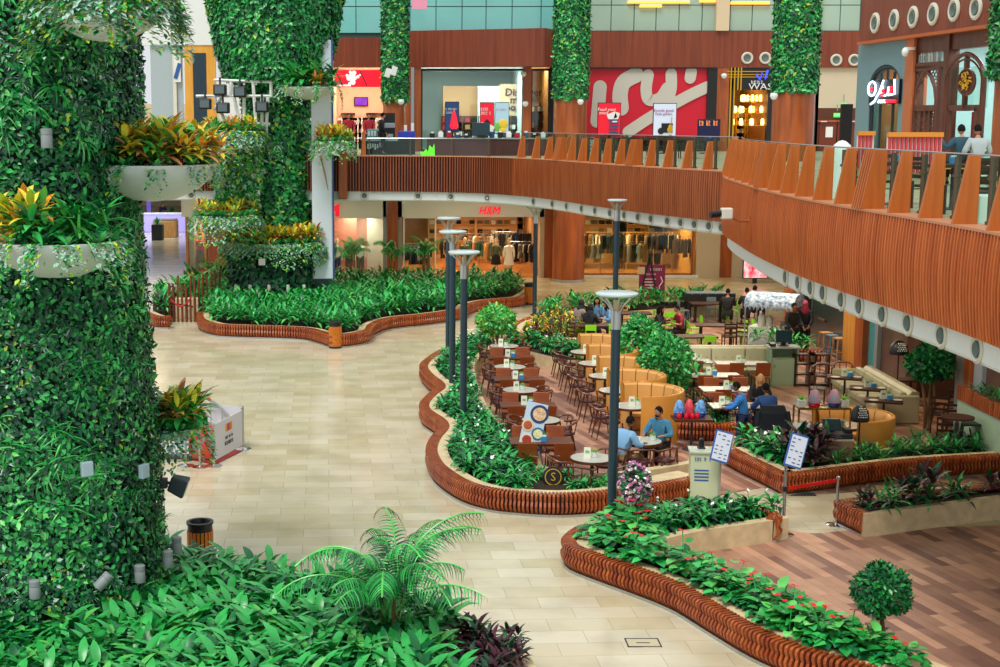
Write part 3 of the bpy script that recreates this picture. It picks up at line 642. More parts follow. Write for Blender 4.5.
# pink hanging banner corner top left
t=thing('hanging_banner','pink banner corner hanging at the top beside the slim green column','banner'); a,z=BK.sz(419,3,4); mb=MB(); BK.pbox(mb,412,-12,427,9,4,4.04,0); mb.build('banner_cloth',mat('banner_pink','#F09AB8',.6),t); mb=MB(); BK.box(mb,a-.6,a+.6,zat(-12)-.15,zat(-12)-.1,3.98,4.06); mb.build('rod',STEEL,t)
# air nozzles on the band
for u,v in ((747,58),(765,58),(836,60),(854,60)):
    a,z=BK.sz(u,v,.15); NZ.put(BK.pt(a,z,.17),0,'large round air nozzle on the far brown band near the restaurant and exit','air nozzles on the far brown band',1.35).rotation_euler=(PI/2,0,0)
# piers and shop walls
mb=MB()
for u0,u1,v0,v1,m in ((383,421,67,153,0),(411,414,68,140,2),(523.5,530.5,66,156,0),(550,588,66,160,1),(713,727,67,150,0),(769,816,67,160,1),(816,862,68,108,3),(816,862,108,160,4),(326,334,30,150,5)):
    BK.pbox(mb,u0,v0,u1,v1,-.3,.12 if m==0 else .2 if m==2 else .0,m,z0=(Zu if v1>=140 else None),z1=(zb if v0<=69 else None))
struct(mb.build('wall_far_upper',[BROWNCOL,BLACK,STEEL,CREAM,mat('dark_brown_wall','#5A2A14',.5),OFFW]))
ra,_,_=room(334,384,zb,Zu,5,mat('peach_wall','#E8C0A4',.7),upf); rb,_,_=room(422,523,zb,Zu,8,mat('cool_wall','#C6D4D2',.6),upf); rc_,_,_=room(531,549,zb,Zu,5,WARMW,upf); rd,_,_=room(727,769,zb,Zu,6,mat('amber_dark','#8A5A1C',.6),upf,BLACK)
for u,d,pw,c in ((359,2.2,190,(1,.85,.7)),(445,2.5,200,(.92,1,1)),(495,2.5,200,(.92,1,1)),(540,2,70,(1,.8,.5)),(748,3,150,(1,.7,.3))):
    a,_=BK.sz(u,100,-d); light_area('shop_ceiling_light',ptb(a,d,zb-.06),1.6,pw,c)
def bpart(u0,v0,u1,v1,d0,d1,m,name,par,bevel=0,z0=None,z1=None): return bk(u0,v0,u1,v1,d0,d1,m,name,par,z0,z1,bevel)
# red sign with a white emblem
t=thing('shop_sign','red illuminated sign with a white emblem over the peach shop upper left','shop sign'); bpart(334,70,382,87,.0,.12,RED,'sign_panel',t)
mb=MB()
for u0,u1 in ((336,343),(360,367)):
    (x0,z0),(x1,z1)=BK.sz(u0,71,.13),BK.sz(u1,86,.13); mb.tube([BK.pt(x0,z0,.13),BK.pt(x1,z1,.13)],.025,5)
mb.build('dark_slash',BLACK,t)
mb=MB(); ctr=BK.sz(352,78,.14)
for dx,dz,r in ((0,.08,.17),(.1,.24,.11),(-.13,.0,.14),(.04,-.2,.13),(.28,.06,.08),(.38,.14,.05),(-.24,.12,.07),(-.08,.28,.07),(-.12,-.26,.07),(.14,-.02,.08)): mb.ball(BK.pt(ctr[0]+dx,ctr[1]+dz,.13),r,8,6,0,(1,.15,1))
BK.pbox(mb,334.5,84.5,351,86.3,.12,.15); mb.build('emblem',EMW if False else mat('sign_white','#FFFFFF',.5,emit='#FFFFFF',es=.25),t)
t=thing('television','blue lit television on the peach shop back wall','television'); bpart(354,97,368,106,-4.95,-4.85,BLACK,'tv_frame',t); bpart(355,98,367,105,-4.86,-4.83,mat('tv_blue','#2A2CC0',.3,col2='#B02A58',scale=1.2,emit='#2020A0',es=.8),'screen',t)
for u0,u1,l in ((341,355,'left'),(366,381,'right')):
    t=thing('wall_display_bar','black display bar '+l+' of the pair on the peach shop wall','display bar'); bpart(u0,113,u1,114.6,-4.98,-4.7,BLACK,'bar',t)
for i,u in enumerate((345,359,375)):
    a,_=BK.sz(u,110,-4.6); shelf_unit(BK,a,4.6,1.75,(.35,.8,1.25),('left','middle','right')[i]+' pale shelves on the peach shop back wall',Zu,1.6,WHITE,(cR,cK,cW,cGr),seed=60+i)
# black counter and equipment on the balcony in front of the peach shop
CT=Plane((0,62),(1,0))
def ct(u0,v0,u1,v1,d0,d1,m,name,par,bevel=0,z0=None,z1=None,pl=None):
    mb=MB(); (pl or CT).pbox(mb,u0,v0,u1,v1,d0,d1,0,z0,z1); return mb.build(name,m,par,bevel=bevel)
t=thing('kiosk_counter','long black counter with pale top on the far balcony before the peach shop','counter'); ct(361,140,415,152,-.4,.4,BLACK,'counter_body',t,z0=Zu); ct(361,139,398,141,-.45,.5,mat('pale_stone','#9FC4BE',.3),'worktop',t)
mb=MB()
r=random.Random(3)
for k in range(7):
    a,z=CT.sz(368+k*2.4,146,.42); mb.box(CT.pt(a,z+r.uniform(-.03,.05),.41),(.06,.02,.16+r.uniform(0,.1)))
    mb.box(CT.pt(a,z-.04,.41),(.1,.02,.03))
mb.build('lettering',WHITE,t)
t=thing('blue_crate','blue crate with white tubs standing on the right end of the black balcony counter','crate'); ct(398,131,415,140,-.3,.3,mat('crate_blue','#2A3CB8',.4),'crate_body',t,bevel=.04); ct(404,125,407,131,-.1,.1,WHITE,'tub',t); ct(411,123,414,131,-.1,.1,WHITE,'tub',t)
t=thing('coffee_machine','dark coffee machine standing behind the black balcony counter','machine'); ct(384,113,395,139,-1.2,-.6,BLACK,'machine_body',t,z0=Zu); ct(384,123,395,128,-.6,-.5,GREY,'front_panel',t,bevel=.03); ct(386,134,393,137,-.6,-.4,STEEL,'drip_tray',t)
t=thing('counter_display','small glass display with drinks on the left end of the black balcony counter','display case'); ct(367,129,380,139,-.2,.2,mat('display_aqua','#6FA8A8',.2),'case_body',t,bevel=.03)
for k in range(4): ct(368+k*3,131,370+k*3,136,.2,.26,WHITE,'cup',t,bevel=.02)
# shop B: black framed window, warm niche, lettering
t=glazing('shop_window',421.5,523,Zu,zb-.05,'large black framed shop window with cool white interior on the upper level',frame=BLACK,fw=.1,mull=())
t=glazing('shop_window',531,549,Zu,zb-.05,'narrow black framed shop window left of the middle green column',frame=BLACK,fw=.1)
mb=MB(); BK.pbox(mb,443,86,478,151,-6.5,-5,0,z0=Zu); BK.pbox(mb,478,86,523,151,-7,-4.5,1,z0=Zu); struct(mb.build('wall_shop',[mat('niche_tan','#C08A5E',.7),mat('cool_panel','#CFDEDC',.6)]))
t=thing('wall_lettering','brown lettering on the warm upper shop wall beside the door frame','lettering'); LET=mat('letter_brown','#5A2028',.6); bpart(500,84,524,116,-4.5,-4.42,mat('letter_panel','#D9B48E',.6),'panel',t)
for k,(s_,v) in enumerate((('Discover',92.5),('more',100),('postcards',107.5))):
    a,z=BK.sz(505 if k!=1 else 510,v,-4.4); text(s_,.52,LET,t,BK.pt(a,z,-4.38),align='LEFT',ext=.01,bold=.012)
for i,u in enumerate((452,468,512,521)):
    a,_=BK.sz(u,130,-4.2); shelf_unit(BK,a,3.9 if i>1 else 4.7,1.1,(.3,.65,1.0,1.35),('first','second','third','fourth')[i]+' dark book shelf from the left in the big upper shop window',Zu,1.7,mat('shelf_brown','#5A3018',.5),(cR,cW,cB,cT,cK),seed=70+i,hh=.24)
for i,u in enumerate((536,545)):
    a,_=BK.sz(u,130,-3.2); shelf_unit(BK,a,3.2,.9,(.3,.7,1.1,1.5,1.9),('left','right')[i]+' shelf in the narrow window by the middle green column',Zu,2.2,mat('shelf_brown','#5A3018',.5),(cR,cW,cB,cT,cK),seed=80+i,hh=.24)
# advertising screens standing on the balcony
SCR=Plane((0,63.5),(1,0))
def screen(u0,v0,u1,v1,m,lab,art):
    t=thing('advertising_screen',lab,'screen'); ct(u0,v0,u1,v1,-.12,0,BLACK,'screen_body',t,pl=SCR,bevel=.02); ct(u0+.6,v0+.8,u1-.6,v1-1,0,.012,m,'display',t,pl=SCR)
    um=(u0+u1)/2; ct(um-1.2,v1,um+1.2,v1+16,-.1,-.02,BLACK,'stand',t,z0=Zu,pl=SCR); a,_=SCR.sz(um,100); mb=MB(); mb.box(SCR.pt(a,Zu+.02,0),(.6,.5,.04)); mb.build('base',BLACK,t)
    art(t); return t
def spt(u,v,d=.03): a,z=SCR.sz(u,v,d); return SCR.pt(a,z,d)
def art_blue(t):
    marks(9,.5,.1,WHITE,t,spt(451,109),seed=2); marks(7,.42,.1,WHITE,t,spt(450.5,112.5),seed=3); mb=MB(); mb.lathe([(.13,0),(.2,.1),(.1,.6),(.06,.75),(.001,.85)],10,spt(454,129,.03),M=None); o=mb.build('figure',RED,t)
def art_red(t):
    marks(4,.34,.14,WHITE,t,spt(484.5,109),seed=4); marks(6,.46,.14,WHITE,t,spt(486,113),seed=5); mb=MB(); mb.box(spt(484,128),(.3,.04,.5)); mb.box(spt(490,129),(.3,.04,.36),ry=.5); mb.build('figure',WHITE,t); mb=MB(); mb.box(spt(487,123),(.25,.04,.25),ry=.7); mb.build('figure',BLACK,t)
def art_pale(t):
    marks(8,.46,.08,mat('pink_letters','#D878A8',.5),t,spt(501,109.5),seed=6); mb=MB(); mb.ball(spt(498,127),.2,8,6,0,(1,.2,1)); mb.build('figure',mat('toy_green','#6EC048',.5),t); mb=MB(); mb.ball(spt(503,124),.22,8,6,0,(1,.2,1)); mb.ball(spt(502,130),.2,8,6,0,(1,.2,.6)); mb.build('figure',mat('toy_yellow','#F0C83A',.5),t)
def art_read(t):
    text('Feed your',.2,WHITE,t,spt(607,109.5)); text('mind.',.2,WHITE,t,spt(604,113))
    mb=MB(); r=random.Random(1)
    for k in range(5): mb.box(spt(613.5+r.uniform(-.5,.5),120+k*3.1,.04),(.42,.03,.07))
    mb.build('figure',cB,t); mb=MB(); mb.box(spt(612,116,.035),(.4,.03,.28),ry=-.4); mb.box(spt(616,118,.035),(.2,.03,.5),ry=.3); mb.build('figure',WHITE,t)
def art_guitar(t):
    text('Sounds good.',.17,mat('letters_violet','#A85A88',.5),t,spt(664,110.5)); text('Feels golden.',.15,mat('letters_violet','#A85A88',.5),t,spt(664,114)); mb=MB(); mb.box(spt(667,128),(.5,.04,.42)); mb.ball(spt(661,131,.04),.15,8,6,0,(1,.2,1)); mb.build('figure',BLACK,t); mb=MB(); mb.ball(spt(670,130,.05),.13,8,6,0,(1,.2,1)); mb.ball(spt(670.5,127,.05),.1,8,6,0,(1,.2,1)); mb.tube([spt(671,125,.05),spt(672,117,.05)],.02,5); mb.build('figure',GOLD,t)
def art_dark(t): marks(8,.85,.24,mat('letters_orange','#F08A3A',.5,emit='#F08A3A',es=.8),t,spt(708.5,123),seed=7); marks(4,.3,.1,mat('letters_blue','#4A7AE8',.5,emit='#3A6AE8',es=.8),t,spt(708.5,137),seed=8)
dsp=lambda n,c,c2=None: mat(n,c,.35,emit=c,es=.35)
screen(445,101.5,459,132,dsp('display_navy','#1E3A66'),'dark blue advertising screen with a red figure, leftmost on the far balcony',art_blue)
screen(480,102,494,133,dsp('display_red','#D8142E'),'red advertising screen with white and black shapes beside a pale screen',art_red)
screen(494.8,102,509,134,dsp('display_pale','#9CC0CC'),'pale blue advertising screen with toy shapes right of a red screen',art_pale)
screen(598,102.5,620.5,136,dsp('display_red2','#D8102E'),'red advertising screen with striped books before the red shop front',art_read)
screen(653.5,103,676,137,dsp('display_grey','#BFCBDD'),'pale advertising screen with a guitar before the red shop front',art_guitar)
screen(698,119,720,141,dsp('display_black','#10123A'),'small dark advertising screen with orange script right of the red shop front',art_dark)
# red shop front with pale script strokes
mb=MB(); BK.pbox(mb,586,67,714,138,-.3,.02,0,z1=zb); BK.pbox(mb,586,67,716,68.5,.02,.2,1,z1=zb); BK.pbox(mb,708,67,715,150,.02,.14,1,z0=Zu,z1=zb); struct(mb.build('wall_far_upper',[REDP,BLACK]))
mb=MB(); BK.pbox(mb,586,138,714,152,-3.5,-3.4,0,z0=Zu); struct(mb.build('wall_shop',[mat('dim_shop','#3A2A20',.6)]))
glazing('shop_window',588,712,Zu,zat(138),'low glazed front under the red panel on the upper level',mull=(612,640,668,694),frame=BLACK,fw=.05,d=.05)
t=thing('shop_sign','giant pale script letters across the red upper shop front','shop sign')
SK=[0]
def stroke(pts,w):
    """flat round-ended band along photo points, w in photo pixels"""
    q=[Vector(BK.sz(u,v,.03)) for u,v in pts]; q=smooth_path([(x,z) for x,z in q],.08); ns=normals(q); hw=w/2/20.4
    L=[(p+n*hw) for p,n in zip(q,ns)]; R=[(p-n*hw) for p,n in zip(q,ns)]; mb=MB()
    def cap(p,t): a0=math.atan2(t.y,t.x); return [(p.x+hw*math.cos(a0+PI/2-PI*k/8),p.y+hw*math.sin(a0+PI/2-PI*k/8)) for k in range(1,8)]
    poly=[(p.x,p.y) for p in R]+cap(q[-1],q[-1]-q[-2])+[(p.x,p.y) for p in L[::-1]]+cap(q[0],q[0]-q[1])
    SK[0]+=1; dk_=.007*SK[0]
    # strips keep the band well-formed where it bends
    vs=[];fs=[]
    for a,b in zip(L,R):
        for d in (.03,.05+dk_): vs+= [tuple(BK.pt(a.x,a.y,d)),tuple(BK.pt(b.x,b.y,d))]
    for i in range(len(L)-1):
        o=i*4; fs+= [(o+2,o+6,o+7,o+3),(o,o+4,o+6,o+2),(o+1,o+3,o+7,o+5)]
    mb.add(vs,fs)
    for p in (q[0],q[-1]): mb.lathe([(hw,.02),(hw,.047+dk_)],16,M=Matrix.Translation((p.x,68,p.y))@Matrix.Rotation(PI/2,4,'X'))
    mb.build('letter_stroke',mat('script_pale','#C3C0B4',.5),t)
stroke([(597,121),(598.5,105),(600,87)],13); stroke([(621,108),(620,94),(624,82),(636,75)],15)
stroke([(648,75),(646,90),(649,100),(660,98),(667,88)],11); stroke([(671,74),(671,88),(668,100)],11); stroke([(691,72),(690,78)],11)
stroke([(628,132),(646,120),(668,107),(690,95),(707,87)],11); stroke([(592,150),(592.5,141)],8)
# restaurant front: black with gold uprights, blue emblem, lettering, chandelier
mb=MB(); BK.pbox(mb,726,68,770,90,-.1,.1,0,z1=zb); BK.pbox(mb,726,68,732,150,-.1,.1,0,z0=Zu,z1=zb); struct(mb.build('wall_far_upper',[BLACK]))
t=thing('restaurant_sign','black restaurant sign with blue emblem and white lettering beside the green column','shop sign')
mb=MB()
for u in (730,733.5,737,740): a,_=BK.sz(u,90); BK.box(mb,a-.03,a+.03,Zu if u<736 else zat(90),zb,.1,.16)
for v in (71.5,74.5,77): BK.pbox(mb,727,v-.4,768,v+.4,.1,.14)
mb.build('gold_bar',GOLD,t)
def bpt(u,v,d=.15): a,z=BK.sz(u,v,d); return BK.pt(a,z,d)
mb=MB(); mb.tube([bpt(756,74),bpt(760,80),bpt(762,73),bpt(765,79),bpt(768,70)],.06,6); mb.build('emblem',mat('emblem_blue','#4A5AE0',.4,emit='#3A4AE8',es=1),t)
marks(4,.6,.16,WHITE,t,bpt(757,82),seed=9); text('WASA',.42,WHITE,t,bpt(748.5,86.8),align='LEFT',sx=1.25)
a,_=BK.sz(752,105,-2); p=BK.pt(a,zat(97),-2.0)
t=thing('chandelier','tiered glowing chandelier inside the black and gold restaurant front','chandelier',p)
for k,(r_,z,n) in enumerate(((1.15,-1.35,14),(.85,-.75,10),(.5,-.2,7))):
    mb=MB(); mb.tube([(r_*math.cos(2*PI*i/24),r_*math.sin(2*PI*i/24),z) for i in range(24)],.03,5,closed=True); mb.tube([(0,0,z),(0,0,z+.6)],.03,6)
    for i in range(4): mb.tube([(0,0,z+.3),(r_*math.cos(PI/2*i),r_*math.sin(PI/2*i),z)],.018,5)
    mb.build('ring',GOLD,t)
    for i in range(n): mb=MB(); q=(r_*math.cos(2*PI*i/n),r_*math.sin(2*PI*i/n),z); mb.lathe([(.06,.02),(.085,.1),(.07,.3),(.03,.34)],8,q); mb.build('lamp_shade',EMWARM,t)
mb=MB(); mb.cyl((0,0,.3),.02,.9,6); mb.build('stem',GOLD,t)
for i,(u,v) in enumerate(((735,133),(746,136),(757,134))):
    a,_=BK.sz(u,v,-4); shelf_unit(BK,a,4.2,1.0,(.4,.8,1.2,1.6),('left','middle','right')[i]+' amber bottle shelf inside the black and gold restaurant',Zu,2.0,GOLD,(cT,cW,cK),seed=90+i,hh=.22)
# exit corridor: wooden double door, exit signs, dark totem
t=thing('double_door','brown wooden double door with paper notices at the end of the exit corridor','door')
for u0,u1 in ((820,836.5),(837,855)):
    d=bpart(u0,122,u1,150,0,.06,mat('door_wood','#6E2C10',.4),'door_leaf',t,z0=Zu); (a,z)=BK.sz((u0+u1)/2+2,131,.07); mb=MB(); BK.box(mb,a-.22,a+.12,z-.3,z+.2,.06,.075); mb.build('notice',WHITE,d)
mb=MB(); BK.pbox(mb,818,120,857,122,0,.12); mb.build('door_frame',BROWNCOL,t); mb=MB(); BK.pbox(mb,821,121,827,122,.12,.2); BK.pbox(mb,849,121,855,122,.12,.2); mb.build('door_closer',OFFW,t)
for u,v,l in ((844,105,'small green exit sign on the beige corridor wall above another'),(837.5,115,'larger green exit sign over the wooden double door')):
    t=thing('exit_sign',l,'exit sign'); s_=3.4 if v>110 else 2.4; bpart(u-s_,v-2,u+s_,v+2.2,.1,.18,mat('exit_green','#2FC04A',.4,emit='#3ADA50',es=1.2),'sign_panel',t); a,z=BK.sz(u,v,.2); text('EXIT',.16,WHITE,t,BK.pt(a,z,.19)); mb=MB(); BK.box(mb,a-.02,a+.02,z+.2,z+.5,.12,.15); mb.build('bracket',GREY,t)
p=Q(846,124,50); t=thing('information_totem','slim dark totem standing on the upper floor before the exit corridor','totem',(p.x,p.y,Zu)); mb=MB(); mb.box((0,0,1.05),(.42,.12,2.0)); mb.build('totem_body',BLACK,t,bevel=.02); mb=MB(); mb.box((0,0,.03),(.6,.4,.06)); mb.build('base',DGREY,t)
# left yellow shop wall behind the columns
mb=MB(); BK.pbox(mb,184,45,217,152,-.3,0,0,z0=Zu); BK.pbox(mb,140,-20,220,45,-.4,.05,2,z1=14.5); BK.pbox(mb,192.5,53,207,116,-.02,.04,1,z0=Zu); BK.pbox(mb,150,45,184,152,-.4,-.1,3,z0=Zu); BK.pbox(mb,172,48,178,152,-.05,.05,4,z0=Zu); BK.pbox(mb,217,-20,330,152,-.4,-.2,2,z0=Zu,z1=14.5); struct(mb.build('wall_far_upper',[wood('yellow_timber','#D9962E','#EAB04A',.45,.6,6,'Z'),mat('door_navy','#1E3444',.4),WHITE,mat('cool_glass_wall','#A9B8BC',.2),OFFW]))
t=thing('shop_poster','white poster with a blue shape beside the yellow timber wall','poster'); bpart(174,55,181,82,.05,.1,WHITE,'poster_board',t); a,z=BK.sz(177.5,71,.12); mb=MB(); mb.box(BK.pt(a,z,.12),(.18,.02,.75),ry=.3); mb.build('figure',mat('figure_blue','#2A5AA0',.5),t)
# ================================================================ UPPER RIGHT WALL
RA=Vector((14.72,45)); RB=Vector((15.45,36))
RW=Plane((RA.x,RA.y),(RB.x-RA.x,RB.y-RA.y))
zbR=RW.sz(880,41)[1]
A1=RW.sz(1040,100)[0]+4
mb=MB(); RW.box(mb,0,A1,zbR,zbR+4.5,-.3,.25,0); struct(mb.build('wall_right_upper',[BANDW]))
mb=MB(); RW.box(mb,0,A1,zbR-.07,zbR+.02,-.1,.32,0); struct(mb.build('trim_9',[mat('orange_trim','#B85A24',.4)]))
def rw(mb,u0,u1,z0,z1,d0,d1,mi=0): RW.box(mb,RW.sz(u0,100,d1)[0],RW.sz(u1,100,d1)[0],z0,z1,d0,d1,mi)
mb=MB(); rw(mb,856,869.5,Zu,zbR,-.3,.1); rw(mb,898.5,903,Zu,zbR,-.3,.1)
# wall around the arched window
s0=RW.sz(869,100,.1)[0]; s1=RW.sz(899,100,.1)[0]; zs=RW.sz(884,84)[1]; zc=RW.sz(884,65)[1]
n=14; vs=[];fs=[]
for i in range(n+1):
    a=PI*i/n; x=(s0+s1)/2-(s1-s0)/2*math.cos(a); z=zs+(zc-zs)*math.sin(a)
    for d in (-.25,.1): vs+= [tuple(RW.pt(x,z,d)),tuple(RW.pt(x,zbR,d))]
for i in range(n):
    o=i*4; fs+= [(o+2,o+6,o+7,o+3),(o,o+4,o+6,o+2)]
mb.add(vs,fs); struct(mb.build('wall_right_upper',[mat('slate_teal_wall','#6F8F96',.6)]))
mb=MB(); RW.box(mb,s0-.35,s0-.2,Zu,zbR,-3,-.3,0); RW.box(mb,s0,s1+.2,Zu,zbR,-3.1,-3,0); RW.box(mb,s0+.3,s1-.6,Zu,Zu+.9,-.9,-.6,1); struct(mb.build('wall_shop',[mat('brick_tan','#A87848',.7),WHITE]))
t=thing('arched_window','tall black framed arched window in the slate teal wall','window'); mb=MB()
mb.tube([RW.pt(s0+.05,Zu,.02)]+[RW.pt((s0+s1)/2-(s1-s0-.1)/2*math.cos(PI*i/12),zs+(zc-zs-.06)*math.sin(PI*i/12),.02) for i in range(13)]+[RW.pt(s1-.05,Zu,.02)],.07,6)
for f in (.3,.72): x=s0+(s1-s0)*f; mb.tube([RW.pt(x,Zu,.0),RW.pt(x,zs+.35,.0)],.045,6)
mb.tube([RW.pt((s0+s1)/2,zs,0),RW.pt((s0+s1)/2,zc,0)],.045,6); mb.build('window_frame',DARKST,t); mb=MB(); RW.box(mb,s0+.05,s1-.05,Zu,zs,-.06,-.045); mb.build('glass_pane',GLASS,t)
light_area('shop_ceiling_light',RW.pt((s0+s1)/2,zs+.6,-1.6),1.2,60,(1,.85,.65))
t=thing('neon_sign','black sign with white blue and red neon script over the arched window','neon sign')
zA=RW.sz(884,80,.2)[1]; zBn=RW.sz(884,104,.2)[1]; sA=RW.sz(869,92,.2)[0]; sB=RW.sz(899,92,.2)[0]
mb=MB(); RW.box(mb,sA,sB,zBn,zA,.12,.2); mb.build('sign_panel',mat('sign_navy','#0C1424',.3),t)
def npt(f,g): return RW.pt(sA+(sB-sA)*f,zA+(zBn-zA)*g,.24)
NEW=mat('neon_white','#FFFFFF',.4,emit='#BFE4FF',es=3); NER=mat('neon_red','#FF2030',.4,emit='#FF1828',es=2.5)
mb=MB(); mb.tube([npt(.14+.13*math.cos(a),.34+.3*math.sin(a)) for a in [2*PI*i/16 for i in range(16)]],.03,6,closed=True); mb.tube([npt(.52,.02),npt(.40,.5),npt(.24,.88),npt(.12,1.0)],.03,6); mb.tube([npt(.5,.25),npt(.47,.62),npt(.56,.66),npt(.68,.62),npt(.7,.3)],.03,6); mb.tube([npt(.88,.0),npt(.9,.6),npt(.72,.64)],.03,6); mb.build('neon_tube',NEW,t,smooth=True)
mb=MB()
for f,g in ((.15,.36),(.52,.45),(.5,.62),(.56,.62),(.78,.36),(.78,.5)): mb.ball(npt(f,g),.06,8,6)
for k in range(5): mb.tube([npt(.62+k*.07,.86),npt(.66+k*.07,.92)],.035,5)
mb.build('neon_tube',NER,t); mb=MB()
for k in range(4): mb.tube([npt(.38+k*.07,.94),npt(.41+k*.07,.84)],.03,5)
mb.build('neon_tube',NEW,t)
# orange pier with a camera, dark carved screen, glazed arch
mb=MB(); rw(mb,903,911,Zu,zbR,-.3,.16); struct(mb.build('wall_right_upper',[mat('orange_pier','#B8663A',.45)]))
q=RW.sz(902,52,.5); t=thing('security_camera','white security camera high on the orange pier of the upper right wall','security camera',RW.pt(q[0],q[1],.4)); mb=MB(); mb.ball((0,0,0),.11,10,8,0,(1,1,1.2)); mb.build('housing',WHITE,t,smooth=True); mb=MB(); mb.box((.12,0,.1),(.3,.08,.08)); mb.build('bracket',OFFW,t)
DARKW=wood('carved_wood','#4A2418','#6A3A28',.45,1,8,'Z')
mb=MB(); rw(mb,912,1100,zbR-.5,zbR,-.2,.05); rw(mb,911,914,Zu,zbR,-.2,.08); rw(mb,941,946,Zu,zbR,-.2,.12); rw(mb,914,946,RW.sz(930,66)[1]-.06,RW.sz(930,66)[1]+.1,-.2,.1); struct(mb.build('wall_right_upper',[DARKW]))
mb=MB(); sp_=RW.sz(911,100)[0]; RW.box(mb,sp_-.2,sp_-.05,Zu,zbR,-4,-.3); RW.box(mb,sp_,A1,Zu,zbR,-4.1,-4); struct(mb.build('wall_shop',[mat('shop_pale_back','#A9CCCC',.6)]))
light_area('shop_ceiling_light',RW.pt(RW.sz(950,80)[0],zbR-.3,-1.4),2,150,(.8,1,1))
t=thing('shop_sign','pale sign with white lettering above the carved wooden arch','shop sign'); z=RW.sz(928,57)[1]; x0=RW.sz(913,57)[0]; x1=RW.sz(941,57)[0]; mb=MB(); RW.box(mb,x0,x1,z-.28,z+.28,-.1,-.02); mb.build('sign_panel',mat('sign_glass','#8FA09A',.2),t); marks(9,(x1-x0)*.85,.3,WHITE,t,RW.pt((x0+x1)/2,z,.0),rot=(PI/2,0,RW.rz),seed=10)
# carved lattice: pointed arch in a pierced panel
t=thing('carved_screen','dark carved lattice screen with a pointed arch on the upper right wall','screen wall'); x0=RW.sz(914,100)[0]; x1=RW.sz(941,100)[0]; zt_=RW.sz(928,68)[1]; zm=RW.sz(928,108)[1]; xm=(x0+x1)/2; hw=(x1-x0)/2; hh_=zt_-zm
mb=MB()
for sx in(-1,1):
    mb.tube([RW.pt(xm+sx*(hw-.18),Zu,.05),RW.pt(xm+sx*(hw-.18),zm+hh_*.2,.05),RW.pt(xm+sx*(hw*.66),zm+hh_*.5,.05),RW.pt(xm+sx*hw*.36,zm+hh_*.76,.05),RW.pt(xm,zm+hh_*.94,.05)],.06,6)
    mb.tube([RW.pt(xm+sx*(hw-.03),Zu,.05),RW.pt(xm+sx*(hw-.03),zt_,.05)],.08,6)
RW.box(mb,x0,x1,zm-.08,zm+.08,-.05,.1); RW.box(mb,x0,x1,zt_-.08,zt_+.06,-.05,.1)
for f in (.33,.5,.67): RW.box(mb,x0+(x1-x0)*f-.05,x0+(x1-x0)*f+.05,Zu,zm,-.03,.06)
mb.build('arch_frame',DARKW,t)
mb=MB(); r=random.Random(9)
def lat(fx,z,s): 
    c=RW.pt(fx,z,.0); ex=RW.e*s
    for a in (PI/4,-PI/4):
        d=Vector((RW.e.x*math.cos(a),RW.e.y*math.cos(a),math.sin(a)))*s; mb.tube([c-d,c+d],.018,4)
nx=9; st_=(x1-x0)/nx
for i in range(nx):
    z=Zu+st_/2
    while z<zt_:
        fx=x0+(i+.5)*st_; k=abs(fx-xm)/hw
        openarch=z>zm and z< zm+hh_*(.9-1.0*k**1.5) and k<.8
        if not openarch: lat(fx,z,st_*.62)
        z+=st_
mb.build('lattice',DARKW,t)
t=thing('arched_shopfront','tall glazed arch with dark wood frame and inner doorway at upper right','shop front'); x0=RW.sz(948,100)[0]; x1=RW.sz(987,100)[0]; zt_=RW.sz(966,54)[1]; zsp=RW.sz(966,82)[1]; xm=(x0+x1)/2; hw=(x1-x0)/2
for dd,m_ in ((0,.06),(.14,.03)):
    mb=MB(); mb.tube([RW.pt(xm-hw+dd,Zu,.1)]+[RW.pt(xm-(hw-dd)*math.cos(PI*i/16),zsp+(zt_-dd-zsp)*math.sin(PI*i/16)*(.86+.14*(1-abs(i-8)/8)),.1) for i in range(17)]+[RW.pt(xm+hw-dd,Zu,.1)],m_,6); mb.build('arch_frame',DARKW,t,smooth=True)
mb=MB(); d0=RW.sz(951,110)[0]; d1=RW.sz(979,110)[0]; zd=RW.sz(965,108)[1]
for x in (d0,d1): RW.box(mb,x-.08,x+.08,Zu,zd,.0,.1)
RW.box(mb,d0-.1,d1+.1,zd-.08,zd+.08,.0,.1); RW.box(mb,xm-.05,xm+.05,zd,zt_,.0,.12); mb.build('door_frame',DARKW,t)
mb=MB(); RW.box(mb,x0,x1,zd,zsp+.4,-.02,0); mb.build('glass_pane',GLASS,t)
mb=MB(); RW.box(mb,d0+.1,d0+.55,Zu,zd-.1,-.6,-.55); mb.build('inner_banner',cR,t); mb=MB(); RW.box(mb,d0+.75,d0+1.0,Zu+1.0,zd-.6,-1.0,-.9); RW.box(mb,d0+1.05,d0+1.3,Zu+1.0,zd-.6,-1.0,-.9); mb.build('inner_poster',WHITE,t)
q=RW.sz(967,82,.3); t=thing('round_emblem','oval brown sign with gold calligraphy in the upper right glazed arch','shop sign'); M=Matrix.Translation(RW.pt(q[0],q[1],.3))@Matrix.Rotation(RW.rz+.35,4,'Z')@Matrix.Rotation(PI/2,4,'X'); rr=.29
zr=(RW.sz(967,69)[1]-RW.sz(967,96)[1])/2; M=M@Matrix.Diagonal((rr,zr,1,1)); mb=MB(); mb.lathe([(0,.02),(.85,.02),(.9,.05),(1,.05),(1,-.03),(0,-.03)],28,M=M); mb.build('sign_disc',DARKW,t,smooth=True)
mb=MB(); r=random.Random(5)
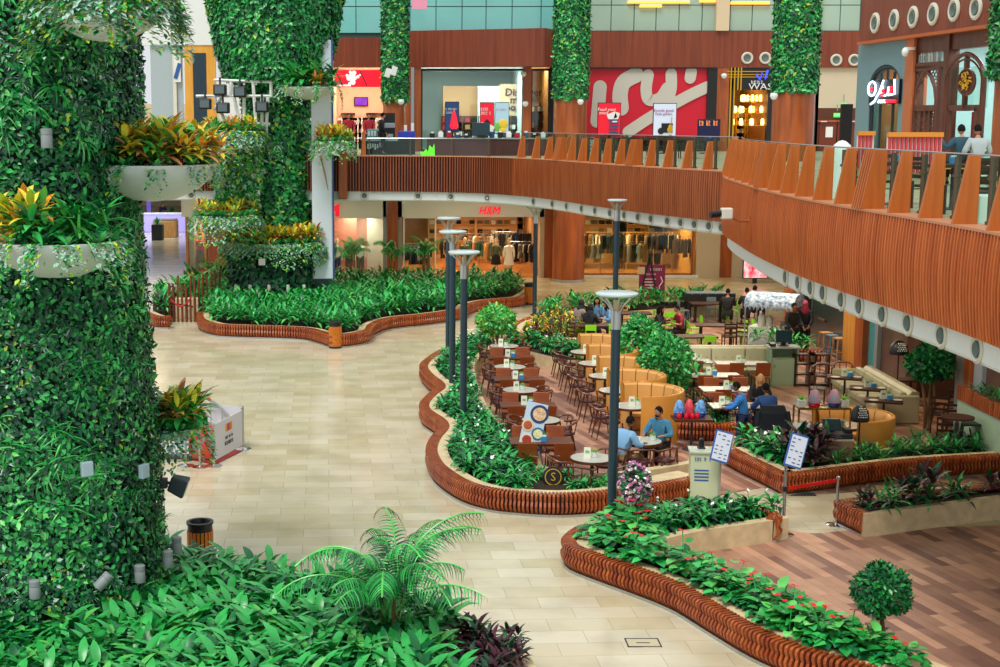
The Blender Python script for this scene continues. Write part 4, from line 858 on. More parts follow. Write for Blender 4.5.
for k in range(26):
    a=r.uniform(0,6.28); pts=[]; x=.62*math.sqrt((k+.5)/26)*math.cos(k*2.4); y=.62*math.sqrt((k+.5)/26)*math.sin(k*2.4)
    for j in range(4): pts.append(M@Vector((max(-.7,min(.7,x)),max(-.7,min(.7,y)),.06))); a+=r.uniform(-.2,1.3); x+=.11*math.cos(a); y+=.11*math.sin(a)
    mb.tube(pts,.02,5)
mb.build('calligraphy',GOLD,t)
q=[RW.sz(u,v,.25) for u,v in ((876,23),(895,20),(914,17),(934,14),(955,10),(977,8))]
for a,z in q:
    o=NZ.put(RW.pt(a,z,.26),0,'large round air nozzle on the brown band at upper right','air nozzles on the upper right band',1.5); o.rotation_euler=(PI/2,0,RW.rz)
# ================================================================ PLANT KINDS
T_LANCE=leaf(1,.30,5,.9,.28); T_BROAD=leaf(1,.42,5,.8,.25); T_BLADE=leaf(1,.09,5,1.3,.2,'blade'); T_SMALL=leaf(1,.55,2,.4,.2,'oval'); T_HEART=leaf(1,.85,3,.5,.2,'heart'); T_LINE=leaf(1,.16,3,.9,.2); T_CURL=leaf(1,.3,5,1.5,.25)
PM=GREENP+CROT+[WFLOWER,RFLOWER,PFLOWER]      # 0-6 greens, 7-11 crotons, 12 white 13 red 14 mauve
def plant_variants(make,k,seed):
    return [Proto(tag(make(random.Random(seed+i)),None,'plant')) for i in range(k)]
def mk_leafy(r,L=.46,n=11,stems=4,h=.42,pal=(0,1,1,3,2),tpl=T_LANCE,name='leafy_plant',spread=.17,el0=72,el1=-8):
    lv=Leaves()
    for s in range(stems):
        a=2*PI*s/stems+r.uniform(-.4,.4); d=spread*r.uniform(.6,1.2) if stems>1 else 0
        rosette(lv,n,L,tpl,r,el0,el1,pal,h*.55,(d*math.cos(a),d*math.sin(a),h*r.uniform(.45,1.0)*.7))
    return lv.build(name,PM)
def flowers(o,r,n,z0,z1,rad,mi,size,name='flower',stalk=True,tpl=None):
    lv=Leaves(); mb=MB(); tops=[]
    for i in range(n):
        a=r.uniform(0,6.28); d=rad*math.sqrt(r.random()); p=Vector((d*math.cos(a),d*math.sin(a),r.uniform(z0,z1))); tops.append(p)
        k=3 if mi!=12 else 2
        for j in range(k):
            b=r.uniform(0,6.28); lv.put(tpl or T_HEART,[p],[(math.cos(b),math.sin(b),.5 if mi!=12 else 1.4)],[(0,0,1)],size*r.uniform(.8,1.2),mi)
    f=lv.build(name,PM,o)
    if stalk:
        for p in tops: mb.tube([(p.x*.4,p.y*.4,.1),(p.x,p.y,p.z)],.008,4)
        mb.build('flower_stalk',GREENP[1],o)
    return o
def mk_lily(r):
    o=mk_leafy(r,.36,12,3,.3,(0,2,1,4,0),leaf(1,.3,5,1.2,.3),'peace_lily_plant',.13)
    if r.random()<.5: flowers(o,r,1,.5,.66,.2,12,.10)
    return o
def mk_anth(r):
    lv=Leaves()
    for i in range(44):
        a=r.uniform(0,6.28); d=.32*math.sqrt(r.random()); z=.1+.36*(1-d/.4)*r.uniform(.5,1.15); e=r.uniform(-.3,.9)
        lv.put(T_HEART,[(d*math.cos(a),d*math.sin(a),z)],[(math.cos(a)*.8+r.uniform(-.5,.5),math.sin(a)*.8+r.uniform(-.5,.5),e*.5)],[(math.cos(a)*.2,math.sin(a)*.2,1)],r.uniform(.13,.2),r.choice((0,1,2,0,3)))
    o=lv.build('anthurium_plant',PM); flowers(o,r,r.choice((1,1,2)),.36,.54,.26,13,.075); return o
def mk_croton(r,pal=(8,8,7,0,8,3,10,5),n=16,L=.34):
    lv=Leaves()
    for s in range(3):
        a=2*PI*s/3; rosette(lv,n,L,T_LANCE,r,80,5,pal,.2,(.12*math.cos(a),.12*math.sin(a),.14+.14*r.random()))
    return lv.build('croton_plant',PM)
def mk_purple(r): o=mk_croton(r,(11,11,4,11,2,11,11,4),15,.32); o.name='purple_leaved_plant'; return o
def mk_trail(r):
    """cascade of small leaves that hangs over an edge towards -Y"""
    lv=Leaves()
    for s in range(9):
        x=r.uniform(-.22,.22); ln=r.uniform(.25,.75); y=0; z=.05; k=int(ln/.04)
        for i in range(k):
            t=i/k; q=(x+r.uniform(-.05,.05),-.12-.1*math.sin(t*2),.08-ln*t*.95); lv.put(T_SMALL,[q],[(r.uniform(-1,1),-.8,r.uniform(-.9,.4))],[(0,-.4,1)],r.uniform(.06,.12),r.choice((6,6,1,5,2)))
    rosette(lv,16,.22,T_SMALL,r,70,0,(6,1,3,2),.05,(0,0,.05)); return lv.build('trailing_plant',PM)
def mk_fern(r): lv=Leaves(); rosette(lv,34,.55,T_BLADE,r,80,0,(1,0,3,2),.1); return lv.build('fern',PM)
LEAFY=plant_variants(lambda r:mk_leafy(r),5,100); LEAFYB=plant_variants(lambda r:mk_leafy(r,.5,9,4,.75,(1,3,0,1,2),T_LANCE,'leafy_shrub',.25),4,120)
LILY=plant_variants(mk_lily,6,140); ANTH=plant_variants(mk_anth,6,160); CROTON=plant_variants(mk_croton,4,180); PURPLE=plant_variants(mk_purple,3,200); TRAIL=plant_variants(mk_trail,4,220); FERN=plant_variants(mk_fern,3,240)
def mk_foxtail(r): return mk_leafy(r,.42,14,2,.25,(0,2,1,4),T_LINE,'strap_leaved_plant',.1)
FGP=plant_variants(lambda r:mk_leafy(r,.34,11,4,.42,(0,1,1,3,1,2),leaf(1,.36,5,.75,.22),'leafy_plant',.16,60,-14),6,300)
BCRO=plant_variants(lambda r:mk_croton(r,(8,8,7,8,10,8,5,7,3),14,.34),4,340)
YCRO=plant_variants(lambda r:mk_croton(r,(8,8,3,8,10,5,8,9),18,.27),3,330)
DARKC=plant_variants(lambda r:mk_croton(r,(4,11,4,2,5,8,9,4),15,.32),3,310)
STRAP=plant_variants(mk_foxtail,3,260)
PR=random.Random(77)
def scatter(kind,pts,z,lab,grp,s0=.85,s1=1.2,name=None):
    for x,y in pts:
        PR.choice(kind).put((x,y,z),PR.uniform(0,6.28),lab,grp,PR.uniform(s0,s1))
# palms -----------------------------------------------------------------------
def frond(L,r,droop=1.0,nl=26,ll=.34):
    lv=Leaves(); pts=[];y=z=0.0; a=math.radians(r.uniform(62,80)); n=18
    for i in range(n+1):
        pts.append(Vector((0,y,z))); aa=a-droop*1.9*(i/n)**1.35; y+=math.cos(aa)*L/n; z+=math.sin(aa)*L/n
    for i in range(nl):
        t=.18+.82*i/nl; k=t*n; j=min(n-1,int(k)); p=pts[j].lerp(pts[j+1],k-j); d=(pts[j+1]-pts[j]).normalized()
        s=math.sin(PI*(.12+.85*t))**.7
        for sx in(-1,1): lv.put(T_BLADE,[p],[(sx*.95,d.y*.65,d.z*.65-.1)],[(0,-d.z,abs(d.y)+.2)],ll*(.45+.6*s)*r.uniform(.9,1.1),r.choice((0,2,4,0,1)))
    return lv,pts
def palm(name,lab,loc,h,L,n,seed,rot=0,group=None):
    r=random.Random(seed); t=thing(name,lab,'palm',loc,rot,group); mb=MB()
    for k in range(3):
        a=2*PI*k/3+.4; mb.tube([(.08*math.cos(a),.08*math.sin(a),0),(.12*math.cos(a),.12*math.sin(a),h*.5),(.16*math.cos(a),.16*math.sin(a),h)],[.035,.03,.022],7)
    mb.build('trunk',BARK,t,smooth=True)
    for i in range(n):
        lv,pts=frond(L*r.uniform(.75,1.1),r,r.uniform(.75,1.25)); f=lv.build('frond',PM,t); a=2*PI*i/n*1.0+r.uniform(-.3,.3); f.location=(.1*math.cos(a),.1*math.sin(a),h*r.uniform(.55,1.0)); f.rotation_euler=(r.uniform(-.25,.35),0,a)
        mb=MB(); mb.tube(pts,[.012]*len(pts),4); mb.build('midrib',GREENP[3],f)
    return t
def leafball(lv,c,rad,n,size,pal,r,tpl=T_SMALL,fill_=.55,sq=(1,1,1)):
    pos=[];d=[];m=[];s=[]
    for i in range(n):
        v=Vector((r.gauss(0,1),r.gauss(0,1),r.gauss(0,1))).normalized(); q=rad*(fill_+(1-fill_)*r.random()**.5)*(1+.1*math.sin(5*v.x+3*v.z)); pos.append((c[0]+v.x*q*sq[0],c[1]+v.y*q*sq[1],c[2]+v.z*q*sq[2])); d.append((v.x+r.uniform(-.8,.8),v.y+r.uniform(-.8,.8),v.z+r.uniform(-.8,.8))); m.append(r.choice(pal)); s.append(size*r.uniform(.7,1.3))
    lv.put(tpl,pos,d,[(p[0]-c[0],p[1]-c[1],p[2]-c[2]+.01) for p in pos],s,m)
def ball_tree(lab,loc,h,rad,n,size,pal,seed,trunk=.035,name='topiary_tree',multi=1,sq=(1,1,.9),bloom=None):
    r=random.Random(seed); t=thing(name,lab,'tree',loc); mb=MB()
    for k in range(multi):
        a=2*PI*k/max(1,multi)+seed; e=.12 if multi>1 else 0
        mb.tube([(e*.5*math.cos(a),e*.5*math.sin(a),0),(e*math.cos(a+1)+.02,e*math.sin(a+1),h*.35),(e*1.4*math.cos(a+.5)-.015,e*1.4*math.sin(a+.5),h*.7),(e*2*math.cos(a),e*2*math.sin(a),h)],[trunk*1.1,trunk,trunk*.9,trunk*.6],7)
    mb.build('trunk',BARK,t,smooth=True); lv=Leaves(); leafball(lv,(0,0,h),rad,n,size,pal,r,sq=sq); lv.build('crown',PM,t)
    if bloom: lv=Leaves(); leafball(lv,(0,0,h),rad*1.05,bloom[0],bloom[1],(14,14,12),r,T_HEART,.8,sq); lv.build('blossom',PM,t)
    return t
# ================================================================ LIVING COLUMNS
CORE=mat('living_wall_core','#062418',.9,var=.4,scale=3)
def prof_r(prof,z):
    for (z0,r0),(z1,r1) in zip(prof[:-1],prof[1:]):
        if z0<=z<=z1: return r0+(r1-r0)*(z-z0)/max(1e-6,z1-z0)
    return prof[-1][1]
def living(name,lab,c,prof,layers,seed,arc=2.0,coremat=None):
    """planted column: timber-dark core under several sorts of foliage; arc is the half-angle planted, facing the atrium"""
    t=thing(name,lab,'living wall column',(c[0],c[1],0)); mb=MB(); mb.lathe([(r,z) for z,r in prof],40); mb.build('core',coremat or CORE,t,smooth=True)
    rg=np.random.default_rng(seed); face=math.atan2(-c[1],-c[0]); zlo,zhi=prof[0][0],prof[-1][0]
    zz=np.linspace(zlo,zhi,200); rr=np.array([prof_r(prof,z) for z in zz])
    for lname,kind,n,size,pal,ztest in layers:
        lv=Leaves(); a=face+rg.uniform(-arc,arc,n); z=rg.uniform(zlo,zhi,n)
        if ztest: keep=np.array([ztest(zi,ai) for zi,ai in zip(z,a)],dtype=bool); a=a[keep]; z=z[keep]
        r=np.interp(z,zz,rr); N=len(a); out=np.stack([np.cos(a),np.sin(a),np.zeros(N)],1); tang=np.stack([-np.sin(a),np.cos(a),np.zeros(N)],1); up=np.tile([0,0,1.0],(N,1))
        base=np.stack([r*np.cos(a),r*np.sin(a),z],1)
        if kind=='cover':
            w=rg.normal(0,.8,(N,3)); d=out*.45+tang*w[:,:1]+up*(w[:,1:2]-.25); pos=base+out*rg.uniform(0,.13,(N,1)); lv.put(T_SMALL if size<.3 else T_BROAD,pos,d,out+up*.4,size*rg.uniform(.6,1.35,N),rg.choice(pal,N))
        else:
            k={'tuft':16,'broad':10,'silver':14,'hang':14}[kind]; tpl={'tuft':T_BLADE,'broad':T_BROAD,'silver':T_LINE,'hang':T_LINE}[kind]
            for j in range(k):
                q=2*PI*j/k+rg.uniform(-.3,.3,(N,1)); el=rg.uniform(.25,.95,(N,1))
                d=out*el+(tang*np.cos(q)+up*(np.sin(q)+(-.8 if kind=='hang' else .25)))*.8
                m=rg.choice(pal,N); lv.put(tpl,base+out*.04,d,out*.6+up*.8,size*rg.uniform(.6,1.2,N),m)
        f=lv.build(lname,PM,t); f['kind']='stuff'
    return t
def spot_fix(name,lab,loc,rz=0,kind='can'):
    t=thing(name,lab,'light',loc,rz); mb=MB()
    if kind=='can':
        mb.lathe([(.001,0),(.07,0),(.075,.02),(.075,.15),(.07,.16),(.07,.17),(.075,.175),(.075,.24),(.06,.25),(.001,.25)],14); mb.build('housing',GREY,t,smooth=True); mb=MB(); mb.tube([(0,.06,.1),(0,.3,.1)],.018,6); mb.build('arm',DGREY,t)
    elif kind=='box': mb.box((0,0,0),(.16,.08,.2)); mb.build('housing',mat('pale_blue_grey','#A9BFCC',.4),t,bevel=.012); mb=MB(); mb.tube([(0,.04,0),(0,.22,0)],.02,6); mb.build('arm',DGREY,t)
    else:
        M=Matrix.Rotation(.35,4,'Y'); mb.add([(-.03,-.11,-.11),(-.03,.11,-.11),(-.03,.11,.11),(-.03,-.11,.11),(.22,-.16,-.14),(.22,.16,-.14),(.22,.16,.14),(.22,-.16,.14)],[(3,2,1,0),(4,5,6,7),(0,1,5,4),(1,2,6,5),(2,3,7,6),(3,0,4,7)],0,M); mb.build('housing',DARKST,t,bevel=.02)
        mb=MB(); mb.box((.225,0,0),(.012,.28,.24),M=M); mb.build('lens',mat('lens_grey','#5A6A70',.15),t); mb=MB(); mb.tube([(-.55,.1,.05),(-.2,0,.02),(-.03,0,0)],.025,6); mb.box((-.12,0,0),(.1,.12,.14)); mb.build('arm',DGREY,t)
    return t
C1=(-5.38,20.0)
pr1=[(0,1.78),(2.2,1.74),(4.0,1.66),(6.0,1.55),(6.6,1.5),(7.2,1.62),(9.5,1.6),(12.5,1.6)]
nz=lambda s,th: (lambda z,a: math.sin(z*1.7*s+a*2.1)+math.sin(a*3.3*s-z*1.1+2)+.6*math.sin(z*4.1+a*5+s)>th)
living('living_wall_column','huge living-wall column with mixed ferns and ivy at the left front',C1,pr1,[
 ('ivy_foliage','cover',52000,.085,[0,2,4,4,2,4,1],None),('bright_foliage','cover',13000,.10,[1,3,0,1],nz(1.0,.5)),('yellow_foliage','cover',9000,.07,[5,3,5,6,6],nz(1.6,.5)),
 ('silver_foliage','silver',1100,.15,[6,6,6,1,3],nz(2.1,.3)),('fern_foliage','tuft',420,.34,[1,0,3,1],nz(.8,.5)),('palmate_foliage','silver',520,.24,[1,3,0],nz(1.1,.4)),('broad_foliage','broad',420,.17,[0,1,3,2],nz(1.3,.4)),('dark_foliage','broad',420,.16,[4,2,4],nz(2.6,.2))],11,1.9)
C2=(-4.98,57.0)
pr2=[(0,1.86),(2.3,1.86),(2.32,1.86),(2.6,1.24),(8.0,1.22),(9.0,1.3),(9.25,1.95),(10.6,2.3),(13.5,2.78)]
up_=lambda z,a: z>8.9
lo_=lambda z,a: z<2.35
living('living_wall_column','tall flaring living-wall column with planter rings in the big oval bed',C2,pr2,[
 ('ivy_foliage','cover',9000,.26,[4,2,4,4],lo_),('crown_foliage','cover',30000,.20,[0,2,2,0,4,1],up_),('bright_foliage','cover',5200,.26,[3,1,5,0],lambda z,a:z>8.9 and nz(1.3,.7)(z,a)),
 ('trunk_foliage','cover',12000,.22,[0,2,4,1],lambda z,a:2.35<z<9.0),('silver_foliage','silver',160,.35,[6,6,3],lambda z,a:2.4<z<7 and nz(1,.6)(z,a)),('yellow_foliage','cover',1300,.2,[5,5,3],lambda z,a:2.4<z<8)],12,2.0)
def slimcol(u,Y,r,zlow,lab,seed,ztop=14.5,rb=None):
    X=(u-U0)/F_PX*(Y*math.cos(PITCH)); p=Q(u,70,Y)
    living('living_wall_column',lab,(p.x,p.y),[(zlow,r),(ztop,r)],[('ivy_foliage','cover',9000,.17,[0,2,2,1,4],None),('yellow_foliage','cover',900,.16,[5,3,5],None)],seed,2.2)
    mb=MB(); mb.cyl((0,0,ZF),rb or r,zlow-ZF+.1,28); struct(mb.build('column',BROWNCOL,smooth=True,loc=(p.x,p.y,0)))
    return p
zc_=lambda v,Y: Q(400,v,Y).z
slimcol(395,65,.47,zc_(102,65),'slim living-wall column beside the peach shop on the upper level',21)
slimcol(571,64.5,.66,zc_(99,64.5),'living-wall column left of the red shop front on the upper level',22,rb=.76)
slimcol(795,52,.68,zc_(92,52),'living-wall column between the black restaurant and the exit corridor',23,rb=.76)
slimcol(1019,34,.52,zc_(76,34),'living-wall column cut by the right edge of the upper level',24,10.5)
for u,v,Y,l in ((389,73,64,'small white floodlight on the slim living-wall column, left of two'),(391,71,63.9,'small white floodlight on the slim living-wall column, right of two')):
    p=Q(u+(3 if 'right' in l else -1),v,Y); t=thing('floodlight',l,'light',p); mb=MB(); mb.box((0,0,0),(.25,.2,.4),ry=.3); mb.build('housing',WHITE,t,bevel=.02); mb=MB(); mb.tube([(0,.1,0),(0,.6,0)],.03,6); mb.build('arm',GREY,t)
for u,v,Y,l in ((401,101,64.2,'white dome camera under the slim living-wall column'),(580.5,101,63.4,'white dome camera under the living-wall column by the red shop'),(774,95,51,'white dome camera at the left foot of the planting beside the restaurant'),(724,75,67.6,'white camera on the pier between the red shop and the restaurant'),(523.5,73,67.6,'white camera high on the pier right of the big window'),(525.5,103,67.6,'lower white camera on the pier right of the big window')):
    p=Q(u,v,Y); t=thing('security_camera',l,'security camera',p); mb=MB(); mb.lathe([(.001,-.18),(.1,-.14),(.14,-.05),(.14,.0),(.1,.06),(.001,.08)],12); mb.build('housing',WHITE,t,smooth=True); mb=MB(); mb.tube([(0,0,.0),(0,.4,.05)],.04,6); mb.build('bracket',OFFW,t)
# planter bowls on the columns
BOWLM=mat('bowl_white','#C9D2CC',.45)
def bowl(c,r,h,lab,fill_,seed,name='planter_bowl'):
    t=thing(name,lab,'planter bowl',c); mb=MB(); mb.lathe([(.02,-h),(r*.35,-h*.93),(r*.7,-h*.66),(r*.92,-h*.3),(r,-.02),(r,.03),(r*.94,.03),(r*.92,-.06),(.02,-.06)],28); mb.build('bowl_body',BOWLM,t,smooth=True); mb=MB(); mb.cyl((0,0,-.06),r*.92,.03,24); mb.build('soil',SOIL,t)
    rr=random.Random(seed)
    for kind,n,rad0,rad1,a0,a1,lb,s in fill_:
        for i in range(n):
            a=a0+(a1-a0)*(i+.5)/n+rr.uniform(-.1,.1); d=r*rr.uniform(rad0,rad1)
            o=rr.choice(kind).put((c[0]+d*math.cos(a),c[1]+d*math.sin(a),c[2]-.03),0,lb,lb+' group',s*rr.uniform(.85,1.15)); o.rotation_euler.z=a+PI/2 if kind is TRAIL else rr.uniform(0,6.28); o['group']='plants: '+lb
    return t
p=Q(152,166,19.9); bowl(p,.92,.5,'white planter bowl with crotons jutting from the right of the front column',[(BCRO,15,.15,.95,-PI,PI*.6,'orange and yellow croton in the bowl right of the front column',1.0),(LEAFY,6,.1,.7,-PI,0,'green broad-leaved plant in the croton bowl right of the front column',.8),(TRAIL,6,.85,.97,-PI*.8,.5,'pale trailing plant over the rim of the croton bowl',.75),(STRAP,4,.0,.6,0,PI,'strap-leaved plant behind the crotons of the right bowl',1.0)],1)
p=Q(58,242,17.9); bowl(p,.86,.46,'grey-white planter bowl low on the left front of the front column',[(BCRO,4,.3,.8,-PI,-PI*.62,'orange croton at the left of the low front bowl',1.1),(FERN,6,.2,.8,-PI*.7,0,'bright fern in the low front bowl',.9),(LEAFY,5,.3,.8,-PI*.8,0,'green broad-leaved plant in the low front bowl',.75),(TRAIL,6,.85,.97,-PI*.9,.1,'silver trailing plant over the rim of the low front bowl',.8)],2)
p=Q(105,2,18.2); bowl(p,.80,.5,'white planter bowl near the top of the front column',[(FERN,5,.2,.7,-PI,0,'fern in the topmost bowl of the front column',.8),(TRAIL,26,.75,1.0,-PI,.5,'silver trailing plant over the rim of the topmost front bowl',1.05),(STRAP,5,.5,.9,-PI*.5,.4,'strap-leaved plant at the right of the topmost front bowl',.9)],3)
p=Q(178,428,20.9); bowl(p,.36,.2,'small planter bowl with red and orange crotons low on the right of the front column',[(CROTON,5,.2,.9,-PI,PI,'red and orange croton in the small low bowl',1.0),(LEAFY,4,.2,.8,-PI,PI,'green broad-leaved plant in the small low bowl',.8),(TRAIL,6,.7,.95,-PI,.2,'trailing plant over the small low bowl',.9)],4)
# second column bowls
FT=lambda u,v,Y: Q(u,v,Y)
p=FT(277,243,56.2); bowl(Vector((C2[0],C2[1],p.z)),2.12,.55,'wide planter ring of yellow crotons around the foot of the flaring column',[(YCRO,26,.8,.97,-PI,0,'yellow and red croton on the ring around the flaring column',1.3),(TRAIL,24,.96,1.0,-PI,0,'pale trailing plant on the ring around the flaring column',1.3)],5)
p=FT(226,217,54.6); bowl(p,1.15,.5,'planter bowl with mixed plants on the left of the flaring column',[(YCRO,9,.3,.95,-PI,PI*.3,'yellow croton in the left bowl of the flaring column',1.2),(LEAFYB,5,.1,.6,0,PI,'leafy plant in the left bowl of the flaring column',.9),(TRAIL,12,.9,1.0,-PI,.2,'silver trailing plant over the left bowl of the flaring column',1.5)],6)
p=FT(307,88,55); bowl(p,1.05,.45,'planter bowl high on the right of the flaring column under the crown',[(CROTON,7,.3,.95,-PI,PI*.3,'yellow croton in the high right bowl of the flaring column',1.1),(LEAFY,7,.2,.9,-PI,PI*.2,'green broad-leaved plant in the high right bowl of the flaring column',1.3),(TRAIL,6,.9,1.0,-PI,.2,'trailing plant over the high right bowl of the flaring column',1.2)],7)
p=FT(334,143,54.9); bowl(p,.62,.4,'small planter bowl of yellow plants by the far balcony post',[(YCRO,9,.2,.95,-PI,PI,'yellow croton in the small bowl by the far balcony post',1.2),(TRAIL,8,.9,1.0,-PI,.3,'trailing plant over the small bowl by the far balcony post',1.3)],8)
p=FT(229,134,54.8); bowl(p,1.2,.5,'planter bowl left of the flaring column under the white lamp frame',[(CROTON,10,.3,.95,-PI,PI*.2,'orange croton in the bowl under the white lamp frame',1.1),(TRAIL,16,.85,1.0,-PI,.2,'silver trailing plant over the bowl under the white lamp frame',1.9)],9)
t=thing('hanging_foliage','long cascade of mixed trailing plants down the left of the flaring column','foliage',FT(238,165,55)); lv=Leaves(); rg=np.random.default_rng(8); n=2600
pos=np.stack([rg.uniform(-1.1,1.0,n),rg.uniform(-.3,.4,n),rg.uniform(-1.6,1.1,n)],1); pos[:,0]*=1-.15*np.abs(pos[:,2]); d=rg.normal(0,1,(n,3)); d[:,2]-=.5; d[:,1]-=.6; lv.put(T_SMALL,pos,d,np.tile([0,-.6,.7],(n,1)),.17*rg.uniform(.6,1.4,n),rg.choice([0,1,5,6,3,6,2],n)); f=lv.build('trailing_foliage',PM,t); f['kind']='stuff'
# pale panel pylon right of the flaring column
p=FT(322,150,55.9); t=thing('sign_pylon','tall pale blue-white sign pylon with a tan streak behind the flaring column','pylon',(p.x,p.y,0)); mb=MB(); mb.box((0,0,6.0),(.82,.3,9.4)); mb.build('pylon_body',mat('pylon_white','#DCE8F2',.4),t,bevel=.05); mb=MB(); mb.box((0,0,.66),(.7,.26,1.32)); mb.build('base',DARKST,t)
mb=MB(); mb.box((.43,0,6.0),(.05,.32,9.4)); mb.build('edge_strip',mat('pylon_blue','#3A5A9A',.4),t); mb=MB(); z=FT(322,175,55.9).z; mb.tube([(-.3,-.16,z+1.4),(-.1,-.16,z+.9),(.12,-.16,z),(.24,-.16,z-.6)],[.05,.12,.1,.03],6,flat=.3); mb.build('tan_streak',mat('streak_tan','#C09050',.5),t)
# white lamp frame with black spotlights
t=thing('lighting_frame','white tubular lamp frame on the left of the flaring column','lamp frame'); mb=MB()
def fp(u,v,Y=55.2): return Q(u,v,Y)
for a,b,w in (((196,96),(272,96),.06),((214,80),(272,82),.06),((218,122),(270,124),.06),((198,130),(268,133),.04)): mb.tube([fp(*a),fp(*b)],w,6)
for u0,v0,u1,v1 in ((214,97,226,123),(231,82,231,97),(234,97,240,124),(244,96,244,124),(253,82,256,124),(262,98,262,132),(271,82,271,97),(268,97,266,132),(222,97,214,110)): mb.tube([fp(u0,v0),fp(u1,v1)],.07,6)
for u in (232,244,256): mb.tube([fp(u,84),fp(u,84,57)],.05,6)
mb.build('tube_frame',WHITE,t,smooth=True)
for u,v,l in ((220,86,'upper left'),(240,88,'upper right'),(223,104,'lower left'),(262,103,'lower right'),(205,100,'outer left')):
    p=fp(u,v,55.0); s=thing('spotlight','black spotlight hanging '+l+' on the white lamp frame','light',p); mb=MB(); mb.box((0,0,-.15),(.5,.4,.42)); mb.build('housing',BLACK,s,bevel=.05); mb=MB(); mb.cyl((0,0,.05),.04,.28,8); mb.build('hanger',DGREY,s); mb=MB(); mb.box((0,-.21,-.15),(.36,.03,.28)); mb.build('lens',mat('lens_grey','#5A6A70',.15),s)
# fittings on the front column
def on_col(u,v,push=.35):
    d=ray(u,v); r=1.72+push; A=d[0]**2+d[1]**2; B=-2*(d[0]*C1[0]+d[1]*C1[1]); Cc=C1[0]**2+C1[1]**2-r*r; disc=B*B-4*A*Cc
    t=(-B-math.sqrt(disc))/(2*A) if disc>0 else -B/(2*A); return Vector((d[0]*t,d[1]*t,EYE+d[2]*t))
for u,v,l in ((35,598,'grey cylinder lamp low on the front column, leftmost'),(140,582,'grey cylinder lamp low on the front column, right of the tilted one'),(168,567,'grey cylinder lamp at the lower right edge of the front column, lower of two'),(177,553,'grey cylinder lamp at the lower right edge of the front column, upper of two'),(47,148,'small grey cylinder lamp high on the left of the front column')):
    p=on_col(u,v,.28); spot_fix('uplight',l,p,math.atan2(p.y-C1[1],p.x-C1[0])+PI/2)
p=on_col(97,588,.3); o=spot_fix('uplight','tilted silver cylinder lamp low on the front column',p,.4); o.rotation_euler.y=.8
for u,v,l in ((87,469,'pale square junction box on the middle of the front column'),(144,471,'pale narrow junction box near the right edge of the front column')):
    p=on_col(u,v,.3); spot_fix('junction_box',l,p,math.atan2(p.y-C1[1],p.x-C1[0])+PI/2,'box')
p=Q(172,483,20.1); spot_fix('floodlight','dark square floodlight on an arm at the right of the front column',p,0,'flood')
for k,u in enumerate((236,250,269,288,304)):
    p=Q(u,288,54.9); t=thing('wall_light','small pale wall light on the dark base of the flaring column, number '+('one','two','three','four','five')[k]+' from left','light',p); mb=MB(); mb.box((0,0,0),(.12,.1,.26)); mb.build('housing',OFFW,t,bevel=.02); mb=MB(); mb.tube([(0,.05,0),(0,.3,0)],.03,6); mb.build('arm',GREY,t)
p=Q(262,262,54.6); t=thing('junction_box','white square box on the dark base of the flaring column','box',p); mb=MB(); mb.box((0,0,0),(.26,.12,.26)); mb.build('housing',OFFW,t,bevel=.02); mb=MB(); mb.tube([(0,.05,0),(0,.5,0)],.03,6); mb.build('arm',GREY,t)
# ================================================================ PLANTING BEDS WITH SLATTED BENCHES
SLAT=[(-.10,.05),(-.015,.15),(.0,.22),(-.04,.30),(-.008,.38),(-.012,.43),(-.05,.46),(-.26,.46),(-.27,.42),(-.09,.42),(-.085,.30),(-.05,.22),(-.07,.15),(-.15,.05)]
BENCHD=mat('bench_gap_shade','#3A140A',.7)  # frame colour darkened to stand in for shade in the shallow slat gaps
def px(pts,z=.45): return [(P(u,v,z).x,P(u,v,z).y) for u,v in pts]
def bench(par,path,pitch=.085,w=.044,kerb=True,kz=.43,k0=-.275,k1=-.5,prof=SLAT,base=True):
    """slatted timber seat edge, steel foot strip and stone kerb along a path whose right side faces out"""
    P2=smooth_path(path,pitch); ns=normals(P2); mb=MB(); k=len(prof)
    for p,n in zip(P2,ns):
        t=Vector((-n.y,n.x)); vs=[]
        for a in (-w/2,w/2):
            for d,z in prof: q=p+t*a+n*d; vs.append((q.x,q.y,z))
        mb.add(vs,[tuple(range(k)),tuple(range(2*k-1,k-1,-1))]+[(j,k+j,k+(j+1)%k,(j+1)%k) for j in range(k)])
    mb.build('bench_slats',BENCHW,par)
    sp=smooth_path(path,.25); mb=MB(); strip(mb,sp,[(-.13,.03),(-.12,.4),(-.25,.4),(-.25,.03)],0,True); mb.build('bench_frame',BENCHD,par)
    if base: mb=MB(); strip(mb,sp,[(-.06,0),(-.06,.05),(-.2,.05),(-.2,0)],0,True); mb.build('bench_base',STEEL,par)
    if kerb: mb=MB(); strip(mb,sp,[(k0,0),(k0,kz),(k1,kz),(k1,0)],0,True); mb.build('stone_kerb',STONE,par)
    return sp
def soil(par,poly,z=.34): mb=MB(); mb.prism(poly,0.01,z); mb.build('soil',SOIL,par)
def kerbwall(par,pts,w=.22,z=.42,name='stone_kerb',side=-1):
    mb=MB(); sp=smooth_path(pts,.25); strip(mb,sp,[(0,0),(0,z),(side*w,z),(side*w,0)],0,True); mb.build(name,STONE,par)
def bedthing(lab): return thing('planter_bench',lab,'planter bench')
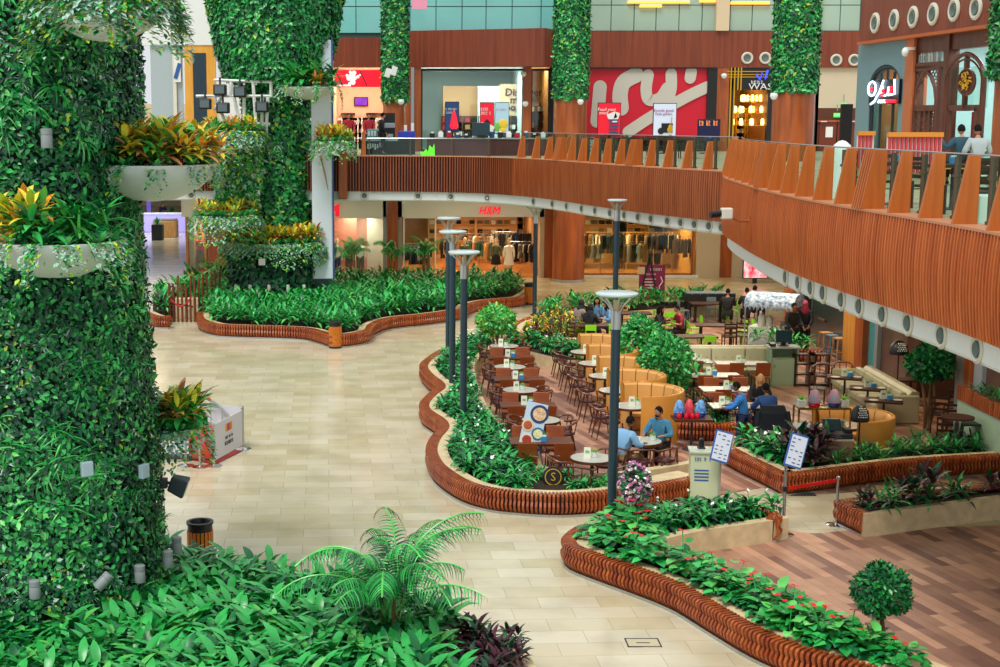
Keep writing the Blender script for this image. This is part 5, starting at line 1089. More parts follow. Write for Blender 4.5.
# --- A: big oval bed round the flaring column
A_top=px([(196,312),(198,319),(212,324),(229,325.5),(252,326.2),(281,327),(304,328.5),(318.5,332),(330,335.4),(344,335),(360,333),(371,330),(376,324),(393,318),(430,314),(463,309),(472,304),(487,300.6),(514,298),(526,295.5)])
A_back=[(5.2,62.4),(2,63.2),(-3,63.4),(-8.5,61.5),(-9.2,57)]
t=bedthing('long wavy slatted bench bed around the flaring living-wall column'); A=bench(t,A_top+[(5.9,60.6),(5.2,62.2)],.1,.06)
inn=[(p.x,p.y) for p in offset(A,-.5)]; polyA=inn+A_back[1:]; soil(t,polyA)
pts=[q for q in fill(polyA,.66,.06,.3,3) if math.hypot(q[0]-C2[0],q[1]-C2[1])>2.1 and q[1]<62.3 and not(q[1]>58 and abs(q[0]-C2[0])<2)]
scatter(LEAFYB,pts,.33,'bright green broad-leaved plant in the wavy bed around the flaring column','plants in the wavy bed around the flaring column',.66,.84)
# --- left far bed with croton, and the stake fence
I_top=px([(140,311),(152,316),(166,317),(172,316)])
t=bedthing('short slatted planter bed at the far left behind the front column'); I=bench(t,I_top,.1,.06); polyI=[(p.x,p.y) for p in offset(I,-.5)]+[(I_top[-1][0]-.3,56.5),(I_top[0][0]-.3,57)]; soil(t,polyI)
pts=fill(polyI,.6,.15,.3,4); scatter(LEAFYB,pts[::2],.33,'leafy green plant in the short planter bed at far left','plants in the short far-left bed',.7,.9); scatter(PURPLE,pts[1::2],.33,'dark red leaved plant in the short planter bed at far left','dark plants in the short far-left bed',1,1.3)
polyI2=[(-9.6,56.5),(-8.2,55.6),(-7.6,58),(-9,60)]; scatter(LEAFYB,fill(polyI2,.7,.1,.3,5),0,'leafy green plant behind the stake fence at left','plants behind the stake fence',1.0,1.3)
t=thing('stake_fence','row of tall brown wooden stakes with a red rope left of the oval bed','fence'); r=random.Random(4)
for k in range(13):
    u=170+k*4.2; v=322-max(0,k-6)*1.6; p=P(u,v); h=r.uniform(1.25,1.65); mb=MB(); mb.box((p.x,p.y,h/2),(.075,.09,h),r.uniform(-.2,.2)); mb.box((p.x+r.uniform(-.04,.04),p.y,h),(.06,.08,.3),0); mb.build('stake',mat('stake_brown','#6E3416',.5,var=.2,scale=4),t)
a=P(170,322); b=P(193,322); mb=MB(); mb.tube([(a.x+(b.x-a.x)*i/8,a.y-.12,1.0-.38*math.sin(PI*i/8)) for i in range(9)],.035,6); mb.build('rope',mat('rope_red','#C4102A',.6),t)
mb=MB(); mb.tube([(a.x,a.y+.1,.7),(P(215,316).x,P(215,316).y+.1,.25)],.04,6); mb.build('rail',BENCHW,t)
for k,u in enumerate((178,186,194)): mb=MB(); p=P(u,320); mb.box((p.x,p.y+.5,.4),(.3,.3,.8)); tag(mb.build('concrete_post',STONE,bevel=.03),'pale stone block behind the stake fence, '+('left','middle','right')[k]+' of three','block')
# --- B: wavy bed left of the cafe
B_top=px([(441,348),(430,354),(421,361),(419,367),(425,375),(436,385),(427,393),(419,402),(421,410),(434,419),(438,426),(429,437),(425,448),(428,458),(436,468),(456,481),(480,489),(512,493.5),(560,496),(610,493),(660,486),(697,479),(705,476.5),(706,473)])
deckB=px([(478,372),(475,386),(487,421),(505,446),(532,479),(584,492),(640,487),(692,478)],.0)
t=bedthing('long wavy slatted bench bed between the stone walkway and the cafe deck'); B=bench(t,B_top)
inn=[(p.x,p.y) for p in offset(B,-.5)]
inB=[q for q in inn if q[1]>P(0,472,.45).y or q[0]<P(640,480,.3).x]
dk_in=[(x-.18,y-.05) for x,y in deckB[:-1]]; topB=px([(458,345),(480,341),(500,345)],.3)
polyB=[q for q in inn if q[0]<P(630,480,.4).x]+dk_in[::-1][1:]+topB[::-1]
soil(t,polyB,.33); kerbwall(t,[(p[0],p[1]) for p in topB[::-1][:1]]+deckB,.2,.40,side=1)
pts=[q for q in fill(polyB,.36,.10,.3,6)]
uv=lambda q: U0+F_PX*q[0]/q[1]
scatter(LILY,[q for q in pts if uv(q)<=528],.32,'white-flowered glossy green plant in the wavy bed left of the cafe','plants in the wavy bed left of the cafe',.66,.92)
scatter(FGP,[q for q in pts if uv(q)>528 and (Vector(q)-Q(553,477,27.35).xy).length>.48],.32,'low green plant in the narrow right end of the wavy bed','low plants at the right end of the wavy bed',.32,.5)
st_end=px([(645,487),(690,478),(690,472),(676,474)],.43); mb=MB(); mb.prism(px([(600,490),(648,484.5),(692,475),(678,470.5),(640,478),(600,484)],.42),.0,.42); mb.build('stone_end',STONE,t)
# --- C: front right bed (U shape round the lower deck)
C_top=px([(590,522),(574,526),(563,534),(560.5,540),(568,548),(600,560),(640,574),(670,586),(690,597.5),(716,613),(750,632),(794,650),(860,669),(930,690)])
t=bedthing('long slatted bench bed at the front right beside the lower wooden deck'); Cc=bench(t,C_top)
inn=[(p.x,p.y) for p in offset(Cc,-.5)]
kC=px([(781,516),(750,521),(700,528),(664,535.5),(644,541.5),(640,548),(650,556),(690,570),(760,596),(860,640),(940,672)],.40)
polyC=inn+kC[::-1]+px([(778,508),(740,509),(690,512),(640,516),(610,520)],.40)
soil(t,polyC,.33); kerbwall(t,kC,.2,.42,side=-1)
bC=px([(596,521),(640,515),(690,511),(740,507),(768,507)],.42); kerbwall(t,bC,.14,.42,side=-1)
bench(t,px([(781,519.5),(783.5,516),(779,511.5),(768,507.5),(750,505.5)],.45),kerb=False)
pts=fill(polyC,.31,.08,.3,7); armU=lambda q: q[1]>P(0,548,.35).y
scatter(LILY,[q for q in pts if armU(q) and q[0]>P(640,530,.35).x],.32,'glossy green plant on the upper arm of the front right bed','plants on the upper arm of the front right bed',.7,.9)
scatter(ANTH,[q for q in pts if not(armU(q) and q[0]>P(640,530,.35).x)],.32,'red-flowered heart-leaved plant in the front right bed','red-flowered plants in the front right bed',.95,1.25)
# --- D: bed behind the booths, and its rear hedge
D_top=px([(530,316),(514,321.5),(508,328),(512,332.5),(526,336),(550,338.6),(590,339.6)])
t=bedthing('curved slatted bench bed at the back of the cafe with dark crotons'); Dp=bench(t,D_top,.1,.06); polyD=[(p.x,p.y) for p in offset(Dp,-.5)]+px([(600,333),(596,326),(566,318),(545,314)],.3); soil(t,polyD)
pts=fill(polyD,.48,.1,.3,8); scatter(DARKC,[q for i,q in enumerate(pts) if i%3!=1],.32,'dark and yellow croton in the curved bed at the back of the cafe','dark crotons in the curved back bed',.62,.85); scatter(CROTON,[q for i,q in enumerate(pts) if i%3==1],.32,'yellow-green croton in the curved bed at the back of the cafe','yellow crotons in the curved back bed',.6,.8)
t=thing('planter_box','long low planter behind the green chairs at the back of the cafe','planter'); hp=px([(540,321),(572,315),(620,312),(680,308),(735,304),(740,299),(680,302),(610,305),(560,308),(530,315)],.35); mb=MB(); mb.prism(hp,0,.36); mb.build('stone_kerb',STONE,t); mb=MB(); mb.prism([(x,y) for x,y in hp],.36,.38); mb.build('soil',SOIL,t)
scatter(LEAFYB,fill(hp,.62,.1,.3,9),.37,'dark green leafy plant in the long planter behind the green chairs','plants behind the green chairs',.5,.72)
# --- J: low stone planter at the deck's far left corner
jp=px([(500,346),(522,350),(566,361),(588,361),(590,352),(560,348),(524,342),(505,340)],.4); t=thing('planter_box','low stone planter with small plants at the far left corner of the cafe deck','planter'); mb=MB(); mb.prism(jp,0,.42); mb.build('stone_kerb',STONE,t); mb=MB(); mb.prism([(x*.998,y*1.001) for x,y in jp],.42,.43); mb.build('soil',SOIL,t)
scatter(LILY,fill(jp,.6,.2,.3,10),.42,'small leafy plant in the low stone planter at the deck corner','plants in the low corner planter',.8,1.1)
# --- E: V-shaped bed by the register
E_top=px([(722,447),(740,456.5),(760,466),(775,473.5),(782,475.8),(792,475.4),(820,472.5),(860,467.5),(920,461),(1000,456),(1090,449)])
t=bedthing('V-shaped slatted bench bed in front of the cash desk and round booth'); E=bench(t,E_top); inn=[(p.x,p.y) for p in offset(E,-.5)]
polyE=inn+[(inn[-1][0],inn[-1][1]+1.0)]+px([(1000,441),(920,447),(860,454),(815,460),(786,457),(757,447),(732,437)],.3); soil(t,polyE,.34)
kerbwall(t,px([(732,437),(757,447),(786,457),(815,460),(860,454),(920,447),(1000,441)],.40),.15,.42,side=-1)
pts=fill(polyE,.36,.08,.3,11)
def uu(q): return U0+F_PX*q[0]/q[1]
scatter(LILY,[q for q in pts if uu(q)<798],.32,'white-flowered green plant in the left arm of the V-shaped bed','plants in the left arm of the V-shaped bed',.8,1.15)
scatter(PURPLE,[q for q in pts if 798<=uu(q)<838],.32,'dark purple leaved plant at the corner of the V-shaped bed','purple plants of the V-shaped bed',1.0,1.3)
scatter(STRAP,[q for q in pts if uu(q)>=838],.32,'strap-leaved dark green plant in the right arm of the V-shaped bed','plants in the right arm of the V-shaped bed',.65,.9)
# --- F: straight stone bed at the right
F_top=px([(1060,476.5),(1000,482.5),(920,490),(845,498),(834,499.5),(834,502),(846,507.5),(858,513)])
t=bedthing('straight stone-fronted bed with a slatted back bench at the right edge'); Fp=bench(t,[F_top[i] for i in (0,1,2,3,4)],kerb=False); bench(t,[F_top[i] for i in (5,6,7)],kerb=False)
fr=px([(859,510),(868,514),(930,506),(1000,497),(1080,487)],.45); bk_=px([(858,506),(920,498),(1000,489),(1080,480)],.45)
mb=MB(); sp=smooth_path(fr,.3); strip(mb,sp,[(0,0),(0,.45),(-.14,.45),(-.14,0)],0,True); mb.build('stone_kerb',STONE,t)
polyF=[(p.x,p.y) for p in offset(sp,-.14)]+bk_[::-1]; soil(t,polyF,.38)
pts=fill(polyF,.36,.06,.3,12); scatter(STRAP,[q for i,q in enumerate(pts) if i%3],.37,'strap-leaved plant in the stone-fronted bed at the right edge','plants in the stone-fronted right bed',.9,1.2); scatter(PURPLE,[q for i,q in enumerate(pts) if not i%3],.37,'purple-green leaved plant in the stone-fronted bed at the right edge','purple plants in the stone-fronted right bed',.8,1.2)
# --- G: small round slatted planter in the middle of the cafe
g0=P(706,440); t=bedthing('small round slatted planter behind the table with red and blue lamps'); Gp=[(g0.x+1.25*math.cos(a),g0.y+.9*math.sin(a)+.5) for a in [PI*.92+ (PI*1.16)*i/10 for i in range(11)]]; Gs=bench(t,Gp,.085,.05,kerb=False); polyG=[(p.x,p.y) for p in offset(Gs,-.4)]; soil(t,polyG); scatter(LILY,fill(polyG,.42,.05,.3,13),.33,'green plant in the small round slatted planter','plants in the small round planter',.6,.8); scatter(PURPLE,[(g0.x+.2,g0.y+1.0),(g0.x+.6,g0.y+.8)],.33,'tall dark leaved plant in the small round slatted planter','dark plants in the small round planter',.8,.95)
# --- K: foreground bed under the front column
K_top=[(-9,23.2),(-6.2,22.9),(-4.7,22.5)]+px([(206,590),(252,598),(302,608),(346,621),(388,636),(430,646),(474,644),(490,652),(500,672)],.45)+[(1.2,16.6)]
t=bedthing('foreground bed of broad green leaves at the foot of the front living-wall column'); K=bench(t,K_top); inn=[(p.x,p.y) for p in offset(K,-.5)]; polyK=inn+[(1.2,14.5),(-9,14.5)]; soil(t,polyK)
pts=[q for q in fill(polyK,.40,.10,.3,14) if math.hypot(q[0]-C1[0],q[1]-C1[1])>1.95 and q[1]<21.7+1.7*(q[0]>-3.6) and q[1]>15.6 and abs(uu(q)-U0)<1000 and uu(q)>-40]
dark=lambda q: uu(q)>452
pal=[q for q in pts if not dark(q)]
scatter(FGP,pal,.33,'broad-leaved green plant in the foreground bed at the bottom left','broad-leaved plants in the foreground bed',.95,1.25)
scatter(PURPLE,[q for q in pts if dark(q)],.33,'dark red and green leaved plant at the right tip of the foreground bed','dark plants at the tip of the foreground bed',.6,.85)
t=bedthing('short curved slatted bench piece half hidden under the foreground palm'); bench(t,px([(405,640),(418,645),(430,653),(440,665)],.55),prof=[(d,z+.1) for d,z in SLAT])
# palms
q=P(392,664,.34); palm('areca_palm','large arching palm in the foreground bed at the bottom centre',(q.x,q.y,.34),1.0,1.75,24,5,.3)
for u,v,h,L,n,l in ((352,283,1.3,1.5,12,'palm left of three in the far part of the oval bed, before the pink window'),(392,280,1.0,1.4,11,'palm in the far part of the oval bed before the brown pier'),(425,278,.9,1.3,10,'palm right of three in the far part of the oval bed, before the clothes shop'),(217,285,.5,1.4,8,'yellowish palm beside the brown pier left of the flaring column')):
    q=P(u,v,0) if u!=217 else P(217,290,0); palm('areca_palm',l,(q.x,q.y,.3),h,L,n,int(u))
# trees
q=P(880,650,.35); ball_tree('small ball-shaped tree on a thin trunk in the front right bed',(q.x,q.y,.34),.88,.38,2600,.07,(2,4,0,2),31,.035,sq=(1,1,.95))
q=P(497,356,.35); ball_tree('small round tree at the far end of the wavy bed by the cafe',(q.x,q.y,.33),1.15,.6,1500,.13,(0,3,1,5),32,.035,multi=4,name='ficus_tree',sq=(1,1,.75))
q=Q(642,341,40); ball_tree('round bushy tree behind the tan booths, left of the pair',(q.x,q.y,.0),1.3,.68,2300,.13,(0,1,2,3),33,.04,multi=4,name='ficus_tree',sq=(1,1,1.05))
q=Q(667,364,36.8); ball_tree('round bushy tree behind the tan booths, right of the pair',(q.x,q.y,.0),1.25,.72,2600,.12,(0,1,2,3),34,.04,multi=4,name='ficus_tree',sq=(1,1,1.05))
q=P(686,402,0); scatter(LEAFYB,[(q.x,q.y),(q.x-.5,q.y+.5),(q.x+.1,q.y+.9)],0,'dark leafy shrub at the foot of the right bushy tree','shrubs below the bushy trees',.9,1.1)
q=P(635,530,.35); ball_tree('small tree covered in mauve blossom beside the near lamp post',(q.x,q.y,.34),.88,.26,900,.07,(2,4,0),35,.03,name='flowering_tree',sq=(1,1,1.25),bloom=(420,.075))
q=Q(931,365,33.9); ball_tree('round tree with pale stems behind the cream diagonal sofa',(q.x,q.y,0),1.72,.52,2200,.13,(2,4,0,2),36,.04,multi=3,name='ficus_tree',sq=(1,1,.85))
mb=MB()
# ================================================================ FURNITURE KINDS
def chair_leather():
    t=thing('leather_chair','x','chair'); mb=MB(); mb.box((0,0,.455),(.44,.44,.05)); mb.build('seat',CHAIRL,t,bevel=.012)
    mb=MB(); mb.add([(-.2,.19,.50),(.2,.19,.50),(.2,.23,.50),(-.2,.23,.50),(-.205,.27,.90),(.205,.27,.90),(.205,.31,.90),(-.205,.31,.90)],[(3,2,1,0),(4,5,6,7),(0,1,5,4),(1,2,6,5),(2,3,7,6),(3,0,4,7)]); mb.build('backrest',CHAIRL,t,bevel=.012)
    for x in(-1,1):
        for y in(-1,1): mb=MB(); mb.tube([(x*.2,y*.19,.44),(x*.215,y*.22,0)],.014,6); mb.build('leg',DGREY,t)
    return t
def chair_walnut():
    t=thing('walnut_armchair','x','chair'); mb=MB(); mb.lathe([(.001,.43),(.2,.43),(.225,.45),(.225,.475),(.2,.495),(.001,.5)],18,M=Matrix.Diagonal((1,.98,1,1))); mb.build('seat',SEATD,t,smooth=True)
    mb=MB(); pts=[(.275*math.cos(a),.02+.25*math.sin(a),.76-.07*abs(math.cos(a))**3) for a in [-.25+ (PI+.5)*i/16 for i in range(17)]]; mb.tube(pts,.03,6,flat=.75); mb.build('back_rail',WALNUT,t,smooth=True)
    for x in(-1,1): mb=MB(); mb.tube([(x*.18,-.19,.45),(x*.21,-.23,0)],[.02,.013],7); mb.build('leg',WALNUT,t); mb=MB(); mb.tube([(x*.25,.1,.72),(x*.22,.15,.44),(x*.24,.24,0)],[.018,.022,.013],7); mb.build('leg',WALNUT,t)
    mb=MB()
    for x in (-.09,.09): mb.tube([(x*.9,.21,.46),(x,.265,.75)],.012,5)
    mb.build('back_spindles',WALNUT,t); return t
def chair_metal(m):
    t=thing('metal_chair','x','chair'); mb=MB(); mb.box((0,0,.45),(.38,.38,.025)); mb.build('seat',m,t,bevel=.01)
    mb=MB(); mb.box((0,.2,.76),(.36,.02,.2)); mb.build('backrest',m,t,bevel=.01)
    for x in(-1,1): mb=MB(); mb.tube([(x*.17,.19,.86),(x*.17,.18,.45),(x*.2,.22,0)],.016,6); mb.build('leg',m,t); mb=MB(); mb.tube([(x*.17,-.17,.44),(x*.2,-.21,0)],.016,6); mb.build('leg',m,t)
    return t
def chair_wood(m):
    t=thing('wooden_chair','x','chair'); mb=MB(); mb.box((0,0,.45),(.42,.42,.04)); mb.build('seat',m,t,bevel=.01)
    mb=MB()
    for z in (.6,.74,.88): mb.box((0,.2,z),(.38,.025,.06))
    mb.build('backrest',m,t)
    for x in(-1,1): mb=MB(); mb.box((x*.19,.2,.46),(.035,.035,.92)); mb.build('leg',m,t); mb=MB(); mb.box((x*.19,-.19,.22),(.035,.035,.44)); mb.build('leg',m,t)
    return t
def stool(m,h=.75):
    t=thing('bar_stool','x','stool'); mb=MB(); mb.box((0,0,h),(.36,.34,.05)); mb.build('seat',m,t,bevel=.015)
    for x in(-1,1):
        for y in(-1,1): mb=MB(); mb.tube([(x*.14,y*.13,h-.02),(x*.2,y*.19,0)],.02,6); mb.build('leg',m,t)
    mb=MB()
    for x in(-1,1): mb.tube([(x*.18,-.17,.25),(x*.18,.17,.25)],.014,5); mb.tube([(-.18,x*.17,.32),(.18,x*.17,.32)],.014,5)
    mb.build('footrest',m,t); return t
def tab_round(r=.44):
    t=thing('round_table','x','table'); mb=MB(); mb.lathe([(.001,.735),(r-.02,.735),(r,.745),(r-.005,.76),(.001,.76)],28); mb.build('tabletop',TTOP,t,smooth=True); mb=MB(); mb.lathe([(r-.03,.70),(r+.012,.70),(r+.012,.755),(r-.002,.757),(r-.03,.735)],28,cap=False); mb.build('rim',WALNUT,t,smooth=True)
    mb=MB(); mb.cyl((0,0,.03),.035,.68,10); mb.build('pedestal',DARKST,t,smooth=True); mb=MB(); mb.lathe([(.001,0),(.24,0),(.24,.015),(.05,.045),(.001,.05)],18); mb.build('base',CHROME,t,smooth=True); return t
def tab_rect(w,d,m,edge=WALNUT):
    t=thing('square_table','x','table'); mb=MB(); mb.box((0,0,.745),(w,d,.03)); mb.build('tabletop',m,t,bevel=.006); mb=MB(); mb.box((0,0,.72),(w-.02,d-.02,.03)); mb.build('rim',edge,t)
    for x in ((0,) if w<1 else (-w*.32,w*.32)): mb=MB(); mb.cyl((x,0,.02),.03,.7,8); mb.lathe([(.001,0),(.22,0),(.22,.015),(.05,.04),(.001,.045)],14,(x,0,0)); mb.build('pedestal',DARKST,t)
    return t
def tab_dark(w=1.2,d=.7):
    t=thing('dark_table','x','table'); mb=MB(); mb.box((0,0,.73),(w,d,.05)); mb.build('tabletop',TDARK,t,bevel=.006)
    for x in (-w*.36,w*.36): mb=MB(); mb.box((x,0,.36),(.09,.09,.7)); mb.box((x,0,.02),(.1,d*.7,.04)); mb.build('leg',BLACK,t)
    return t
def small(name,cat,parts):
    t=thing(name,'x',cat)
    for nm,m,f in parts: mb=MB(); f(mb); mb.build(nm,m,t)
    return t
def mk_card():
    t=thing('menu_card','x','menu card'); mb=MB(); mb.add([(-.07,-.04,0),(.07,-.04,0),(.07,0,.22),(-.07,0,.22),(-.07,.04,0),(.07,.04,0)],[(0,1,2,3),(5,4,3,2),(4,0,3),(1,5,2)]); mb.build('card',mat('card_white','#E4E8D4',.6),t)
    mb=MB(); mb.box((0,-.023,.13),(.08,.004,.05),rx=-.18); mb.build('printed_patch',mat('card_green','#7FB07A',.6),t); return t
def mk_pot():
    t=thing('potted_grass','x','plant'); mb=MB(); mb.box((0,0,.05),(.11,.11,.1)); mb.build('pot',WHITE,t,bevel=.008); lv=Leaves(); rosette(lv,46,.13,T_BLADE,random.Random(3),88,15,(3,1,3,5),.0,(0,0,.1),spread=.02); lv.build('grass',PM,t); return t
def mk_blue():
    t=thing('napkin_box','x','box'); mb=MB(); mb.box((0,0,.06),(.12,.09,.12)); mb.build('box_body',mat('box_blue','#3E8CC8',.4),t,bevel=.008); mb=MB(); mb.box((0,0,.125),(.09,.05,.04)); mb.build('napkins',WHITE,t); return t
CHL,CHW,CHG,CHD,CHLW=[Proto(f) for f in (chair_leather(),chair_walnut(),chair_metal(LIME),chair_wood(mat('dark_chair_wood','#3A2012',.4)),chair_wood(LIGHTW))]
CHS=Proto(chair_metal(mat('steel_blue_metal','#7E98A8',.35,.5))); STW=Proto(stool(LIGHTW)); STB=Proto(stool(mat('stool_blue','#5A8CB0',.4))); STG=Proto(stool(LIME))
TR=Proto(tab_round()); TS=Proto(tab_rect(1.35,.66,WALNUT)); TP=Proto(tab_rect(1.5,.66,TTOP)); TP1=Proto(tab_rect(.8,.66,TTOP)); TD=Proto(tab_dark()); TDS=Proto(tab_rect(.95,.7,TDARK))
CARD,POT,BLUE=Proto(mk_card()),Proto(mk_pot()),Proto(mk_blue())
DZ=.012
def setting(x,y,z,where,blue=True,rz=0,card=True,pot=True):
    r=random.Random(int(x*1000+y*10))
    if card: CARD.put((x-.1,y-.02,z),rz+r.uniform(-.3,.3),'menu card on '+where)
    if pot: POT.put((x+.06,y+.05,z),rz,'potted grass on '+where)
    if blue: BLUE.put((x+.05,y-.12,z),rz,'blue napkin box on '+where)
ORD=['nearest','second nearest','third nearest','fourth nearest','fifth nearest','sixth nearest','seventh nearest']
def at(kind,x,y,rz,l): return kind.put((x,y,DZ),rz,l)
# --- row A beside the wavy bed: round and rectangular tables in turn
rowR=[(541,420),(520,390),(510,367),(504,346)]
for i,(u,v) in enumerate(rowR):
    p=P(u,v,.76); n=ORD[i]; w='round table, '+n+' in the row beside the wavy bed'
    at(TR,p.x,p.y,0,'pale '+w); setting(p.x,p.y,.76+DZ,'the '+n+' round table by the wavy bed',False)
    for k,(dx,dy,rz,s) in enumerate(((-.52,-.2,PI*.6,'left front'),(.55,-.12,-PI*.55,'right front'),(-.48,.32,PI*.35,'left back'),(.5,.35,-PI*.35,'right back'))):
        at(CHW,p.x+dx,p.y+dy,rz,'walnut chair, '+s+' of the '+n+' round table by the wavy bed')
rowS=[(541,441),(528,405),(519,379),(511,357)]
for i,(u,v) in enumerate(rowS):
    p=P(u,v,.76); n=ORD[i]; w='the '+n+' long brown table by the wavy bed'
    at(TS,p.x,p.y,0,'long brown table, '+n+' in the row beside the wavy bed'); setting(p.x,p.y,.76+DZ,w)
    for dx,dy,rz,s in ((-.36,-.55,PI,'front left'),(.40,-.55,PI,'front right'),(-.36,.58,0,'back left'),(.40,.58,0,'back right')):
        at(CHL,p.x+dx,p.y+dy,rz,'brown leather chair, '+s+' of '+w)
# --- row B: round tables before the tan booths
rowB=[(631,406),(616,390.5),(605,376),(594,363.5),(585,352)]
def booth(p,lab,r=.98,h=1.08,a0=-PI*.62,a1=PI*.62,rz=0,chan=9):
    """high-backed half-round sofa, hollow side to local -X"""
    t=thing('booth_sofa',lab,'sofa',(p.x,p.y,DZ),rz); mb=MB(); n=26
    mb.lathe([(r,0),(r+.02,h-.05),(r,h),(r-.05,h),(r-.06,h-.06),(r-.06,0)],n,a0=a0,a1=a1,cap=False)
    for a in (a0,a1):
        c,s=math.cos(a),math.sin(a); mb.add([(r*c,r*s,0),(r*c,r*s,h),((r-.06)*c,(r-.06)*s,h),((r-.06)*c,(r-.06)*s,0)],[(0,1,2,3)])
    mb.build('outer_shell',TAN,t,smooth=True)
    mb=MB()
    for k in range(chan):
        b0=a0+(a1-a0)*(k+.03)/chan; b1=a0+(a1-a0)*(k+.97)/chan; mb.lathe([(r-.06,.46),(r-.14,.47),(r-.18,.75),(r-.15,h-.06),(r-.10,h-.015),(r-.06,h-.02)],4,a0=b0,a1=b1,cap=False)
    mb.build('back_channels',TANI,t,smooth=True)
    mb=MB(); mb.lathe([(r-.06,.02),(r-.06,.46),(r-.5,.46),(r-.54,.43),(r-.54,.36),(r-.5,.34),(r-.48,.02)],n,a0=a0,a1=a1,cap=False)
    for a in (a0,a1):
        c,s=math.cos(a),math.sin(a); mb.add([((r-.06)*c,(r-.06)*s,.02),((r-.06)*c,(r-.06)*s,.46),((r-.54)*c,(r-.54)*s,.44),((r-.5)*c,(r-.5)*s,.02)],[(0,1,2,3)])
    mb.build('seat',TANI,t,smooth=True); return t
for i,(u,v) in enumerate(rowB):
    p=P(u,v,.76); n=ORD[i]; at(TR,p.x,p.y,0,'pale round table before the '+n+' tan booth'); setting(p.x+.12,p.y+.06,.76+DZ,'the table of the '+n+' tan booth',False)
    booth(Vector((p.x+.28,p.y+.12,0)),'high-backed tan leather half-round booth, '+n+' of five in the row',1.0,1.15,-PI*.56,PI*.62)
    for dx,dy,rz,s in ((-.72,.1,PI/2,'back'),(-.55,-.52,PI*.68,'front')): at(CHW,p.x+dx,p.y+dy,rz,'dark walnut chair at the '+s+' side of the table before the '+n+' tan booth')
# --- front round tables
for k,(u,v,l,cs) in enumerate(((592,458,'pale round table at the front beside the near lamp post',((-.62,.12,PI*.55,'left'),(-.28,-.6,PI*.85,'front left'),(.5,-.42,-PI*.75,'front right'),(.35,.55,-.5,'back right'))),(641,441,'pale round table with two seated men at the front',((-.1,-.62,PI*1.02,'front'),(.42,-.52,PI*1.18,'front right'))))):
    p=P(u,v,.76); at(TR,p.x,p.y,0,l); w='the '+l[5:]; setting(p.x+(.0 if k==0 else .2),p.y,.76+DZ,w,False,card=(k==0))
    for dx,dy,rz,s in cs: at(CHW,p.x+dx,p.y+dy,rz,'walnut chair, '+s+' of '+w)
TABM=P(641,441,.76)
# --- cream sofa and the tables in front of it
def sofa(p,L,rz,lab,n=3,h=1.05):
    t=thing('cream_sofa',lab,'sofa',(p.x,p.y,DZ),rz); mb=MB(); mb.prism([(.36,0),(.36,h-.04),(.32,h),(.2,h),(.12,h-.1),(.06,.5),(.36,.3)][:6]+[(.02,.0)],-L/2,L/2,M=Matrix.Rotation(PI/2,4,'Z')@Matrix.Rotation(PI/2,4,'X'))
    mb.build('back_frame',CREAML,t,bevel=.02)
    for k in range(n):
        x0=-L/2+L*(k+.01)/n; x1=-L/2+L*(k+.99)/n; mb=MB(); mb.box(((x0+x1)/2,.02,.46+(h-.5)/2),(x1-x0,.14,h-.48),rx=-.12); b=mb.build('back_cushion',CREAML,t,bevel=.04)
        mb=MB()
        for j in range(4): mb.ball((x0+(x1-x0)*(j+.5)/4,-.06,.47+(h-.5)/2),.018,8,5)
        mb.build('buttons',mat('button_tan','#8C8660',.5),b)
        mb=MB(); mb.box(((x0+x1)/2,-.27,.37),(x1-x0,.62,.2)); mb.build('seat_cushion',CREAML,t,bevel=.05)
    mb=MB(); mb.box((0,-.25,.15),(L,.58,.28)); mb.build('plinth',mat('plinth_beige','#A9A27E',.6),t)
    for s in(-1,1): mb=MB(); mb.box((s*(L/2+.05),-.1,.36),(.1,.9,.72)); mb.build('side_panel',CREAML,t,bevel=.04)
    return t
p=P(728,383,0); sofa(Vector((p.x,p.y+.1,0)),2.95,-.03,'cream button-backed sofa facing the tables in the middle of the cafe')
SZ=[]
rows=[(697,361,1,'left end of the cream sofa'),(742,363,2,'right half of the cream sofa'),(712,375,3,'second row from the cream sofa'),(730,389,3,'third row from the cream sofa')]
for u,v,n,w in rows:
    p=P(u,v,.76); long_=n>=2; at(TP if long_ else TP1,p.x,p.y,0,'pale table at the '+w); setting(p.x,p.y+.02,.76+DZ,'the pale table at the '+w,n==3)
    for dx,dy,rz,s in ((( -.2,-.55,PI,'front'),) if n==1 else ((-.34,-.55,PI,'front left'),(.4,-.55,PI,'front right')) if n==2 else ((-.36,-.56,PI,'front left'),(.44,-.56,PI,'front right'),(-.3,.56,0,'back left'),(.46,.56,0,'back right'))): at(CHL,p.x+dx,p.y+dy,rz,'brown leather chair, '+s+' of the table at the '+w)
p=P(741,405.5,.76); at(TP,p.x,p.y,0,'pale table with the standing waiter and seated couple'); TABW=p; setting(p.x-.36,p.y+.05,.76+DZ,'the table of the seated couple',False)
at(CHL,p.x-.42,p.y+.62,0,'brown leather chair at the back left of the couple\'s table')
t=at(CHL,p.x+.52,p.y-.62,PI,'leather chair under a dark jacket at the couple\'s table')
t=thing('jacket','dark blue jacket draped over the back of a chair at the couple\'s table','jacket',(p.x+.52,p.y-.92,DZ),0); mb=MB()
mb.add([(-.27,-.04,.94),(.27,-.04,.94),(.34,-.07,.75),(.33,-.1,.12),(.1,-.06,.08),(0,-.05,.1),(-.1,-.06,.08),(-.33,-.1,.12),(-.34,-.07,.75),(-.27,.06,.94),(.27,.06,.94),(.30,.05,.4),(-.30,.05,.4)],[(0,8,7,6,5,4,3,2,1),(0,1,10,9),(9,10,11,12)]); mb.tube([(-.33,-.03,.8),(-.38,-.06,.5),(-.36,-.08,.2)],[.07,.06,.05],8); mb.tube([(.33,-.03,.8),(.40,-.06,.5),(.39,-.08,.2)],[.07,.06,.05],8); mb.build('jacket_cloth',mat('jacket_navy','#10202E',.7),t)
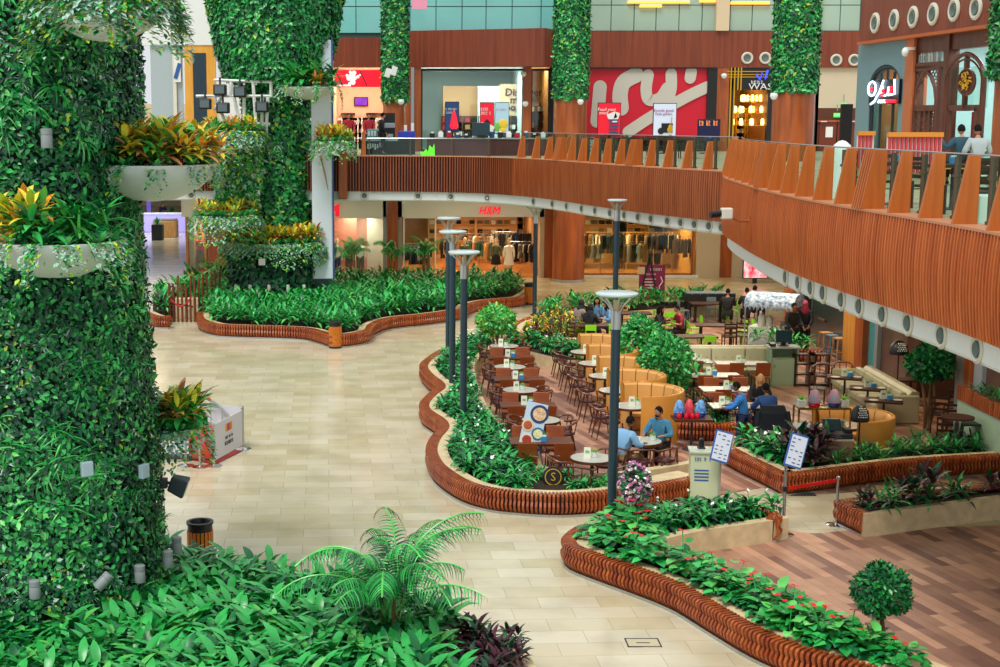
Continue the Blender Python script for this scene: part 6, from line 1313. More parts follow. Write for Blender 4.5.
# --- table with the red and blue patterned lamps
p=P(692,418,.76); at(TDS,p.x,p.y,0,'brown side table with red and blue patterned lamps beside the round planter').scale=(.95,.8,1)
LBLUE=mat('lamp_blue_pattern','#2A48B8',.4,col2='#7EC0E0',scale=14); LRED=mat('lamp_red_glass','#D01428',.2)
def carry_lamp(p,lab,base,shade,s=1.0):
    t=thing('table_lamp',lab,'lamp',p); mb=MB(); mb.lathe([(.001,0),(.1*s,0),(.115*s,.03),(.1*s,.09),(.07*s,.11)],14); mb.build('base',base,t,smooth=True); mb=MB(); mb.lathe([(.13*s,.10),(.125*s,.16),(.07*s,.36),(.03*s,.39),(.001,.395)],14); mb.build('lamp_shade',shade,t,smooth=True); mb=MB(); mb.tube([(-.04*s,0,.37),(-.03*s,0,.46),(.03*s,0,.46),(.04*s,0,.37)],.008,5); mb.build('handle',BRASS,t)
z=.76+DZ
for dx,dy,l in ((-.28,.12,'blue patterned table lamp, left of the pair beside the near tan booth'),(.22,.12,'blue patterned table lamp, right of the pair beside the near tan booth')): carry_lamp((p.x+dx,p.y+dy,z),l,mat('lamp_base_blue','#1E3A98',.3),LBLUE,1.05)
carry_lamp((p.x-.03,p.y+.2,z),'red table lamp between two blue patterned lamps',LRED,mat('lamp_red_pattern','#B81830',.4,col2='#E05060',scale=14),.95)
for k,(dx,dy) in enumerate(((-.32,-.12),(-.16,-.14),(-.02,-.12),(.1,-.1),(-.1,-.02))):
    t=thing('glass_jar',('leftmost','second from left','middle','rightmost','rear')[k]+' red glass jar before the blue patterned lamps','jar',(p.x+dx,p.y+dy,z)); mb=MB(); mb.lathe([(.001,0),(.05,0),(.062,.03),(.05,.1),(.04,.11)],12); mb.build('jar_body',LRED,t,smooth=True); mb=MB(); mb.lathe([(.042,.11),(.042,.125),(.015,.14),(.018,.16),(.001,.165)],12); mb.build('lid',LRED,t,smooth=True)
# --- diagonal cream sofa with dark tables at the right
sofa(Vector((12.72,36.6,0)),3.8,-PI/2-.02,'long cream buttoned sofa running diagonally along the right wall',5,.82).scale=(1,1.2,1)
for i,(u,v,l) in enumerate(((845,377,'farthest'),(868,388,'middle'),(884,400,'nearest'))):
    p=P(u,v,.76); at(TDS,p.x,p.y,-.35,'dark table, '+l+' of three before the diagonal cream sofa'); w='the '+l+' dark table before the diagonal sofa'; POT.put((p.x+.15,p.y+.1,.76+DZ),0,'small potted grass on '+w); BLUE.put((p.x+.12,p.y-.06,.76+DZ),0,'blue napkin box on '+w); CARD.put((p.x+.0,p.y+.08,.76+DZ),.2,'white menu card on '+w)
    for dx in (-.3,.3): t=thing('plate','pale plate at the '+('left' if dx<0 else 'right')+' of '+w,'plate',(p.x+dx,p.y-.12,.76+DZ)); mb=MB(); mb.lathe([(.001,.005),(.08,.005),(.12,.02),(.115,.022),(.08,.012),(.001,.012)],16); mb.build('plate_body',OFFW,t,smooth=True)
    at(CHD,p.x-.75,p.y-.05,PI/2-.3,'dark wooden chair before the '+l+' dark table by the diagonal sofa')
for u,v,l in ((822,382,'left'),(842,380,'right')): q=P(u,v+10,0); at(CHW,q.x,q.y,-.3,'dark curved-back chair near the bar stools, '+l+' of two')
# --- round booth at the right, brass trolley and cash desk
q=P(873,470,0); booth(Vector((q.x-.15,q.y+1.2,0)),'single tan half-round booth by the diagonal sofa at the right',.95,1.0,-PI*.55,PI*.75,0,9)
p=Vector((q.x-.35,q.y+1.1,0)); at(TR,p.x,p.y,0,'round table inside the single tan booth at the right'); POT.put((p.x-.05,p.y-.1,.76+DZ),0,'small potted grass on the table in the single right booth')
q=P(827,466,0); t=thing('brass_trolley','brass framed serving trolley with shelves of plates by the cash desk','trolley',(q.x,q.y+.55,DZ)); W_,D_,Hh=1.15,.42,1.22
for x in(-1,1):
    for y in(-1,1): mb=MB(); mb.box((x*W_/2,y*D_/2,Hh/2),(.035,.035,Hh)); mb.build('leg',BRASS,t)
for z in (Hh,.78,.35):
    mb=MB(); mb.box((0,0,z-.02),(W_,D_,.025)); mb.build('shelf_board',mat('trolley_shelf','#D8CFAE',.3) if z<1 else mat('trolley_top','#8A6A3A',.3),t); mb=MB()
    for y in(-1,1): mb.box((0,y*D_/2,z),(W_,.03,.03))
    mb.build('shelf_rail',BRASS,t)
tx,ty=q.x,q.y+.55
LTEAL=mat('lamp_teal_pattern','#3AA8A8',.4,col2='#D86A9A',scale=12)
carry_lamp((tx-.18,ty,Hh+DZ),'teal and pink patterned lamp with red base on the brass trolley',LRED,LTEAL,1.15); carry_lamp((tx+.26,ty,Hh+DZ),'teal and pink patterned lamp with blue base on the brass trolley',mat('lamp_base_blue','#1E3A98',.3),LTEAL,1.15)
for dx,l in ((-.47,'left'),(.49,'right')): POT.put((tx+dx,ty,Hh+DZ),0,'potted grass at the '+l+' end of the brass trolley top',None,1.6)
for k,(dx,m_,n,r_) in enumerate(((.2,mat('plate_blue','#6A8CA0',.3),7,.11),(.42,OFFW,6,.11))):
    for j in range(n): t=thing('plate',('grey-blue','white')[k]+' plate in the stack on the middle trolley shelf, '+('bottom','second','third','fourth','fifth','sixth','top')[j if j<n-1 else 6]+' one','plate',(tx+dx,ty,.775+DZ+.024*j)); mb=MB(); mb.lathe([(.001,0),(r_*.6,0),(r_,.02),(r_-.005,.024),(r_*.6,.008),(.001,.008)],16); mb.build('plate_body',m_,t,smooth=True)
for k,dx in enumerate((-.05,-.16,-.26)): t=thing('napkin_pile','white napkin pile on the middle trolley shelf, '+('right','middle','left')[k]+' of three','napkins',(tx+dx,ty-.08,.775+DZ)); mb=MB(); mb.box((0,0,.03),(.09,.14,.06)); mb.build('napkins',WHITE,t,bevel=.01)
for k,dx in enumerate((-.38,-.47)): t=thing('cup','white cup on the middle trolley shelf, '+('right','left')[k]+' of the pair at the left end','cup',(tx+dx,ty+.05,.775+DZ)); mb=MB(); mb.lathe([(.001,0),(.035,0),(.05,.1),(.046,.1),(.03,.01)],12); mb.build('cup_body',WHITE,t,smooth=True); mb=MB(); mb.tube([(.045,0,.08),(.08,0,.07),(.08,0,.03),(.04,0,.025)],.008,5); mb.build('handle',WHITE,t)
q=P(834,479,0); t=thing('cash_desk','pinkish beige cash desk behind the V-shaped bed','desk',(q.x,q.y+.45,DZ)); t.scale=(.85,.85,.85); mb=MB(); mb.box((0,0,.45),(1.05,.6,.9)); mb.build('desk_body',mat('desk_beige','#B98E74',.5),t,bevel=.01); mb=MB(); mb.box((0,0,.915),(1.1,.64,.035)); mb.build('worktop',mat('desk_top','#C8C4B4',.3),t)
t=thing('cash_register','dark cash register with tilted screen on the beige cash desk','cash register',(q.x+.1,q.y+.45,.79+DZ)); mb=MB(); mb.box((.1,-.02,.06),(.5,.34,.12)); mb.build('drawer_base',DARKST,t,bevel=.01); mb=MB(); mb.box((-.05,.05,.27),(.4,.05,.28),rx=-.6); mb.build('screen',mat('screen_dark','#1E3A44',.2),t,bevel=.01); mb=MB(); mb.box((-.02,.06,.16),(.1,.1,.16)); mb.build('stand',BLACK,t); mb=MB(); mb.box((.28,-.02,.16),(.16,.2,.1)); mb.build('printer',BLACK,t,bevel=.01)
q=P(806,472,0); t=thing('menu_stand','white menu board leaning on the left side of the cash desk','board',(q.x,q.y+.5,DZ)); mb=MB(); mb.box((0,0,.75),(.35,.02,.45),rx=-.3); mb.build('board',WHITE,t); mb=MB(); mb.tube([(0,.05,0),(0,.05,.7)],.02,6); mb.cyl((0,.05,0),.16,.02,12); mb.build('stand',STEEL,t)
def dome_lamp(u,v,vb,lab,r=.2,Y=None):
    p=P(u,vb,0); c=Q(u,v,p.y); t=thing('floor_lamp',lab,'lamp',(c.x,p.y,DZ)); h=c.z; mb=MB(); mb.lathe([(r,h-.12),(r*1.02,h-.06),(r*.85,h+.12),(r*.45,h+.22),(.03,h+.25),(.001,h+.25)],20,cap=False); mb.build('lamp_shade',mat('shade_black','#101214',.35),t,smooth=True); mb=MB()
    for k in range(5):
        for j in range(5): 
            a=-PI/2+(j-2)*.22+(k%2)*.11; z=h+.0+.045*k; rr=r*(1.0-.07*k)+.012; mb.ball((rr*math.cos(a),rr*math.sin(a),z),.07*r,6,4)
    mb.build('white_dots',WHITE,t); mb=MB(); mb.cyl((0,0,.02),.018,h+.1,8); mb.build('pole',BLACK,t); mb=MB(); mb.cyl((0,0,0),.2,.025,16); mb.build('base',BLACK,t)
dome_lamp(860,416,470,'black dome floor lamp with white net pattern beside the single right booth'); dome_lamp(899,350,408,'black dome floor lamp with white net pattern behind the diagonal sofa',.25)
# --- pale green service cabinet with monitor
q=P(784,387,0); t=thing('service_cabinet','pale green service cabinet with a dark monitor beside the cream sofa','cabinet',(q.x,q.y+.3,DZ)); mb=MB(); 
for x in(-1,1): mb.box((x*.38,0,.55),(.04,.5,1.1))
mb.box((0,.23,.55),(.76,.03,1.1)); mb.box((0,0,.03),(.76,.5,.06)); mb.box((0,0,.8),(.76,.5,.03)); mb.build('cabinet_body',mat('sage_green','#93AE90',.5),t); mb=MB(); mb.box((0,-.24,.42),(.7,.03,.72)); d=mb.build('door',mat('sage_green2','#9DB89A',.5),t,bevel=.01); mb=MB(); mb.box((-.28,-.265,.6),(.03,.03,.12)); mb.build('handle',STEEL,d); mb=MB(); mb.box((0,0,1.12),(.9,.56,.04)); mb.build('worktop',mat('cab_top','#A9B4B0',.3),t)
t=thing('monitor','dark point-of-sale monitor on the pale green cabinet','monitor',(q.x+.02,q.y+.3,1.14+DZ)); mb=MB(); mb.box((0,0,.28),(.46,.05,.36),rx=-.15); mb.build('screen',mat('screen_dark','#1E3A44',.2),t,bevel=.01); mb=MB(); mb.box((0,.05,.06),(.12,.12,.12)); mb.box((0,.05,.01),(.3,.22,.02)); mb.build('stand',BLACK,t)
t=thing('card_reader','small dark card reader left of the monitor on the pale green cabinet','card reader',(q.x-.32,q.y+.25,1.14+DZ)); mb=MB(); mb.box((0,0,.05),(.16,.2,.1),rx=.2); mb.build('reader_body',BLACK,t,bevel=.01)
for k,u in enumerate((806,820)):
    q=P(u,388,0); t=thing('wine_rack','dark wooden lattice screen right of the pale green cabinet, '+('left','right')[k]+' of two','screen',(q.x,q.y+.3,DZ)); mb=MB(); 
    for x in(-1,1): mb.box((x*.28,0,.47),(.05,.3,.94))
    for z in (.05,.35,.65,.92): mb.box((0,0,z),(.55,.28,.04))
    mb.build('rack_frame',MATS['dark_chair_wood'],t)
# striped barrier and shrubs before the cart
q0=P(758,362,0); q1=P(818,366,0); t=thing('planter_box','low red slatted planter with leafy plants before the awning cart','planter'); path=[(q0.x,q0.y),((q0.x+q1.x)/2,q0.y-.15),(q1.x,q1.y)]; bench(t,path,.11,.06,kerb=False); soil(t,[(q0.x,q0.y+.3),(q1.x,q1.y+.3),(q1.x,q1.y+1.3),(q0.x,q0.y+1.3)],.36)
scatter(LEAFYB,fill([(q0.x,q0.y+.2),(q1.x,q1.y+.2),(q1.x,q1.y+1.2),(q0.x,q0.y+1.2)],.55,.1,.3,15),.35,'leafy green plant in the low planter before the awning cart','plants before the awning cart',.5,.62)
# --- awning cart
q=P(777,356,0); t=thing('food_cart','white food cart under a rounded blue patterned awning','cart',(q.x,q.y+.6,DZ),-.55); t.scale=(.8,.8,.8); L_=2.0
mb=MB(); mb.box((-.45,-.05,.55),(.9,.9,1.1)); mb.box((.55,0,.5),(.8,.9,.9)); mb.build('cart_body',mat('cart_white','#D8DEDC',.4),t,bevel=.02)
mb=MB(); mb.lathe([(.14,.0),(.17,.0),(.17,.02),(.14,.02)],14,M=Matrix.Translation((-.65,-.51,.7))@Matrix.Rotation(PI/2,4,'X'),cap=False); mb.build('painted_ring',mat('cart_blue','#3A7AA8',.4),t)
AW=mat('awning_pattern','#C9D8E4',.6,col2='#3E5E86',scale=7); mb=MB(); n=14; vs=[];fs=[]
for x in (-1.0,1.05):
    for i in range(n+1):
        a=PI*i/n; 
        for rr in (0,-.03): vs.append((x,-(.85+rr)*math.cos(a),1.98+(.52+rr)*math.sin(a)))
m_=(n+1)*2
for i in range(n): o=i*2; fs+= [(o,o+2,m_+o+2,m_+o),(o+1,m_+o+1,m_+o+3,o+3),(o,o+1,o+3,o+2),(m_+o,m_+o+2,m_+o+3,m_+o+1)]
fs.append(tuple(range(0,m_,2))); fs.append(tuple(m_+i for i in range(m_-2,-1,-2)))
mb.add(vs,fs)
for k in range(12): mb.prism([(-1.0+k*.171,-.0),(-1.0+(k+1)*.171,0),(-1.0+(k+.5)*.171,-.16)],-.01,.01,M=Matrix.Translation((0,-.85,1.99))@Matrix.Rotation(PI/2,4,'X'))
mb.build('awning',AW,t)
for x in(-.95,1.0):
    for y in(-.78,.78): mb=MB(); mb.cyl((x,y,0),.03,2.0,8); mb.build('post',STEEL,t)
mb=MB(); mb.box((.5,-.1,1.0),(.7,.7,.08)); mb.build('worktop',STEEL,t)
for k,(dx,s) in enumerate(((-.5,.3),(-.2,.22))): o=thing('jar',('tall pale','short pale')[k]+' container on the awning cart','jar',(q.x+dx*.8,q.y+.55,.88+DZ)); mb=MB(); mb.lathe([(.001,0),(.12,0),(.13,s),(.08,s+.1),(.001,s+.12)],12); mb.build('jar_body',OFFW,o,smooth=True); mb=MB(); mb.cyl((0,0,s+.11),.05,.04,10); mb.build('lid',STEEL,o)
o=thing('checked_tray','black and white checked tray on the awning cart front','tray',(q.x+.42,q.y+.45,.84+DZ)); mb=MB(); mb.box((0,0,.1),(.5,.05,.25),rx=-.5); mb.build('tray_body',mat('checker','#F0F0F0',.4,col2='#101010',scale=9),o); mb=MB(); mb.box((0,.1,.04),(.3,.2,.08)); mb.build('stand',BLACK,o)
# --- back of the cafe: dark tables, lime chairs, football table, easel
def dset(u,v,rz,lab,chairs,w=1.0):
    p=P(u,v,.75); at(TD,p.x,p.y,rz,'dark wooden table '+lab).scale=(w,1,1)
    for kind,dx,dy,r_,l in chairs: at(kind,p.x+dx,p.y+dy,r_,l+' at the dark table '+lab)
    return p
T1=dset(592,325,0,'before the women with headscarves',((CHG,-.15,-.62,PI,'lime green chair in front'),(CHG,.75,-.5,PI*.8,'second lime green chair'),(CHD,-.85,.1,PI/2,'brown wooden chair left'),(CHD,-.62,-.45,PI*.7,'brown wooden chair front left')),1.25)
T2=dset(634,313,0,'behind the near lamp head',((CHG,.55,.0,-PI/2,'lime green chair right'),(CHLW,-.3,.6,0,'light wooden chair behind')))
T3=dset(668,319,0,'of the man in a maroon shirt',((CHG,.25,.62,.2,'lime green chair behind'),(CHG,.95,-.1,-PI/2,'lime green chair right'),(CHS,.25,-.62,PI,'steel blue chair in front'),(CHG,.05,-1.0,PI,'lime green chair front')))
T4=dset(696,336,0.1,'nearest the cream sofa, left of two',((CHG,.35,-.6,PI*.9,'lime green chair in front'),(CHD,-.8,-.1,PI/2,'dark chair left')),1.05)
T5=dset(716,325,-.15,'behind the cream sofa at right',((CHG,-.75,.05,PI/2,'lime green chair left'),(CHG,.9,.2,-PI/2,'lime green chair right'),(CHD,.3,-.65,PI,'dark wooden chair front'),(CHD,.85,-.5,PI*.8,'dark wooden chair front right'),(CHG,1.2,.55,-PI/2,'tall lime green chair far right')),1.15)
T6=dset(708,303,0,'at the far back with a grey chair',((CHS,-.9,.1,PI/2,'steel blue chair left'),(CHS,.3,.62,0,'steel blue chair behind'),(CHG,.95,-.05,-PI/2,'lime green chair right')),1.1)
T7=dset(735,300,0,'before two dark-clad people',((CHG,-.5,-.6,PI,'lime green chair in front'),(CHLW,.9,-.4,-PI/2,'light wooden chair right'),(CHLW,1.1,.3,-PI/2,'second light wooden chair right')))
q=P(718,325,0); q=P(708,318,0); t=thing('football_table','long black table with blue inset behind the cream sofa','games table',(q.x,q.y,DZ)); mb=MB(); mb.box((0,0,.82),(1.9,.8,.34)); mb.build('table_body',BLACK,t,bevel=.02); mb=MB(); mb.box((0,0,.995),(1.75,.66,.012)); mb.build('playfield',mat('field_blue','#3A6A90',.4,col2='#9AB8C8',scale=10),t)
for x in(-1,1):
    for y in(-1,1): mb=MB(); mb.box((x*.8,y*.3,.33),(.12,.12,.66)); mb.build('leg',BLACK,t)
mb=MB()
for k in range(6): mb.tube([(-.75+k*.3,-.55,.96),(-.75+k*.3,.55,.96)],.012,5)
mb.build('rods',CHROME,t)
q=P(648,309,0); t=thing('easel_sign','maroon sign board on a black easel behind the bushy trees','sign',(q.x,q.y,DZ)); mb=MB()
for a,b in (((-.45,0,0),(0,0,2.1)),((.45,0,0),(.02,0,2.1)),((0,.7,0),(0,.05,2.0))): mb.tube([a,b],.03,6)
mb.build('easel',BLACK,t); mb=MB(); mb.box((.15,.12,1.05),(1.05,.04,1.45)); mb.build('sign_board',mat('maroon','#8A1048',.5),t); marks(8,.5,.1,WHITE,t,(.3,.09,1.6),seed=31); marks(7,.4,.07,WHITE,t,(.1,.09,1.4),seed=32); mb=MB()
for k in range(4): mb.box((.05,.095,1.2-k*.12),(.5-.07*k,.01,.03))
mb.tube([(.5,.09,.5),(.45,.09,.9),(.58,.09,1.1),(.5,.09,1.3)],.025,5); mb.build('printed_lines',WHITE,t); mb=MB(); mb.box((-.3,.1,1.55),(.3,.02,.3)); mb.build('printed_heart',mat('tan_print','#D8B088',.6),t)
# --- bar stools before the high dark table
q=P(845,355,0); t=thing('high_table','high dark bar table by the dark wall behind the stools','table',(q.x+.4,q.y+1.0,DZ)); mb=MB(); mb.box((0,0,1.02),(1.9,.7,.06)); mb.build('tabletop',TDARK,t)
for x in(-.75,.75): mb=MB(); mb.box((x,0,.5),(.1,.5,1.0)); mb.build('leg',BLACK,t)
for k,(kind,u,v,l) in enumerate(((STW,822,352,'light wooden bar stool, left'),(STB,829,355,'blue bar stool between two wooden ones'),(STW,836,358,'light wooden bar stool, right'),(STG,848,358,'lime green bar stool at the right of the stools'),(STG,832,346,'lime green bar stool behind the wooden stools'))): q=P(u+5,v+5,0); at(kind,q.x,q.y+.2,.2,l)
# right side behind the sofa: wooden tables and stools, steel legged table
for u,v,l in ((925,386,'nearer'),(948,384,'farther')): q=P(u,v,.76); at(TDS,q.x,q.y+1.0,0,'brown table behind the round tree at the right, '+l+' one')
for k,(u,v) in enumerate(((938,432),(950,440),(944,455),(955,425))): q=P(u,v,0); at(CHD,q.x,q.y,PI*.9,'dark wooden chair at the right behind the planted bed, '+('first','second','third','fourth')[k]+' from left')
q=P(955,462,0); t=thing('bistro_table','small round table on bright steel legs at the right behind the planted bed','table',(q.x,q.y,DZ)); mb=MB(); mb.cyl((0,0,1.0),.36,.035,20); mb.build('tabletop',TDARK,t)
for a in (.3,1.9,3.4,5.0): mb=MB(); mb.tube([(.1*math.cos(a),.1*math.sin(a),1.0),(.05*math.cos(a),.05*math.sin(a),.55),(.28*math.cos(a),.28*math.sin(a),0)],.02,6); mb.build('leg',CHROME,t)
# ================================================================ STREET FURNITURE AND SIGNS
def lamp_post(u,v,vtop,lab,Y=None,z0=.0,s=.58):
    p=P(u,v,z0) if Y is None else Vector((*Q(u,vtop,Y).xy,0)); h=Q(u,vtop,p.y).z; t=thing('lamp_post',lab,'lamp post',(p.x,p.y,0)); mb=MB(); mb.cyl((0,0,0),.085,h-.62,16); mb.build('pole',mat('pole_slate','#2F4652',.35,.4),t,smooth=True)
    mb=MB(); mb.cyl((0,0,h-.64),.095,.34,16); mb.build('collar',STEEL,t,smooth=True); mb=MB()
    for k in range(8): a=2*PI*k/8; mb.tube([(.08*math.cos(a),.08*math.sin(a),h-.33),(.2*s*1.3*math.cos(a),.2*s*1.3*math.sin(a),h-.2),(.52*s*math.cos(a),.52*s*math.sin(a),h-.05)],.014,5)
    mb.build('bracket_ribs',STEEL,t); mb=MB(); mb.lathe([(.001,h-.04),(.6*s,h-.04),(.66*s,h-.015),(.66*s,h+.01),(.6*s,h+.025),(.001,h+.03)],32); mb.build('disc_head',mat('lamp_disc','#C4D6D6',.25),t,smooth=True)
    mb=MB(); mb.cyl((0,0,h-.33),.06,.22,12); mb.build('lamp_glass',mat('lamp_glass_warm','#D8C49A',.2),t,smooth=True)
lamp_post(611,540,293.5,'tall dark lamp post with a white disc head in the front right bed'); lamp_post(463,436,252,'dark lamp post with a white disc head, nearest of three in the wavy bed'); lamp_post(452,398,231.5,'dark lamp post with a white disc head, middle of three in the wavy bed'); lamp_post(448,353,218,'dark lamp post with a white disc head, farthest of three in the wavy bed')
lamp_post(536,312,207,'dark lamp post with a white disc head at the right end of the oval bed',55); lamp_post(617.5,292,200,'dark lamp post with a white disc head far back behind the near lamp',43,s=.46)
def litter_bin(u,v,lab,Y=None,yo=.25,s=1.0):
    p=P(u,v); t=thing('litter_bin',lab,'litter bin',(p.x,p.y+yo,0)); mb=MB(); r=.30; h=.78
    for k in range(20): a=2*PI*k/20; mb.box((r*math.cos(a),r*math.sin(a),.05+h/2),(.03,.07,h-.05),a)
    mb.build('slats',mat('bin_slat','#D07A22',.4),t); mb=MB(); mb.cyl((0,0,.03),r-.03,h-.05,20); mb.build('liner',BLACK,t); mb=MB(); mb.cyl((0,0,0),r+.02,.05,20); mb.build('base',DARKST,t); mb=MB(); mb.lathe([(r,h),(r,h+.14),(r+.03,h+.15),(r+.03,h+.19),(r-.05,h+.19),(r-.08,h+.12),(.001,h+.12)],22); mb.build('lid',BLACK,t,smooth=True)
    t.scale=(s*.7,s*.7,s*.92)
litter_bin(335,349,'orange slatted litter bin with a black lid before the oval bed'); litter_bin(530,305,'orange slatted litter bin at the right tip of the oval bed'); litter_bin(201,572,'orange slatted litter bin with black lid beside the front column',yo=.0)
def stanchion(p,lab,h=.95):
    t=thing('barrier_post',lab,'barrier post',(p.x,p.y,0)); mb=MB(); mb.lathe([(.001,0),(.19,0),(.19,.012),(.06,.035),(.03,.05)],20); mb.build('base',CHROME,t,smooth=True); mb=MB(); mb.cyl((0,0,.03),.026,h-.05,10); mb.lathe([(.026,h-.06),(.04,h-.05),(.04,h-.01),(.02,h),(.001,h)],12); mb.build('pole',STEEL,t,smooth=True); return t
# menu board post and barrier post with the red ribbon
p1=P(783,535); t=thing('menu_board_stand','steel post with a blue-edged tilted menu board before the corner of the V-shaped bed','menu board',(p1.x,p1.y,0)); mb=MB(); mb.lathe([(.001,0),(.2,0),(.2,.012),(.06,.035),(.03,.05)],20); mb.build('base',CHROME,t,smooth=True); mb=MB(); mb.cyl((0,0,.03),.03,1.38,10); mb.build('pole',STEEL,t)
def menu_face(t,c,w,h,M,blue=True,lines=True):
    mb=MB(); mb.box((0,0,0),(w,.04,h),M=M); mb.build('board_frame',mat('board_blue','#2E62B4',.4),t); mb=MB(); mb.box((0,-.022,0),(w*.88,.012,h*.9),M=M); mb.build('menu_sheet',mat('menu_pale','#D9E2F2',.5),t); mb=MB(); r=random.Random(int(c*100))
    for i in range(7):
        for j in range(3):
            if r.random()<.7: mb.box((-w*.3+j*w*.29,-.03,-h*.37+i*h*.12),(w*.2*r.uniform(.5,1),.006,h*.03),M=M)
    mb.build('printed_lines',mat('ink_blue','#3A4A7A',.6),t)
menu_face(t,1.1,.33,.62,Matrix.Translation((.17,-.02,1.6))@Matrix.Rotation(.30,4,'Y')@Matrix.Rotation(-.25,4,'X'))
p2=P(836,525); stanchion(p2,'steel barrier post with red ribbon before the straight stone bed'); p3=P(800,497)
rb=thing('red_ribbon','red belt between the menu board post and the barrier post','ribbon'); d=(p2-p1).xy; mb=MB(); rz=math.atan2(d.y,d.x); mb.box(((p1.x+p2.x)/2,(p1.y+p2.y)/2,.88),(d.length-.06,.012,.06),rz); mb.build('belt',mat('belt_red','#E01018',.5),rb); mb=MB(); mb.box((p1.x,p1.y,.88),(.08,.08,.09)); mb.build('belt_clip',BLACK,rb)
mb=MB(); mb.prism([(-.35,-.16),(.35,-.16),(.35,.16),(-.35,.16)],0,.02); q=P(797,494); tag(mb.build('floor_plate',DGREY,loc=(q.x,q.y,0)),'dark floor plate at the corner of the V-shaped bed','floor plate')
# host desk with menu board
q=P(708,504); t=thing('host_desk','pale green host desk with blue lettering at the cafe entrance','desk',(q.x-.02,q.y+.35,DZ),-.12); t.scale=(.95,.95,.9); mb=MB(); mb.box((0,0,.55),(.62,.5,1.1)); mb.build('desk_body',mat('desk_green','#C9D2AE',.5),t,bevel=.015); mb=MB(); mb.box((0,0,1.12),(.68,.56,.05)); mb.build('worktop',mat('desk_worktop','#B9C4B0',.4),t,bevel=.01); mb=MB(); mb.box((0,-.02,.03),(.66,.54,.06)); mb.build('plinth',DGREY,t)
mat('ink_navy','#1E5AA8',.5); marks(7,.34,.09,MATS['ink_navy'],t,(-.06,-.262,.98),seed=20); mb=MB()
for k in range(4):
    mb.box((-.08,-.256,.72-.075*k),(.3,.006,.03))
mb.build('printed_lines',MATS['ink_navy'],t)
t=thing('menu_board','blue-edged tilted menu board leaning at the host desk','menu board',(q.x+.2,q.y-.1,DZ)); menu_face(t,2.2,.36,.62,Matrix.Translation((.0,-.05,1.2))@Matrix.Rotation(.28,4,'Y')@Matrix.Rotation(-.3,4,'X')); mb=MB(); mb.tube([(.0,.06,0),(.0,.02,1.18)],.025,8); mb.cyl((0,.06,0),.18,.02,16); mb.build('stand',STEEL,t)
q=P(708,504); t=thing('phone','dark telephone on the host desk top','phone',(q.x-.08,q.y+.42,1.03+DZ)); mb=MB(); mb.box((0,0,.1),(.1,.1,.2)); mb.build('handset',BLACK,t,bevel=.02); mb=MB(); mb.box((0,0,.015),(.14,.16,.03)); mb.build('base',DGREY,t)
# tall food banner and round S sign by the wavy bed
q=P(529,478,0); t=thing('food_banner','tall tilted blue and white banner with pictures of dishes by the wavy bed','banner',(q.x+.06,q.y+.15,DZ)); M=Matrix.Translation((.0,0,.95))@Matrix.Rotation(.22,4,'Y')@Matrix.Rotation(-.22,4,'X')
mb=MB(); mb.box((0,0,0),(.46,.02,1.3),M=M); mb.build('banner_board',mat('banner_pale','#BFD4E8',.5),t); mb=MB(); mb.box((0,-.012,-.48),(.46,.01,.34),M=M); mb.build('blue_field',mat('banner_blue','#1C4C9E',.5),t)
for (x,z,r_,m1,m2) in ((.08,.42,.2,'#1E3E70','#E0B890'),(-.12,.14,.13,'#E8C8A0','#B05A3A'),(.13,.0,.14,'#2A6A8A','#D8D8A0'),(-.08,-.17,.14,'#E8DCC0','#A83A2A')):
    for k,(rr,mm,dd) in enumerate(((r_,m1,-.014),(r_*.72,m2,-.02))): mb=MB(); mb.lathe([(.001,0),(rr,0),(rr,.006),(.001,.006)],18,M=M@Matrix.Translation((x,dd,z))@Matrix.Rotation(PI/2,4,'X')); mb.build('dish_picture',mat('dish_'+mm,mm,.5,var=.3 if k else 0,scale=22),t)
for n_,w_,h_,z in ((8,.2,.04,-.38),(12,.32,.05,-.47),(14,.24,.025,-.55)): marks(n_,w_,h_,WHITE,t,(0,0,0),seed=n_,M=M@Matrix.Translation((0,-.03,z))@Matrix.Rotation(PI/2,4,'X'))
mb=MB(); mb.tube([(.16,.35,0),(.1,.1,1.2)],.018,6); mb.tube([(-.3,.3,0),(-.1,.08,.6)],.018,6); mb.tube([(.28,-.15,0),(.18,.02,.6)],.018,6); mb.build('stand',STEEL,t)
q=Q(553,477,27.5); zs_=q.z-.34; t=thing('round_sign','round black sign with a gold letter S by the wavy bed','sign',(q.x,q.y,zs_)); M=Matrix.Translation((0,0,.34))@Matrix.Rotation(PI/2-.2,4,'X'); mb=MB(); mb.lathe([(.001,-.02),(.2,-.02),(.215,0),(.2,.02),(.001,.02)],28,M=M); mb.build('sign_disc',BLACK,t,smooth=True); mb=MB(); mb.lathe([(.15,.02),(.17,.02),(.17,.028),(.15,.028)],28,M=M,cap=False); mb.build('gold_ring',GOLD,t); text('S',.24,GOLD,t,(0,-.035,.345),rot=(PI/2-.2,0,0)); mb=MB(); mb.tube([(0,.02,.15),(0,.02,0)],.02,6); mb.box((0,.02,.01),(.3,.25,.02)); mb.build('stand',BLACK,t)
